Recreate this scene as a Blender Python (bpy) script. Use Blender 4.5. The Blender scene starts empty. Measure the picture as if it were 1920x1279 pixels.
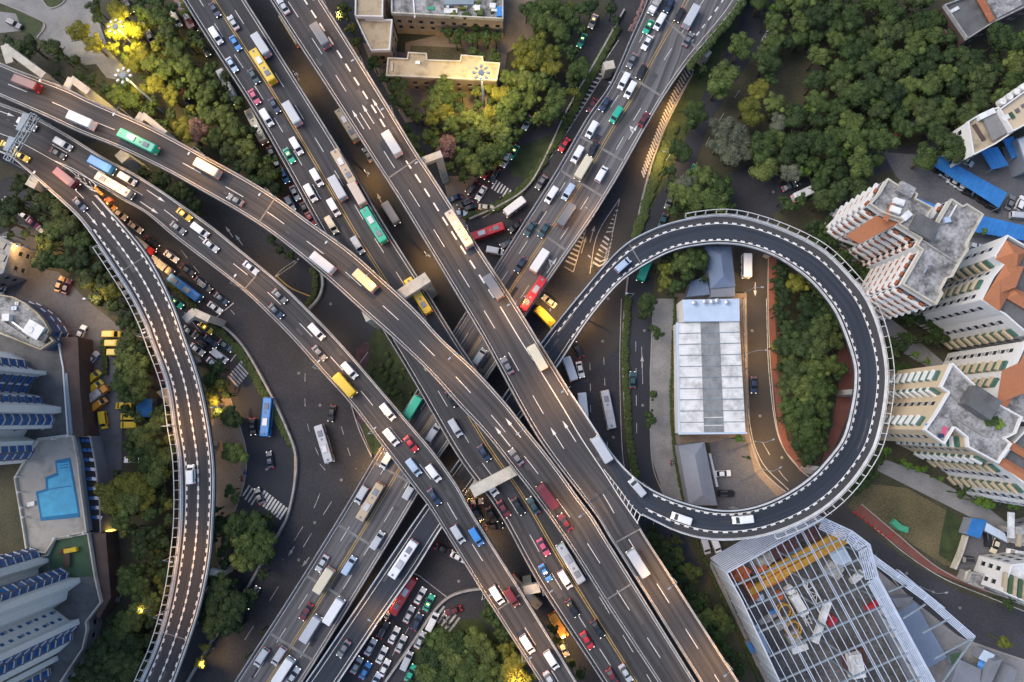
import bpy, bmesh, math, random
from mathutils import Vector
R = math.radians
random.seed(7)
scene = bpy.context.scene
COL = scene.collection

# ---------------------------------------------------------------- camera
CAM_H = 200.0
FOC = 1274.0                       # focal length in pixels of the 1920 wide photograph
TILT = math.atan(150.0/FOC)        # the drone looks almost straight down
cam_data = bpy.data.cameras.new('camera')
cam = bpy.data.objects.new('camera', cam_data); COL.objects.link(cam)
cam.location = (0, 0, CAM_H)
cam.rotation_euler = (TILT, 0, 0)
cam_data.sensor_width = 36.0
cam_data.lens = 36.0*FOC/1920.0
cam_data.clip_end = 3000
scene.camera = cam

# ---------------------------------------------------------------- light
world = bpy.data.worlds.new('World'); scene.world = world
world.use_nodes = True
wn = world.node_tree.nodes; wl = world.node_tree.links
sky = wn.new('ShaderNodeTexSky'); sky.sky_type = 'NISHITA'; sky.sun_disc = False
SUN_EL, SUN_AZ = R(50), R(-72)
sky.sun_elevation = SUN_EL; sky.sun_rotation = SUN_AZ
sky.dust_density = 2.5
wl.new(sky.outputs[0], wn['Background'].inputs[0])
wn['Background'].inputs[1].default_value = 0.15
sun_data = bpy.data.lights.new('sun', 'SUN')
sun_data.energy = 0.95; sun_data.angle = R(45); sun_data.color = (1.0, 0.93, 0.84)
sun = bpy.data.objects.new('sun', sun_data); COL.objects.link(sun)
d = Vector((math.sin(SUN_AZ)*math.cos(SUN_EL), math.cos(SUN_AZ)*math.cos(SUN_EL), math.sin(SUN_EL)))
sun.rotation_euler = d.to_track_quat('Z', 'Y').to_euler()
scene.view_settings.view_transform = 'Standard'
scene.view_settings.look = 'None'
scene.view_settings.exposure = 0.6
scene.view_settings.gamma = 1.0

# ---------------------------------------------------------------- helpers
_ct, _st = math.cos(TILT), math.sin(TILT)
def P(px, py, z=0.0):
    """the real place, at height z, that the photograph shows at px, py"""
    a = (px-960.0)/FOC; b = (639.5-py)/FOC
    dx = a; dy = b*_ct + _st; dz = b*_st - _ct
    t = (z-CAM_H)/dz
    return Vector((dx*t, dy*t, z))
def pxof(v):
    x, y, z = v[0], v[1], v[2]-CAM_H
    b = y*_ct + z*_st; c = -(-y*_st + z*_ct)
    return (960+FOC*x/c, 639.5-FOC*b/c)

def tag(o, label=None, cat=None, group=None, kind=None):
    if label: o['label'] = label
    if cat: o['category'] = cat
    if group: o['group'] = group
    if kind: o['kind'] = kind
    return o
def empty(name, loc, rz=0.0, parent=None):
    o = bpy.data.objects.new(name, None); COL.objects.link(o)
    o.location = loc; o.rotation_euler = (0, 0, rz); o.empty_display_size = 0.5
    if parent: o.parent = parent
    return o
def link(name, me, mat=None, parent=None, loc=None, rz=0.0, own=False):
    o = bpy.data.objects.new(name, me); COL.objects.link(o)
    if mat is not None:
        if own:
            if not me.materials: me.materials.append(mat)
            o.material_slots[0].link = 'OBJECT'; o.material_slots[0].material = mat
        elif not me.materials: me.materials.append(mat)
    if parent: o.parent = parent
    if loc is not None: o.location = loc
    o.rotation_euler = (0, 0, rz)
    return o

class MB:
    def __init__(s): s.v = []; s.f = []; s.uv = {}
    def add(s, vs, fs):
        n = len(s.v); s.v += [tuple(v) for v in vs]; s.f += [tuple(i+n for i in f) for f in fs]
    def box(s, c, d, rz=0.0, taper=1.0):
        cx, cy, cz = c; hx, hy, hz = d[0]/2, d[1]/2, d[2]/2
        vs = []
        for z, t in ((-hz, 1), (hz, taper)):
            for x, y in ((-hx, -hy), (hx, -hy), (hx, hy), (-hx, hy)):
                X, Y = x*t, y*t
                vs.append((cx+X*math.cos(rz)-Y*math.sin(rz), cy+X*math.sin(rz)+Y*math.cos(rz), cz+z))
        s.add(vs, [(3,2,1,0),(4,5,6,7),(0,1,5,4),(1,2,6,5),(2,3,7,6),(3,0,4,7)])
    def beam(s, a, b, w, h):
        a = Vector(a); b = Vector(b); dd = (b-a)
        if dd.length < 1e-6: return
        t = dd.normalized(); up = Vector((0,0,1))
        if abs(t.z) > .95: up = Vector((0,1,0))
        r = t.cross(up).normalized()*w/2; u = r.cross(t).normalized()*h/2
        vs = [a-r-u, a+r-u, a+r+u, a-r+u, b-r-u, b+r-u, b+r+u, b-r+u]
        s.add(vs, [(0,1,2,3),(7,6,5,4),(4,5,1,0),(5,6,2,1),(6,7,3,2),(7,4,0,3)])
    def tube(s, a, b, r0, r1=None, n=8):
        if r1 is None: r1 = r0
        a = Vector(a); b = Vector(b); t = (b-a).normalized()
        up = Vector((0,0,1)) if abs(t.z) < .9 else Vector((1,0,0))
        x = t.cross(up).normalized(); y = t.cross(x).normalized()
        vs = []
        for p, r in ((a, r0), (b, r1)):
            for i in range(n):
                q = 2*math.pi*i/n; vs.append(p + x*math.cos(q)*r + y*math.sin(q)*r)
        fs = [(i, i+n, (i+1)%n+n, (i+1)%n) for i in range(n)]
        fs += [tuple(range(n)), tuple(range(2*n-1, n-1, -1))]
        s.add(vs, fs)
    def prism(s, poly, z0, z1):
        """poly: list of (x,y); vertical sided block"""
        n = len(poly)
        ar = sum(poly[i][0]*poly[(i+1)%n][1]-poly[(i+1)%n][0]*poly[i][1] for i in range(n))
        if ar < 0: poly = poly[::-1]
        vs = [(p[0], p[1], z0) for p in poly] + [(p[0], p[1], z1) for p in poly]
        fs = [tuple(range(n-1, -1, -1)), tuple(range(n, 2*n))]
        fs += [(i, (i+1)%n, (i+1)%n+n, i+n) for i in range(n)]
        s.add(vs, fs)
    def sheet(s, pts):
        n = len(pts)
        ar = sum(pts[i][0]*pts[(i+1)%n][1]-pts[(i+1)%n][0]*pts[i][1] for i in range(n))
        if ar < 0: pts = pts[::-1]
        s.add(pts, [tuple(range(n))])
    def quad(s, a, b, c, d): s.add([a,b,c,d], [(0,1,2,3)])
    def loft(s, rings):
        n = len(rings[0]); vs = [p for r in rings for p in r]; fs = []
        for k in range(len(rings)-1):
            for i in range(n):
                j = (i+1) % n
                fs.append((k*n+i, k*n+j, (k+1)*n+j, (k+1)*n+i))
        fs.append(tuple(range(n-1, -1, -1))); m = (len(rings)-1)*n
        fs.append(tuple(range(m, m+n)))
        s.add(vs, fs)
    def ico(s, c, r, sub=1, squash=1.0, jit=0.0):
        bm = bmesh.new(); bmesh.ops.create_icosphere(bm, subdivisions=sub, radius=1.0)
        vs = []
        for v in bm.verts:
            k = r*(1+random.uniform(-jit, jit)); vs.append((c[0]+v.co.x*k, c[1]+v.co.y*k, c[2]+v.co.z*k*squash))
        fs = [tuple(v.index for v in f.verts) for f in bm.faces]; bm.free(); s.add(vs, fs)
    def mesh(s, name, mat=None, smooth=False):
        me = bpy.data.meshes.new(name); me.from_pydata(s.v, [], s.f)
        if mat: me.materials.append(mat)
        if s.uv:
            uvl = me.uv_layers.new(name='UVMap')
            for l in me.loops: uvl.data[l.index].uv = s.uv.get(l.vertex_index, (0, 0))
        if smooth:
            for p in me.polygons: p.use_smooth = True
        me.update(); return me
    def build(s, name, mat, parent=None, smooth=False):
        return link(name, s.mesh(name, mat, smooth), None, parent)

# ---------------------------------------------------------------- materials
def mat(name, c, rough=0.8, vary=0.15, scale=0.4, fine=6.0, metal=0.0, emit=0.0, rand=0.0, c2=None, spec=0.5, bump=0.0, stain=0.0, stainscale=0.15):
    m = bpy.data.materials.new(name); m.use_nodes = True
    nt = m.node_tree; N = nt.nodes; L = nt.links
    b = N['Principled BSDF']; b.inputs['Roughness'].default_value = rough; b.inputs['Metallic'].default_value = metal
    b.inputs['Specular IOR Level'].default_value = spec
    if emit:
        b.inputs['Base Color'].default_value = (*c, 1)
        b.inputs['Emission Color'].default_value = (*c, 1); b.inputs['Emission Strength'].default_value = emit
        return m
    tc = N.new('ShaderNodeTexCoord')
    n1 = N.new('ShaderNodeTexNoise'); n1.inputs['Scale'].default_value = scale; n1.inputs['Detail'].default_value = 5
    n2 = N.new('ShaderNodeTexNoise'); n2.inputs['Scale'].default_value = fine; n2.inputs['Detail'].default_value = 3
    L.new(tc.outputs['Object'], n1.inputs['Vector']); L.new(tc.outputs['Object'], n2.inputs['Vector'])
    ad = N.new('ShaderNodeMath'); ad.operation = 'ADD'; L.new(n1.outputs[0], ad.inputs[0]); L.new(n2.outputs[0], ad.inputs[1])
    mr = N.new('ShaderNodeMapRange'); mr.inputs['From Min'].default_value = 0.7; mr.inputs['From Max'].default_value = 1.3
    L.new(ad.outputs[0], mr.inputs['Value'])
    mx = N.new('ShaderNodeMix'); mx.data_type = 'RGBA'
    lo = tuple(x*(1-vary) for x in c); hi = c2 if c2 else tuple(min(1, x*(1+vary)) for x in c)
    mx.inputs['A'].default_value = (*lo, 1); mx.inputs['B'].default_value = (*hi, 1)
    L.new(mr.outputs[0], mx.inputs['Factor'])
    out = mx.outputs['Result']
    if stain:
        n3 = N.new('ShaderNodeTexNoise'); n3.inputs['Scale'].default_value = stainscale; n3.inputs['Detail'].default_value = 8; n3.inputs['Roughness'].default_value = 0.65
        L.new(tc.outputs['Object'], n3.inputs['Vector'])
        m3 = N.new('ShaderNodeMapRange'); m3.inputs['From Min'].default_value = .48; m3.inputs['From Max'].default_value = .66
        m3.inputs['To Max'].default_value = stain
        L.new(n3.outputs[0], m3.inputs['Value'])
        k = N.new('ShaderNodeMix'); k.data_type = 'RGBA'; k.inputs['B'].default_value = (c[0]*.25, c[1]*.25, c[2]*.24, 1)
        L.new(m3.outputs[0], k.inputs['Factor']); L.new(out, k.inputs['A']); out = k.outputs['Result']
    if rand:
        oi = N.new('ShaderNodeObjectInfo')
        hs = N.new('ShaderNodeHueSaturation')
        r1 = N.new('ShaderNodeMapRange'); r1.inputs['To Min'].default_value = 1-rand; r1.inputs['To Max'].default_value = 1+rand
        L.new(oi.outputs['Random'], r1.inputs['Value']); L.new(r1.outputs[0], hs.inputs['Value'])
        r2 = N.new('ShaderNodeMapRange'); r2.inputs['To Min'].default_value = .5+rand*.06; r2.inputs['To Max'].default_value = .5-rand*.06
        L.new(oi.outputs['Random'], r2.inputs['Value']); L.new(r2.outputs[0], hs.inputs['Hue'])
        L.new(out, hs.inputs['Color']); out = hs.outputs[0]
    L.new(out, b.inputs['Base Color'])
    if bump:
        bp = N.new('ShaderNodeBump'); bp.inputs['Strength'].default_value = bump; bp.inputs['Distance'].default_value = .1
        L.new(n2.outputs[0], bp.inputs['Height']); L.new(bp.outputs[0], b.inputs['Normal'])
    return m

def deck_mat(name, c, wear=0.35):
    """asphalt with wheel tracks and drips running along the road (UV: across, along in metres)"""
    m = mat(name, c, rough=0.82, vary=0.12, scale=0.08, fine=3.0, spec=0.35)
    nt = m.node_tree; N = nt.nodes; L = nt.links; b = N['Principled BSDF']
    src = b.inputs['Base Color'].links[0].from_socket
    uv = N.new('ShaderNodeUVMap'); mp = N.new('ShaderNodeMapping')
    mp.inputs['Scale'].default_value = (1.1, 0.012, 1)
    L.new(uv.outputs[0], mp.inputs['Vector'])
    n = N.new('ShaderNodeTexNoise'); n.inputs['Scale'].default_value = 1.0; n.inputs['Detail'].default_value = 4
    L.new(mp.outputs[0], n.inputs['Vector'])
    r = N.new('ShaderNodeMapRange'); r.inputs['From Min'].default_value = .35; r.inputs['From Max'].default_value = .65
    r.inputs['To Min'].default_value = 1-wear*.6; r.inputs['To Max'].default_value = 1+wear
    L.new(n.outputs[0], r.inputs['Value'])
    h = N.new('ShaderNodeHueSaturation'); L.new(src, h.inputs['Color']); L.new(r.outputs[0], h.inputs['Value'])
    L.new(h.outputs[0], b.inputs['Base Color'])
    return m

M = {}
M['deck_grey'] = deck_mat('deck_asphalt', (.050, .050, .054), .42)
M['deck_light'] = deck_mat('deck_worn_asphalt', (.105, .10, .102), .6)
M['deck_dark'] = deck_mat('deck_new_asphalt', (.030, .036, .050), .3)
M['deck_brown'] = deck_mat('deck_ramp_asphalt', (.039, .038, .041), .4)
M['shoulder'] = mat('shoulder_concrete', (.15, .15, .15), vary=.25, scale=.1)
M['asphalt'] = mat('asphalt', (.045, .045, .051), rough=.85, vary=.3, scale=.06, fine=1.5, spec=.3, stain=.35, stainscale=.05)
M['asphalt_lamp_tint'] = mat('asphalt_lamp_tint', (.054, .049, .046), rough=.85, vary=.25, scale=.06, spec=.3, stain=.3, stainscale=.05)  # asphalt with the brown cast of sodium lamp light painted into its colour
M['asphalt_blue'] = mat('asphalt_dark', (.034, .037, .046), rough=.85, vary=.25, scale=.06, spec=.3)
M['concrete'] = mat('concrete', (.33, .315, .30), vary=.3, scale=.3, stain=.45, stainscale=.25)
M['barrier'] = mat('barrier_concrete', (.36, .34, .325), vary=.3, scale=.5, fine=2.5, stain=.3, stainscale=.4)
M['barrier_white'] = mat('barrier_white', (.60, .60, .60), vary=.2, scale=.5, stain=.3, stainscale=.4)
M['cap'] = mat('cap_concrete', (.52, .48, .40), vary=.15, scale=.4, stain=.35, stainscale=.3)
M['paint'] = mat('road_paint', (.68, .66, .62), vary=.2, scale=.7, rough=.6)
M['paint_y'] = mat('road_paint_yellow', (.46, .29, .065), vary=.25, scale=.7, rough=.6)
M['paint_worn'] = mat('road_paint_worn', (.42, .41, .40), vary=.5, scale=.7, rough=.7)
M['joint'] = mat('joint_steel', (.20, .19, .18), vary=.3, scale=.6)
M['paving'] = mat('paving', (.23, .225, .22), vary=.2, scale=.15, fine=2.0, stain=.4, stainscale=.12)
M['paving_brown'] = mat('paving_brown', (.22, .165, .12), vary=.25, scale=.15, fine=2.0, stain=.3, stainscale=.1)
M['paving_red'] = mat('paving_red', (.17, .06, .045), vary=.25, scale=.3, fine=3)
M['paving_dark'] = mat('paving_dark', (.12, .118, .125), vary=.25, scale=.1, fine=1.5, stain=.5, stainscale=.1)
M['kerb'] = mat('kerb_stone', (.30, .28, .26), vary=.2)
M['soil'] = mat('soil_and_grass', (.035, .037, .018), vary=.5, scale=.12, fine=2.0, c2=(.075, .068, .035))
M['lawn'] = mat('lawn', (.022, .043, .010), vary=.5, scale=.25, fine=3, c2=(.055, .078, .018), stain=.5, stainscale=.2)
M['lawn_dry'] = mat('dry_lawn', (.07, .07, .025), vary=.5, scale=.08, fine=2, c2=(.16, .125, .06))
M['hedge'] = mat('hedge', (.03, .055, .012), vary=.5, scale=2.5, fine=9, c2=(.075, .11, .02))
M['leaf_mid'] = mat('leaf_mid', (.046, .076, .019), vary=.55, scale=1.2, fine=7, rand=.42, rough=.65, c2=(.105, .150, .036), spec=.25)
M['leaf_dark'] = mat('leaf_dark', (.026, .048, .016), vary=.5, scale=1.2, fine=7, rand=.42, rough=.65, c2=(.068, .10, .028), spec=.25)
M['leaf_yellow'] = mat('leaf_yellow', (.11, .125, .018), vary=.5, scale=1.2, fine=7, rand=.2, rough=.65, c2=(.20, .20, .03), spec=.25)  # yellow-green leaves; beside lamps this yellow stands in for lamp glow on the crowns
M['leaf_grey'] = mat('leaf_grey', (.085, .10, .06), vary=.4, scale=1.2, fine=7, rand=.12, rough=.7, c2=(.17, .185, .12), spec=.25)
M['leaf_pink'] = mat('leaf_blossom', (.10, .10, .04), vary=.5, scale=2.2, fine=7, rand=.1, rough=.7, c2=(.36, .19, .20), spec=.25)
M['leaf_bright'] = mat('leaf_bright', (.085, .15, .018), vary=.5, scale=1.2, fine=7, rand=.2, rough=.6, c2=(.16, .26, .035), spec=.25)
M['bark'] = mat('bark', (.09, .065, .045), vary=.3, scale=3)
M['glass'] = mat('dark_glass', (.02, .025, .03), rough=.12, vary=.3)
M['glass_blue'] = mat('blue_glass', (.03, .11, .30), rough=.15, vary=.5, scale=.9)
M['tyre'] = mat('tyre', (.02, .02, .02), rough=.9)
M['chrome'] = mat('light_metal', (.5, .5, .52), rough=.35, metal=.5)
M['head'] = mat('headlight_lit', (1.0, .93, .75), emit=1.8)
M['tail'] = mat('tail_light_lit', (1.0, .03, .04), emit=1.2)
M['steel'] = mat('white_steel', (.46, .52, .62), vary=.12, scale=.5, rough=.45)
M['steel_dark'] = mat('grey_steel', (.22, .27, .31), vary=.2, scale=.5, rough=.5)
M['lampglow'] = mat('sodium_lamp', (1.0, .55, .13), emit=5.0)
M['whitewall'] = mat('white_wall', (.72, .71, .69), vary=.1, scale=.3, stain=.18, stainscale=.3)
M['creamwall'] = mat('cream_wall', (.55, .44, .30), vary=.1, scale=.3, stain=.12, stainscale=.3)
M['tanwall'] = mat('tan_wall', (.33, .25, .18), vary=.2, scale=.4, stain=.3, stainscale=.3)
M['greywall'] = mat('grey_wall', (.22, .24, .28), vary=.15, scale=.3)
M['bluewall'] = mat('blue_grey_tile', (.11, .11, .17), vary=.15, scale=.5)
M['orange'] = mat('orange_tile', (.40, .155, .07), vary=.18, scale=.3, fine=3, stain=.2, stainscale=.3)
M['brownpanel'] = mat('terracotta_panel', (.33, .11, .05), vary=.25, scale=1.0)
M['roof_conc'] = mat('roof_concrete', (.30, .295, .29), vary=.5, scale=.35, fine=1.5, stain=.95, stainscale=.3)
M['terrace'] = mat('terrace_stone', (.38, .355, .32), vary=.15, scale=.2, stain=.5, stainscale=.2)
M['greenglass'] = mat('green_glazing', (.05, .13, .10), rough=.3, vary=.4, scale=.8)
M['sitefloor'] = mat('site_floor', (.10, .095, .09), vary=.5, scale=.15, fine=1.2, stain=.6, stainscale=.12)
M['flowerbed'] = mat('flower_bed', (.05, .03, .04), vary=.5, scale=.8, c2=(.10, .05, .07))
M['roof_dark'] = mat('roof_felt', (.12, .12, .12), vary=.3, scale=.25, stain=.5, stainscale=.2)
M['roof_cream'] = mat('roof_cream', (.44, .36, .24), vary=.15, scale=.3, stain=.6, stainscale=.3)
M['roof_white'] = mat('roof_white', (.74, .74, .72), vary=.14, scale=.4, stain=.55, stainscale=.22, rough=.5)
M['roof_bluewhite'] = mat('roof_bluewhite', (.50, .60, .72), vary=.08, scale=.4, rough=.5)
M['roof_bluegrey'] = mat('roof_bluegrey', (.15, .20, .29), vary=.2, scale=.3, stain=.3)
M['roof_slate'] = mat('roof_slate', (.21, .225, .26), vary=.15, scale=.3, stain=.35)
M['roof_blue'] = mat('roof_blue', (.03, .19, .50), vary=.2, scale=.4, stain=.2)
M['roof_maroon'] = mat('roof_maroon', (.10, .045, .04), vary=.25, scale=.4, stain=.3)
M['roof_brown'] = mat('roof_brown', (.085, .055, .045), vary=.3, scale=.4, stain=.3)
M['pool'] = mat('pool_water', (.035, .34, .56), vary=.2, scale=.4, rough=.35, spec=.2)
M['patch'] = mat('asphalt_patch', (.034, .033, .035), vary=.3, scale=.5)
M['patch_light'] = mat('asphalt_patch_old', (.075, .072, .072), vary=.3, scale=.5)
M['pooltile'] = mat('pool_tile', (.02, .17, .34), vary=.1)
M['court'] = mat('green_court', (.045, .095, .05), vary=.15)
M['green'] = mat('green_sheet', (.05, .30, .17), vary=.2)
M['crane_orange'] = mat('orange_steel', (.50, .13, .04), vary=.25, scale=1)
M['crane_yellow'] = mat('yellow_steel', (.52, .28, .04), vary=.25, scale=1)
M['clutter'] = mat('tarpaulin', (.35, .34, .32), vary=.5, scale=.8)
CARCOL = {'white':(.78,.78,.78),'silver':(.48,.50,.53),'grey':(.17,.175,.19),'black':(.02,.02,.024),'dark blue':(.025,.045,.10),
 'blue':(.05,.25,.62),'red':(.50,.03,.04),'maroon':(.14,.025,.035),'yellow':(.70,.48,.03),'orange':(.62,.27,.03),'green':(.03,.42,.27),
 'beige':(.55,.46,.38),'pink':(.55,.10,.18),'tan':(.5,.38,.25),'pale blue':(.42,.52,.66),'cream':(.68,.60,.44),'dark teal':(.03,.08,.10)}
for k, c in CARCOL.items():
    M['car_'+k] = mat('car_paint_'+k.replace(' ', '_'), c, rough=.28, vary=.04, scale=1.0, spec=.6)
# ================================================================ roads
def cr(pts, step=10.0):
    """smooth a pixel polyline into evenly spaced points (Catmull-Rom)"""
    pts = [tuple(p) for p in pts]
    q = [tuple(2*pts[0][i]-pts[1][i] for i in range(len(pts[0])))] + pts + [tuple(2*pts[-1][i]-pts[-2][i] for i in range(len(pts[0])))]
    out = []
    for k in range(1, len(q)-2):
        p0, p1, p2, p3 = q[k-1], q[k], q[k+1], q[k+2]
        n = max(1, int(math.hypot(p2[0]-p1[0], p2[1]-p1[1])/step))
        for j in range(n):
            t = j/n
            out.append(tuple(.5*((2*p1[i])+(-p0[i]+p2[i])*t+(2*p0[i]-5*p1[i]+4*p2[i]-p3[i])*t*t+(-p0[i]+3*p1[i]-3*p2[i]+p3[i])*t**3) for i in range(len(p1))))
    out.append(pts[-1])
    # even spacing
    res = [out[0]]; acc = 0
    for a, b in zip(out, out[1:]):
        L = math.hypot(b[0]-a[0], b[1]-a[1])
        while acc + L >= step and L > 1e-9:
            t = (step-acc)/L
            a = tuple(a[i]+(b[i]-a[i])*t for i in range(len(a))); res.append(a)
            L = math.hypot(b[0]-a[0], b[1]-a[1]); acc = 0
        acc += L
    if math.hypot(res[-1][0]-out[-1][0], res[-1][1]-out[-1][1]) > step*.3: res.append(out[-1])
    return res

class Deck:
    def __init__(s, left, right, zs):
        """left,right: pixel edges; zs: list of (fraction, z)"""
        L = cr(left, 8); Rr = cr(right, 2)
        n = len(L); s.A = []; s.B = []; j = 0
        for i, p in enumerate(L):
            best = min(range(j, min(len(Rr), j+60)), key=lambda k: (Rr[k][0]-p[0])**2+(Rr[k][1]-p[1])**2)
            if i == 0: best = 0
            if i == n-1: best = len(Rr)-1
            j = best; f = i/(n-1)
            z = zs[-1][1]
            for (f0, z0), (f1, z1) in zip(zs, zs[1:]):
                if f0 <= f <= f1:
                    t = (f-f0)/(f1-f0); t = t*t*(3-2*t); z = z0+(z1-z0)*t; break
            s.A.append(P(p[0], p[1], z)); s.B.append(P(Rr[best][0], Rr[best][1], z))
        for arr in (s.A, s.B):
            for _ in range(2):
                arr[1:-1] = [(arr[k-1]+arr[k]*2+arr[k+1])/4 for k in range(1, len(arr)-1)]
        s.C = [(a+b)/2 for a, b in zip(s.A, s.B)]
        s.S = [0.0]
        for a, b in zip(s.C, s.C[1:]): s.S.append(s.S[-1]+(b-a).length)
    def at(s, sv, u, dz=0.0):
        sv = max(0, min(s.S[-1]-1e-4, sv)); k = 0
        lo, hi = 0, len(s.S)-1
        while hi-lo > 1:
            m = (lo+hi)//2
            if s.S[m] <= sv: lo = m
            else: hi = m
        k = lo; t = (sv-s.S[k])/max(1e-6, s.S[k+1]-s.S[k])
        a = s.A[k].lerp(s.A[k+1], t); b = s.B[k].lerp(s.B[k+1], t)
        v = a.lerp(b, u); v.z += dz; return v
    def tangent(s, sv):
        a = s.at(sv-1.5, .5); b = s.at(sv+1.5, .5); return (b-a).normalized()
    def find(s, px, py, dz=0.0):
        """station and offset of the deck point seen at a pixel"""
        best = None
        for k in range(len(s.C)-1):
            v = P(px, py, s.C[k].z+dz); d = (Vector((v.x, v.y, 0))-Vector((s.C[k].x, s.C[k].y, 0))).length
            if best is None or d < best[0]: best = (d, k, v)
        k = best[1]; sv = s.S[k]
        t = s.tangent(sv); sv += (best[2]-s.C[k]).dot(t)
        a = s.at(sv, 0); b = s.at(sv, 1)
        u = (best[2]-a).dot(b-a)/(b-a).length_squared
        return sv, u
    def width(s, sv): return (s.at(sv, 1)-s.at(sv, 0)).length

def build_deck(D, m, parent, thick=1.5):
    mb = MB(); n = len(D.C)
    for k in range(n):
        a, b = D.A[k], D.B[k]; ac = (b-a).normalized(); w = (b-a).length
        i0 = min(w*.22, 2.2)
        vs = [a, b, b+Vector((0,0,-.5)), b-ac*i0+Vector((0,0,-thick)), a+ac*i0+Vector((0,0,-thick)), a+Vector((0,0,-.5))]
        base = len(mb.v); mb.v += [tuple(v) for v in vs]
        mb.uv[base] = (0, D.S[k]); mb.uv[base+1] = (w, D.S[k])
        for q in range(2, 6): mb.uv[base+q] = (w*.5, D.S[k])
    for k in range(n-1):
        o = k*6; p = o+6
        for i in range(6):
            j = (i+1) % 6
            mb.f.append((o+i, o+j, p+j, p+i)[::-1] if False else (o+i, o+j, p+j, p+i))
    mb.f.append((5,4,3,2,1,0)); o = (n-1)*6; mb.f.append(tuple(range(o, o+6)))
    return mb.build('deck', m, parent)

def strip_along(D, u0, u1, s0, s1, dz, mb, off=0.0, step=2.5):
    """painted strip / shoulder between offsets; u in fraction, off in metres"""
    n = max(1, int((s1-s0)/step)); prev = None
    for k in range(n+1):
        sv = s0+(s1-s0)*k/n
        a = D.at(sv, u0, dz); b = D.at(sv, u1, dz)
        if prev: mb.quad(prev[0], prev[1], b, a)
        prev = (a, b)
def line_along(D, u, w, s0, s1, mb, dz=.012, step=2.5):
    n = max(1, int((s1-s0)/step)); prev = None
    for k in range(n+1):
        sv = s0+(s1-s0)*k/n
        c = D.at(sv, u, dz); ac = (D.at(sv, 1)-D.at(sv, 0)).normalized()
        a, b = c-ac*w/2, c+ac*w/2
        if prev: mb.quad(prev[0], prev[1], b, a)
        prev = (a, b)
def dashes(D, u, w, L, gap, mb, s0=0, s1=None, ph=0.0, dz=.012):
    s1 = s1 or D.S[-1]; sv = s0+ph
    while sv+L < s1:
        line_along(D, u, w, sv, sv+L, mb, dz, 2.5); sv += L+gap
def side_barrier(D, side, parent, m, s0=0, s1=None, h=.95, w=.34, inset=.15, name='barrier'):
    s1 = s1 if s1 is not None else D.S[-1]; n = max(2, int((s1-s0)/2.5)); rings = []
    for k in range(n+1):
        sv = s0+(s1-s0)*k/n
        a = D.at(sv, 0); b = D.at(sv, 1); ac = (b-a).normalized()
        if side: a, ac = b, -ac
        c = a+ac*inset
        rings.append([c+Vector((0,0,-.35)), c+ac*(w+.12)+Vector((0,0,-.02)), c+ac*w+Vector((0,0,.3)), c+ac*(w-.08)+Vector((0,0,h)), c+ac*.06+Vector((0,0,h))])
    mb = MB(); mb.loft(rings)
    return mb.build(name, m, parent)
def ladder_rail(D, side, parent, s0, s1, out=1.15, rung=2.6):
    """steel ladder-like frame bracketed off the outside of the parapet"""
    mb = MB(); n = int((s1-s0)/rung); prev = None
    for k in range(n+1):
        sv = s0+(s1-s0)*k/n
        a = D.at(sv, 0); b = D.at(sv, 1); ac = (b-a).normalized()
        if side: a, ac = b, -ac
        i = a+Vector((0,0,.95)); o = a-ac*out+Vector((0,0,1.5)); lo = a-ac*out*.4+Vector((0,0,-.3))
        mb.beam(i, o, .12, .12); mb.beam(lo, o, .08, .08)
        if prev:
            mb.beam(prev[0], o, .17, .16); mb.beam(prev[1], i, .1, .1)
        prev = (o, i)
    return mb.build('railing', M['barrier_white'], parent)
def arrow(D, px, py, parent_mb, back=False, L=6.5, kind='s'):
    sv, u = D.find(px, py); t = D.tangent(sv); c = D.at(sv, u, .016)
    if back: t = -t
    r = Vector((t.y, -t.x, 0)).normalized()
    h = L/2
    parent_mb.quad(c-t*h-r*.10, c-t*h+r*.10, c+t*(h-2.2)+r*.10, c+t*(h-2.2)-r*.10)
    parent_mb.add([c+t*(h-2.2)-r*.42, c+t*(h-2.2)+r*.42, c+t*h], [(0,1,2)])
    if kind == 'r':
        e = c-t*(h-2.2)
        parent_mb.quad(e-r*.1, e+r*1.0+t*.8, e+r*1.0+t*1.1, e+t*.45)
        parent_mb.add([e+r*.8+t*.3, e+r*1.9+t*1.6, e+r*.5+t*1.7], [(0,1,2)])
    if kind == 'l':
        e = c-t*(h-2.2)
        parent_mb.quad(e-r*.1, e-r*1.0+t*.8, e-r*1.0+t*1.1, e+t*.45)
        parent_mb.add([e-r*.8+t*.3, e-r*1.9+t*1.6, e-r*.5+t*1.7], [(0,1,2)])
def pline(pts, z, w, mb, dash=None, dz=.012, smooth=True):
    """painted line through pixel points at height z (number or Deck)"""
    q = cr(pts, 6) if smooth and len(pts) > 2 else [tuple(p) for p in pts]
    W = [P(x, y, z+dz) for x, y in q]
    S = [0]
    for a, b in zip(W, W[1:]): S.append(S[-1]+(b-a).length)
    def pt(s):
        for k in range(len(S)-1):
            if s <= S[k+1]+1e-9: return W[k].lerp(W[k+1], (s-S[k])/max(1e-6, S[k+1]-S[k])), (W[k+1]-W[k]).normalized()
        return W[-1], (W[-1]-W[-2]).normalized()
    segs = []
    if dash:
        s = 0
        while s < S[-1]: segs.append((s, min(S[-1], s+dash[0]))); s += dash[0]+dash[1]
    else: segs = [(0, S[-1])]
    for s0, s1 in segs:
        n = max(1, int((s1-s0)/2.0)); prev = None
        for k in range(n+1):
            c, t = pt(s0+(s1-s0)*k/n); r = Vector((t.y, -t.x, 0)).normalized()*w/2
            if prev: mb.quad(prev[0], prev[1], c+r, c-r)
            prev = (c-r, c+r)
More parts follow.
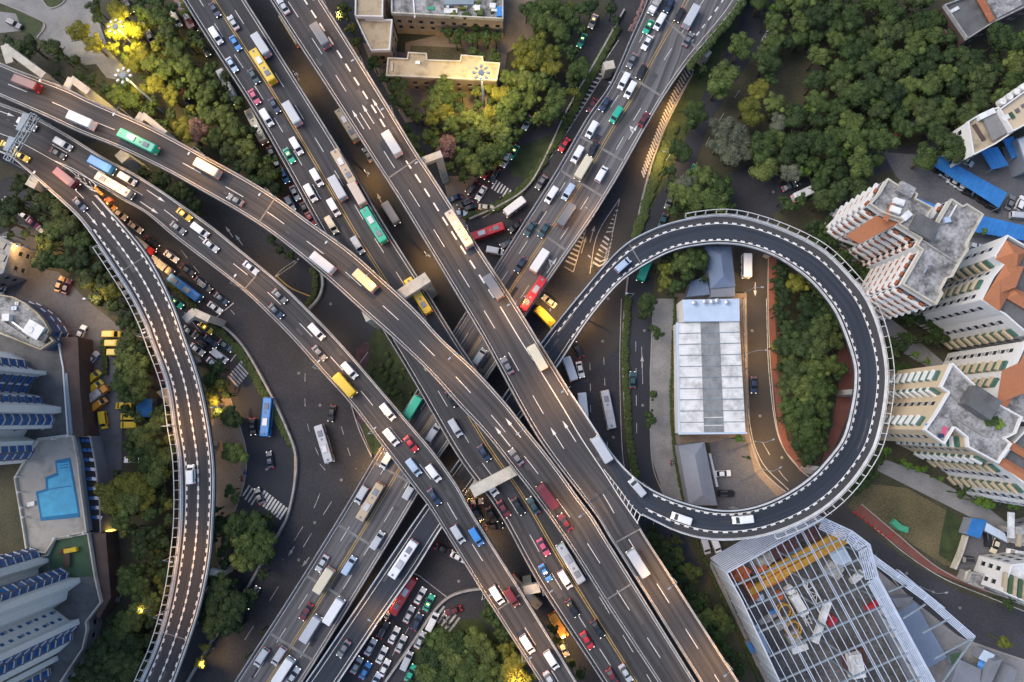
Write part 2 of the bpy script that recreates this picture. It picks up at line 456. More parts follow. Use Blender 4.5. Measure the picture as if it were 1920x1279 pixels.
def zwall(pts, z0, z1, w, mb, smooth=True):
    """low wall / kerb / hedge following pixel points (seen at its foot)"""
    q = cr(pts, 6) if smooth and len(pts) > 2 else [tuple(p) for p in pts]
    W = [P(x, y, z0) for x, y in q]; rings = []
    for k, c in enumerate(W):
        t = (W[min(k+1, len(W)-1)]-W[max(k-1, 0)]).normalized(); r = Vector((t.y, -t.x, 0)).normalized()*w/2
        rings.append([c-r, c+r, c+r*.8+Vector((0,0,z1-z0)), c-r*.8+Vector((0,0,z1-z0))])
    mb.loft(rings)

def flyover(name, label, left, right, zs, m, bar0=((0,None),), bar1=((0,None),), barm='barrier'):
    D = Deck(left, right, zs)
    c = D.C[len(D.C)//2]
    root = empty(name, (0, 0, 0)); tag(root, label, 'elevated road', 'elevated roads of the interchange')
    D.root = root
    build_deck(D, m, root)
    sh = MB()
    for side, bars in ((0, bar0), (1, bar1)):
        for s0, s1 in bars:
            if s0 is None: continue
            side_barrier(D, side, root, M[barm], s0, s1)
    D.paint = MB(); D.paint_y = MB()
    return D
def patches(D, n, seed):
    rp = random.Random(seed)
    for m in ('patch', 'patch_light'):
        mb = MB()
        for k in range(n):
            sv = rp.uniform(5, D.S[-1]-12); u = rp.choice([.2,.33,.42,.58,.68,.8]) + rp.uniform(-.03,.03); L = rp.choice([1.2, 2.5, 5, 9]); w = rp.uniform(.04, .10)
            strip_along(D, u-w/2, u+w/2, sv, sv+L, .005+.0004*k if m == 'patch' else .0052+.0004*k, mb)
        mb.build('repair_patch', M[m], D.root)
def finish(D):
    patches(D, 10, int(D.S[-1]))
    if D.paint.v: D.paint.build('lane_marking', M['paint'], D.root)
    if D.paint_y.v: D.paint_y.build('centre_line', M['paint_y'], D.root)
def joint(D, px, py, w=.35):
    sv, u = D.find(px, py); mb = MB(); strip_along(D, .04, .96, sv-w/2, sv+w/2, .02, mb)
    mb.build('expansion_joint', M['joint'], D.root)
def piers(D, svs, w=2.4):
    for sv in svs:
        c = D.at(sv, .5); t = D.tangent(sv); rz = math.atan2(t.y, t.x)
        wd = D.width(sv); mb = MB()
        mb.box((c.x, c.y, c.z-1.5-.7), (w, wd*.7, 1.4), rz)
        mb.box((c.x, c.y, (c.z-2.9)/2), (1.5, 2.2, c.z-2.9), rz)
        mb.build('pier', M['concrete'], D.root)
def portal(D, a, b, z, w=2.0, h=1.8, leg=True, lega=False, m='cap'):
    """cross beam seen from pixel a to pixel b (its top), with a leg below its far end b"""
    A = P(a[0], a[1], z); B = P(b[0], b[1], z); t = (B-A).normalized(); mb = MB()
    mb.beam(A-Vector((0,0,h/2)), B-Vector((0,0,h/2)), w, h)
    rz = math.atan2(t.y, t.x)
    if leg:
        c = B-t*w*.5; mb.box((c.x, c.y, (z-h)/2), (w*.98, w*.98, z-h-.002), rz)
    if lega:
        c = A+t*w*.5; mb.box((c.x, c.y, (z-h)/2), (w*.98, w*.98, z-h-.002), rz)
    mb.build('portal_frame', M[m], D.root)

ZT, ZM, ZL = 21.5, 13.5, 7.5
# --- straight top level road (R1)
R1 = flyover('elevated_road', 'highest straight elevated road, from top centre to the bottom, with the loop ramp joining its right side',
  [(415,-150),(505,0),(609,160),(712,320),(757,390),(835,519),(907,640),(980,775),(1025,847),(1115,964),(1140,1006),(1170,1052),(1315,1284),(1405,1430)],
  [(505,-150),(605,0),(707,162),(780,282),(806,320),(880,435),(970,572),(1012,640),(1065,725),(1097,778),(1126,830),(1160,900),(1199,985),(1256,1075),(1354,1228),(1387,1279),(1480,1430)],
  [(0,ZT),(1,ZT)], M['deck_grey'], bar1=((0,None),) if False else ((None,None),))
sA, _ = R1.find(1072, 738); sB, _ = R1.find(1201, 988)
side_barrier(R1, 1, R1.root, M['barrier'], 0, sA); side_barrier(R1, 1, R1.root, M['barrier'], sB, None)
s0, _ = R1.find(905, 600)
for (a, b) in ((0, R1.find(938, 575)[0]),):
    dashes(R1, .66, .42, 2.7, 2.0, R1.paint, a, b, 1.0)
dashes(R1, .335, .17, 5.6, 7.4, R1.paint, 0, sA+4, 2.0)
dashes(R1, .49, .17, 5.6, 7.4, R1.paint, sB-14, None, 2.0)
dashes(R1, .40, .17, 5.6, 7.4, R1.paint, sA+12, sB-22, 2.0)
line_along(R1, .085, .15, 0, R1.S[-1], R1.paint); line_along(R1, .915, .15, 0, sA, R1.paint); line_along(R1, .93, .15, sB, R1.S[-1], R1.paint)
pline([(938,575),(977,640),(1016,700),(1056,765),(1090,822),(1135,890),(1160,930),(1196,982)], ZT, .25, R1.paint, dz=.03)
for x, y in ((671,224),(690,214),(709,203)): arrow(R1, x, y, R1.paint, True)
for x, y in ((1045,822),(1067,808)): arrow(R1, x, y, R1.paint, True)
joint(R1, 745, 322); joint(R1, 1178, 1004)
finish(R1)
# --- curved top level road (R2)
R2 = flyover('elevated_road', 'high curved elevated road sweeping from the left edge, over the six lane road, to the bottom',
  [(-160,35),(0,117),(125,165),(165,185),(257,225),(310,251),(400,300),(455,330),(520,370),(580,414),(655,467),(712,517),(780,580),(832,637),(890,690),(947,752),(985,800),(1035,862),(1095,945),(1112,966),(1137,1008),(1166,1054),(1310,1286),(1396,1430)],
  [(-160,110),(0,182),(75,215),(150,250),(225,280),(310,321),(380,360),(455,403),(520,447),(597,510),(680,585),(740,638),(805,700),(860,762),(910,815),(965,885),(1022,960),(1080,1045),(1140,1140),(1232,1279),(1330,1430)],
  [(0,ZT-.4),(1,ZT-.4)], M['deck_grey'])
dashes(R2, .53, .17, 5.8, 7.9, R2.paint, 0, None, 3.0)
line_along(R2, .10, .15, 0, R2.S[-1], R2.paint); line_along(R2, .90, .15, 0, R2.S[-1], R2.paint)
for x, y in ((942,818),(962,802)): arrow(R2, x, y, R2.paint, True)
joint(R2, 500, 395); joint(R2, 1160, 1110)
finish(R2)
# --- six lane middle road (R3)
R3 = flyover('elevated_road', 'busy middle elevated road with a double yellow centre line, passing beneath the curved road',
  [(252,-150),(342,0),(400,92),(470,200),(538,318),(597,427),(660,530),(730,640),(782,727),(860,860),(934,960),(1009,1095),(1129,1279),(1225,1430)],
  [(365,-150),(462,0),(560,155),(663,320),(722,420),(786,520),(860,640),(892,687),(975,820),(1050,935),(1150,1100),(1256,1279),(1345,1430)],
  [(0,ZM),(1,ZM)], M['deck_grey'])
line_along(R3, .475, .20, 0, R3.S[-1], R3.paint_y); line_along(R3, .51, .20, 0, R3.S[-1], R3.paint_y)
for u in (.27, .72): dashes(R3, u, .16, 5.0, 6.5, R3.paint, 0, None, 2.0)
for u in (.075, .925): line_along(R3, u, .14, 0, R3.S[-1], R3.paint)
finish(R3)
# --- left middle road (R5)
R5 = flyover('elevated_road', 'elevated road from the left gantry running below and beside the curved road',
  [(-160,130),(0,192),(60,215),(120,247),(200,297),(252,324),(312,362),(400,425),(455,470),(530,532),(580,580),(638,640),(692,702),(778,803),(812,843),(860,910),(887,960),(984,1115),(1084,1279),(1175,1430)],
  [(-160,205),(0,256),(60,285),(120,318),(190,352),(225,374),(275,402),(325,444),(390,494),(455,545),(505,592),(552,640),(605,700),(655,755),(712,830),(780,920),(810,960),(900,1105),(934,1157),(1012,1279),(1105,1430)],
  [(0,ZM),(1,ZM)], M['deck_grey'], bar1=((None,None),))
sg, _ = R5.find(195, 345)
side_barrier(R5, 1, R5.root, M['barrier'], sg+2, None)
dashes(R5, .51, .17, 5.2, 7.6, R5.paint, 0, None, 6.0)
line_along(R5, .09, .15, 0, R5.S[-1], R5.paint); line_along(R5, .91, .15, sg-38, R5.S[-1], R5.paint)
for x, y in ((293,368),(279,389)): arrow(R5, x, y, R5.paint)
arrow(R5, 10, 212, R5.paint)
joint(R5, 467, 532); joint(R5, 950, 1132)
finish(R5)
# --- curving left ramp (R6)
R6 = flyover('elevated_road', 'curving two lane ramp down the left side with white ladder railing',
  [(-160,205),(0,240),(80,290),(140,325),(176,357),(212,397),(250,440),(287,490),(325,565),(352,640),(375,707),(395,802),(404,890),(401,985),(396,1047),(384,1110),(367,1172),(329,1279),(270,1430)],
  [(-160,245),(0,287),(50,320),(100,365),(150,412),(192,470),(225,520),(250,560),(275,612),(285,640),(315,722),(327,802),(337,865),(339,960),(332,1042),(317,1130),(294,1209),(264,1279),(205,1420)],
  [(0,ZM-.02),(.3,ZM-.02),(1,10.0)], M['deck_brown'], bar0=((None,None),), barm='barrier_white')
sg6, _ = R6.find(185, 360)
side_barrier(R6, 0, R6.root, M['barrier_white'], sg6+1, None)
g, _ = R6.find(195, 415)
for u, w in ((.17, .38), (.50, .5), (.83, .38)):
    dashes(R6, u, w, 1.15, 1.15, R6.paint, g, None, .3); line_along(R6, u+(0 if u == .5 else (-.03 if u < .5 else .03)), .14, g, R6.S[-1], R6.paint, dz=.02)
line_along(R6, .09, .15, sg6, g, R6.paint); line_along(R6, .91, .15, 0, g, R6.paint)
pline([(130,345),(157,372)], ZM, .17, R6.paint, smooth=False)
arrow(R6, 186, 393, R6.paint); arrow(R6, 170, 408, R6.paint)
ladder_rail(R6, 1, R6.root, R6.find(185, 465)[0], R6.S[-1]-4)
joint(R6, 250, 495, .2); joint(R6, 335, 1195, .25)
# gore chevrons between R5 and R6
q = R6.paint
pline([(100,300),(140,318),(165,334),(182,349)], ZM, .16, q, dz=.02); pline([(100,300),(135,322),(158,345),(172,357)], ZM, .16, q, dz=.02)
for k in range(6):
    t = .3+k*.13
    a = (100+82*t, 300+49*t); b = (100+72*t, 300+57*t); c = (106+84*t, 306+58*t)
    pline([a, c, b], ZM, .3, q, smooth=False, dz=.025)
finish(R6)
# --- wide low road (R4)
R4 = flyover('elevated_road', 'wide pale low elevated road running from bottom left to top right beneath all the others',
  [(345,1430),(435,1284),(540,1122),(641,960),(717,832),(784,727),(850,620),(930,497),(985,410),(1042,320),(1100,220),(1143,158),(1181,72),(1212,0),(1262,-150)],
  [(475,1430),(558,1295),(592,1242),(680,1100),(765,960),(820,865),(845,830),(910,717),(935,682),(985,595),(1035,520),(1105,420),(1140,365),(1168,318),(1235,200),(1288,122),(1320,85),(1389,0),(1470,-150)],
  [(0,ZL),(1,ZL)], M['deck_light'])
sN, _ = R4.find(1180, 130)
line_along(R4, .475, .18, 0, R4.S[-1], R4.paint_y); line_along(R4, .51, .18, 0, R4.S[-1], R4.paint_y)
for u in (.25, .73): dashes(R4, u, .15, 4.5, 6.0, R4.paint, 0, sN, 2.0)
for u in (.17, .33, .66): dashes(R4, u, .15, 4.5, 6.0, R4.paint, sN+6, None, 2.0)
dashes(R4, .84, .42, 1.6, 1.6, R4.paint, sN+18, None)
for u in (.07, .93): line_along(R4, u, .13, 0, R4.S[-1], R4.paint)
arrow(R4, 1187, 248, R4.paint, L=5.5, kind='l'); arrow(R4, 1036, 496, R4.paint, L=5.5, kind='l')
for p in ((1190,150),(1140,285),(1280,60),(1092,345),(1042,455),(708,870),(660,1000),(578,1080),(520,1195)): joint(R4, *p, w=.7)
finish(R4)
# --- loop ramp
LOOPL = [(470,1440),(560,1296),(597,1242),(690,1104),(780,970),(860,860),(940,746),(1015,640),(1082,556),(1160,467),(1215,433),(1265,415),(1320,405),(1370,403),(1427,416),(1490,440),(1547,472),(1595,520),(1627,562),(1650,620),(1663,690),(1660,755),(1645,825),(1628,862),(1592,912),(1545,955),(1489,986),(1427,1007),(1364,1014),(1315,1011),(1265,997),(1228,979),(1201,966),(1182,950),(1158,905),(1120,835),(1085,770),(1062,735)]
LOOPR = [(535,1440),(610,1320),(637,1279),(710,1170),(780,1070),(830,990),(891,905),(970,795),(1045,690),(1100,606),(1160,534),(1215,495),(1265,471),(1315,461),(1352,459),(1395,463),(1440,477),(1477,497),(1520,530),(1562,582),(1587,640),(1600,685),(1601,720),(1596,757),(1580,818),(1552,858),(1520,892),(1477,922),(1427,945),(1377,955),(1327,952),(1265,935),(1215,912),(1177,882),(1142,841),(1110,793),(1085,755),(1066,728)]
LP = flyover('elevated_road', 'loop ramp circling the white roofed depot with short white dashes along both edges',
  LOOPL, LOOPR, [(0,ZL),(.30,ZL),(.42,9.5),(.86,ZT-.02),(1,ZT-.02)], M['deck_dark'], bar0=((None,None),), barm='barrier_white')
sN, _ = LP.find(1203, 967, 0)
side_barrier(LP, 0, LP.root, M['barrier_white'], 0, sN)
sl, _ = LP.find(1060, 630)
dashes(LP, .27, .45, 1.25, 1.15, LP.paint, sl, LP.find(1215, 945)[0]); dashes(LP, .83, .45, 1.25, 1.15, LP.paint, sl, LP.find(1215, 945)[0], .6)
line_along(LP, .30, .13, sl, sN, LP.paint, dz=.02); line_along(LP, .86, .13, sl, sN, LP.paint, dz=.02)
line_along(LP, .2, .15, 0, sl, LP.paint); line_along(LP, .82, .15, 0, sl, LP.paint)
sh = MB(); strip_along(LP, .04, .25, sl+10, sN-8, .008, sh); sh.build('shoulder', M['deck_grey'], LP.root)
ladder_rail(LP, 0, LP.root, LP.find(1290, 440)[0], LP.find(1440, 975)[0])
# gore chevrons where the loop meets the top road
q = LP.paint
pline([(1132,880),(1160,915),(1185,950),(1205,968)], ZT, .16, q, dz=.04)
for k in range(9):
    t = .18+k*.1
    a = (1132+70*t, 880+86*t); b = (1132+64*t, 885+97*t); c = (a[0]+b[0])/2-1+6, (a[1]+b[1])/2+6
    pline([a, c, b], ZT, .35, q, smooth=False, dz=.045)
joint(LP, 1190, 475, .3)
finish(LP)
for D, n in ((R1, 8), (R2, 9), (R3, 9), (R5, 9), (R6, 8), (R4, 9), (LP, 14)):
    pass
piers(R1, [20, 95, 240, 275, 300]); piers(R2, [15, 45, 75, 110, 330]); piers(R3, [15, 45, 75, 105, 250, 290]); piers(R5, [20, 60, 95, 125, 150, 250, 280])
piers(R6, [60, 85, 110, 135, 160, 185, 210], 1.8); piers(R4, [15, 40, 65, 90, 180, 210, 240, 270]); 
piers(LP, [20, 40, 190, 215, 240, 265, 290, 315, 340, 365, 390, 415], 1.6)
# portal frames
ZC = ZT-1.9
portal(R2, (18,118), (8,84), ZC, 2.2); portal(R2, (6,86), (82,142), ZC-.01, 2.0, leg=True)
portal(R2, (122,170), (134,146), ZC, 2.2); portal(R2, (132,147), (166,172), ZC-.01, 2.0)
portal(R2, (258,228), (268,213), ZC, 2.4); portal(R2, (266,214), (310,250), ZC-.01, 1.6)
portal(R2, (745,556), (802,519), ZC, 3.0, 2.0, m='whitewall' if False else 'cap')
portal(R2, (700,586), (682,594), ZC, 3.0); portal(R2, (967,880), (885,923), ZC, 3.0, 2.0)
portal(R1, (790,302), (828,288), ZC, 2.0); portal(R1, (1012,1102), (982,1108), ZM-1.6, 2.4)
portal(R6, (345,600), (365,583), 11.0, 2.2); portal(R6, (362,584), (392,598), 10.9, 2.0)
portal(R6, (66,332), (55,350), 11.4, 3.0); portal(R5, (222,285), (236,300), 11.5, 3.0)
portal(R6, (392,1072), (416,1078), 8.0, 1.6); portal(R4, (1318,92), (1330,103), 5.6, 2.4); portal(R4, (1152,120), (1133,124), 5.6, 2.6)
# ================================================================ the ground
def ground_sheet(name, m, pts, z, smooth=False, struct=True):
    if smooth: pts = cr(pts+[pts[0]], 8)
    mb = MB(); W = [P(x, y, z) for x, y in pts]
    bm = bmesh.new(); vs = [bm.verts.new(v) for v in W]
    try: f = bm.faces.new(vs)
    except ValueError: bm.free(); return None
    f.normal_update()
    if f.normal.z < 0: f.normal_flip()
    bmesh.ops.triangulate(bm, faces=[f])
    me = bpy.data.meshes.new(name); bm.to_mesh(me); bm.free(); me.materials.append(M[m])
    o = link(name, me)
    if struct: o['kind'] = 'structure'
    return o
g = MB(); g.quad((-900,-900,-.02),(900,-900,-.02),(900,900,-.02),(-900,900,-.02)); o = g.build('ground', M['soil']); o['kind'] = 'structure'
# asphalt of the interchange floor
ground_sheet('road', 'asphalt', [(300,-120),(1000,-120),(1000,-20),(760,-20),(690,60),(720,150),(770,180),(850,250),(930,300),(1000,240),(1100,80),(1165,-20),(1400,-60),(1300,90),(1245,200),(1205,330),(1180,420),(1165,520),(1160,650),(1165,800),(1180,900),(1230,1010),(1300,1400),(250,1400),(300,1279),(395,1090),(440,1010),(450,900),(450,830),(430,730),(400,690),(370,660),(300,560),(240,480),(190,420),(120,360),(60,330),(-120,240),(-120,120),(100,200),(310,280),(420,340),(500,360),(540,400),(545,330),(500,240),(430,130),(380,60)], 0.0)
ground_sheet('road', 'asphalt_lamp_tint', [(470,-100),(560,-100),(640,60),(780,300),(860,470),(880,600),(840,620),(780,500),(660,290),(560,120)], .006)
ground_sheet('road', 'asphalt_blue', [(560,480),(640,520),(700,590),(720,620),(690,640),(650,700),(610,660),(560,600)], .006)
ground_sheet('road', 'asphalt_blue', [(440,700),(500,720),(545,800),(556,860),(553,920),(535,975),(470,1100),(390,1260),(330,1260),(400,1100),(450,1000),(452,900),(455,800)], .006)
ground_sheet('road', 'asphalt_lamp_tint', [(1240,240),(1290,130),(1300,140),(1240,300),(1205,440),(1180,520),(1172,640),(1060,740),(1040,700),(1110,600),(1100,500),(1180,330)], .006)
ground_sheet('road', 'asphalt', [(-120,395),(20,330),(60,335),(60,430),(80,600),(190,600),(230,620),(235,1000),(190,980),(180,800),(150,690),(0,640),(-120,600)], .002)
ground_sheet('pavement', 'paving_dark', [(-120,430),(0,440),(40,420),(75,430),(60,500),(110,510),(160,560),(190,585),(228,615),(228,1010),(175,1010),(180,820),(150,640),(60,640),(-60,600)], .012)
# plaza, top left
ground_sheet('plaza', 'paving', [(-60,-40),(160,-40),(205,95),(243,136),(225,150),(200,146),(180,120),(160,122),(100,90),(72,72),(82,42),(0,5),(-60,-20)], .012)
ground_sheet('plaza', 'paving', [(0,22),(30,25),(42,45),(40,58),(0,62),(-60,60),(-60,15)], .012)
ground_sheet('lawn', 'lawn', [(62,-30),(125,-30),(122,2),(102,15),(88,12)], .024)
ground_sheet('lawn', 'lawn', [(0,8),(22,16),(78,42),(72,58),(60,70),(42,60),(30,26),(0,18)], .024)
# paths and dirt in the middle top block
ground_sheet('pavement', 'paving_brown', [(680,80),(760,100),(760,80),(930,40),(940,-30),(1000,-30),(1010,60),(950,100),(945,150),(920,160),(915,210),(760,230),(725,170),(700,130)], .012)
ground_sheet('pavement', 'paving_brown', [(870,440),(880,350),(900,330),(830,330),(850,420)], .012)
ground_sheet('lawn', 'lawn_dry', [(770,85),(870,90),(878,116),(800,118),(768,108)], .024)
# service road through the park and its pavement
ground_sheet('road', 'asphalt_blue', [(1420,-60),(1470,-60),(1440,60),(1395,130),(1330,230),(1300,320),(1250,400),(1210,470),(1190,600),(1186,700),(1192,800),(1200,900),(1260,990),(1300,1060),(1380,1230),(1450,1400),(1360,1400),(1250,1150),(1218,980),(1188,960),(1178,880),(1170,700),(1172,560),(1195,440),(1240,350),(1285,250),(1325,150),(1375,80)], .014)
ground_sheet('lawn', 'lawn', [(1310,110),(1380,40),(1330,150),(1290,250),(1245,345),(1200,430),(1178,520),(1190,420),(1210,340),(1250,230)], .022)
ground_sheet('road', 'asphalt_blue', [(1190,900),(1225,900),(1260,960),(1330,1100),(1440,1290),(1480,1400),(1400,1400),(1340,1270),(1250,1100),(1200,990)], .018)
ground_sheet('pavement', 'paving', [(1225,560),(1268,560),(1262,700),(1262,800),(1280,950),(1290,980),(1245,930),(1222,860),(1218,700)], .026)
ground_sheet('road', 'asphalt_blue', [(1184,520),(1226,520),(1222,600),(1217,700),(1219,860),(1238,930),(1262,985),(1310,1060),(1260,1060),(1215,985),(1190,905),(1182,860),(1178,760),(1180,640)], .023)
# road inside the loop
ground_sheet('road', 'asphalt_lamp_tint', [(1378,420),(1442,430),(1440,560),(1445,700),(1462,820),(1500,880),(1570,935),(1640,1000),(1700,1050),(1800,1110),(1960,1160),(1960,1250),(1800,1195),(1700,1115),(1600,1030),(1540,970),(1470,925),(1420,860),(1398,760),(1392,600)], .014)
ground_sheet('road', 'asphalt', [(1360,330),(1400,310),(1500,330),(1560,300),(1720,270),(1730,250),(1660,230),(1750,240),(1790,290),(1740,310),(1560,340),(1450,400),(1450,440),(1375,430)], .010)
ground_sheet('road', 'asphalt', [(1640,1010),(1700,1050),(1800,1110),(1960,1160),(1960,1250),(1800,1195),(1700,1115),(1610,1035)], .018)
ground_sheet('pavement', 'paving_red', [(1442,430),(1458,430),(1452,560),(1458,700),(1475,820),(1510,885),(1500,885),(1462,825),(1448,700),(1440,560)], .026)
ground_sheet('pavement', 'paving_red', [(1590,640),(1600,690),(1600,730),(1590,780),(1560,850),(1540,870),(1562,790),(1572,720),(1570,660)], .026)
ground_sheet('pavement', 'paving_brown', [(1385,560),(1393,560),(1398,700),(1402,800),(1428,880),(1480,930),(1550,985),(1540,990),(1470,945),(1415,885),(1395,800)], .026)
ground_sheet('pavement', 'paving_dark', [(1330,830),(1395,815),(1420,880),(1470,925),(1500,960),(1420,1000),(1330,1000),(1345,950)], .022)
ground_sheet('lawn', 'soil', [(1458,480),(1500,500),(1560,560),(1585,640),(1570,760),(1545,840),(1500,880),(1470,800),(1455,680)], .022)
ground_sheet('pavement', 'paving_brown', [(1265,550),(1400,550),(1405,830),(1320,830),(1262,840)], .018)
# car park top right, paths between the flats
ground_sheet('pavement', 'paving_dark', [(1655,285),(1720,290),(1770,240),(1960,330),(1960,620),(1860,560),(1800,480),(1730,380),(1680,330)], .016)
ground_sheet('pavement', 'paving', [(1660,590),(1700,620),(1770,680),(1760,700),(1690,660),(1650,620)], .02)
ground_sheet('pavement', 'paving', [(1640,855),(1740,890),(1850,950),(1900,990),(1890,1000),(1830,975),(1730,925),(1640,880)], .02)
ground_sheet('lawn', 'lawn_dry', [(1610,905),(1700,915),(1815,980),(1790,1060),(1770,1060),(1680,1000),(1590,950)], .02)
ground_sheet('lawn', 'lawn', [(1775,955),(1815,980),(1795,1062),(1760,1040),(1765,1000)], .028)
ground_sheet('pavement', 'paving_red', [(1615,945),(1680,1000),(1760,1065),(1850,1105),(1850,1112),(1740,1068),(1600,960)], .03)
ground_sheet('pavement', 'paving_dark', [(1818,972),(1900,1000),(1960,1040),(1960,1140),(1860,1112),(1785,1062)], .022)
ground_sheet('pavement', 'paving', [(1800,1195),(1960,1250),(1960,1400),(1500,1400),(1440,1290),(1330,1060),(1340,1040),(1440,1000),(1520,980),(1600,1030),(1700,1115)], .010)
ground_sheet('pavement', 'sitefloor', [(1335,1060),(1545,980),(1640,1040),(1640,1090),(1760,1290),(1740,1400),(1500,1400),(1440,1270)], .020)
# islands
ground_sheet('lawn', 'lawn', [(700,622),(718,600),(750,660),(795,720),(760,760),(715,840),(695,850),(680,800),(660,760),(665,700)], .02, True)
ground_sheet('lawn', 'lawn', [(955,310),(975,275),(1040,250),(1070,190),(1130,80),(1150,90),(1080,210),(1030,300),(985,335),(960,330)], .02)
ground_sheet('pavement', 'paving_brown', [(395,760),(430,740),(450,800),(462,850),(460,900),(440,960),(420,1010),(405,1040),(402,900)], .02)
ground_sheet('lawn', 'soil', [(1215,990),(1330,1080),(1400,1210),(1450,1400),(1380,1400),(1290,1130)], .022)
ground_sheet('lawn', 'lawn', [(790,1170),(900,1160),(990,1250),(1010,1330),(1040,1400),(760,1400),(770,1250)], .02)
ground_sheet('lawn', 'soil', [(232,540),(330,690),(330,1000),(250,1290),(150,1290),(200,1100),(240,1000),(230,700)], .02)
ground_sheet('lawn', 'lawn', [(390,600),(402,598),(440,650),(478,700),(510,760),(548,820),(552,870),(538,820),(500,750),(460,700),(420,640)], .024)
ground_sheet('lawn', 'lawn', [(310,515),(335,540),(370,575),(395,600),(380,600),(340,560)], .024)
ground_sheet('flower_bed', 'flowerbed', [(668,655),(690,640),(694,665),(680,700),(668,690)], .034, True)
ground_sheet('flower_bed', 'flowerbed', [(664,755),(682,775),(678,800),(668,790)], .034, True)
sb = MB(); rs_ = random.Random(3)
for _ in range(90):
    x, y = rs_.uniform(690,790), rs_.uniform(620,760)
    if (x-700)*1.35 < (y-622)*.95 or 1: 
        c = P(x, y, .3)
        if (x-735)**2+(y-700)**2 < 52**2 and rs_.random() < .6: sb.ico(c, rs_.uniform(.4,1.2), 1, .6, .25)
o = sb.build('shrubs', M['hedge']); tag(o, 'low dark shrubs massed on the island between the crossing decks', 'shrubs', kind='stuff')
# the low road that dips along the left of the wide road
mk = MB()
# hatching and ground markings
def gl(pts, w=.18, dash=None, z=.034, smooth=True): pline(pts, z, w, mk, dash, dz=0, smooth=smooth)
gl([(1160,75),(1040,258),(1010,310),(960,375),(905,408)], .25)
gl([(1148,115),(1075,230),(1040,285),(1020,310)], .2)
for k in range(23):
    t = k/22.0; a = (1146-108*t, 118+167*t); gl([a, (a[0]-13+11*t, a[1]-4+4*t)], .5, smooth=False)
gl([(1300,135),(1262,200),(1240,250),(1218,325),(1205,380),(1190,450)], .22)
for k in range(34):
    t = k/33.0; x = 1303-(t**.8)*92; y = 130+t*200
    gl([(x-3, y+3), (x-3-8*(1-t*.4), y-10)], .5, smooth=False)
gl([(1162,372),(1120,440),(1106,513)], .22); gl([(1162,372),(1152,420),(1138,480)], .22)
for k in range(14):
    t = (k+1)/15.0
    a = (1162-54*t, 378+122*t); b = (1160-22*t, 385+105*t); c = ((a[0]+b[0])/2+3, (a[1]+b[1])/2+12*t+3)
    gl([a, c, b], .6, smooth=False)
gl([(1100,425),(1075,510)], .2); gl([(1058,500),(1075,510)], .2)
for k in range(8):
    t = (k+1)/9.0; gl([(1100-24*t, 430+76*t), (1100-40*t-4, 430+66*t)], .5, smooth=False)
for pts in ([(1100,470),(1092,500)],): pass
# dashed lanes
gl([(1106,680),(1110,900)], .16, (2.2,4)); gl([(1132,670),(1140,860)], .16, (2.2,4)); gl([(1192,640),(1194,830)], .16, (3,5)); gl([(1203,650),(1205,720)], .14)
gl([(1165,560),(1162,700),(1168,860),(1180,890)], .18)
gl([(1232,950),(1222,1000)], .2)
for a in ((574,760,576,740),): pass
gl([(572,700),(572,760),(580,810),(600,860)], .14, (2.4,5)); gl([(640,800),(655,850),(668,880)], .14, (2.4,4)); gl([(600,870),(625,900)], .14,(2.4,4))
gl([(600,925),(585,960),(560,1000),(530,1050)], .16, (4.5,6)); gl([(622,940),(600,975),(575,1015),(555,1050)], .16, (4.5,6))
gl([(522,1100),(500,1135),(465,1190),(440,1230)], .15, (4.5,8))
gl([(1372,560),(1385,650),(1420,690)], .1) if False else None
gl([(1437,560),(1442,700),(1460,820),(1500,880)], .2); gl([(1398,560),(1402,760),(1425,860),(1480,920)], .2)
gl([(1430,830),(1470,895),(1520,935),(1560,965)], .16, (4,5))
gl([(1640,990),(1700,1040),(1770,1085),(1850,1118),(1930,1150)], .2)
gl([(700,1115),(735,1070),(780,1075),(838,1120)], .18, smooth=False)
for a, b in (((680,1180),(740,1095)), ((735,1230),(800,1120)), ((700,1160),(775,1075))): gl([a, b], .14, (3,3), smooth=False)
gl([(310,370),(330,400),(420,500),(500,560)], .14); gl([(340,470),(380,520),(440,590)], .14, (3,3))
gl([(345,585),(408,662)], .14); gl([(365,570),(440,655)], .14); gl([(432,678),(450,655)], .3, smooth=False); gl([(400,600),(438,568)], .3, smooth=False)
gl([(1300,320),(1340,240),(1400,150)], .14, (3,6))
for x, y, dx, dy in ((455,460,-14,-20),(437,445,-14,-20),(1090,475,9,-32),(1106,455,9,-32),(1204,690,0,-24),(580,1045,-14,18),(552,1025,-12,18),(1416,530,0,26),(715,380,-8,-18)):
    a = P(x, y, .04); b = P(x+dx, y+dy, .04); t = (b-a).normalized(); r = Vector((t.y,-t.x,0))
    mk.quad(a-r*.12, a+r*.12, b+r*.12-t*1.6, b-r*.12-t*1.6); mk.add([b-t*1.8-r*.5, b-t*1.8+r*.5, b], [(0,1,2)])
o = mk.build('road_marking', M['paint_worn']); o['kind'] = 'structure'
def zebra(pts, n, L, w=.5, m='paint_worn'):
    """pts: the two pixel ends of the crossing; stripes are L pixel vectors long"""
    mb = MB(); (ax, ay), (bx, by) = pts
    for k in range(n):
        t = k/(n-1); x = ax+(bx-ax)*t; y = ay+(by-ay)*t
        pline([(x, y), (x+L[0], y+L[1])], .036, w, mb, dz=0, smooth=False)
    o = mb.build('pedestrian_crossing', M[m]); o['kind'] = 'structure'
zebra([(455,672),(428,705)], 8, (18,20), .55); zebra([(497,920),(538,952)], 9, (-14,22), .6, 'paint')
zebra([(468,910),(485,925)], 4, (-14,22), .5); zebra([(560,485),(530,505)], 7, (-14,14), .55)
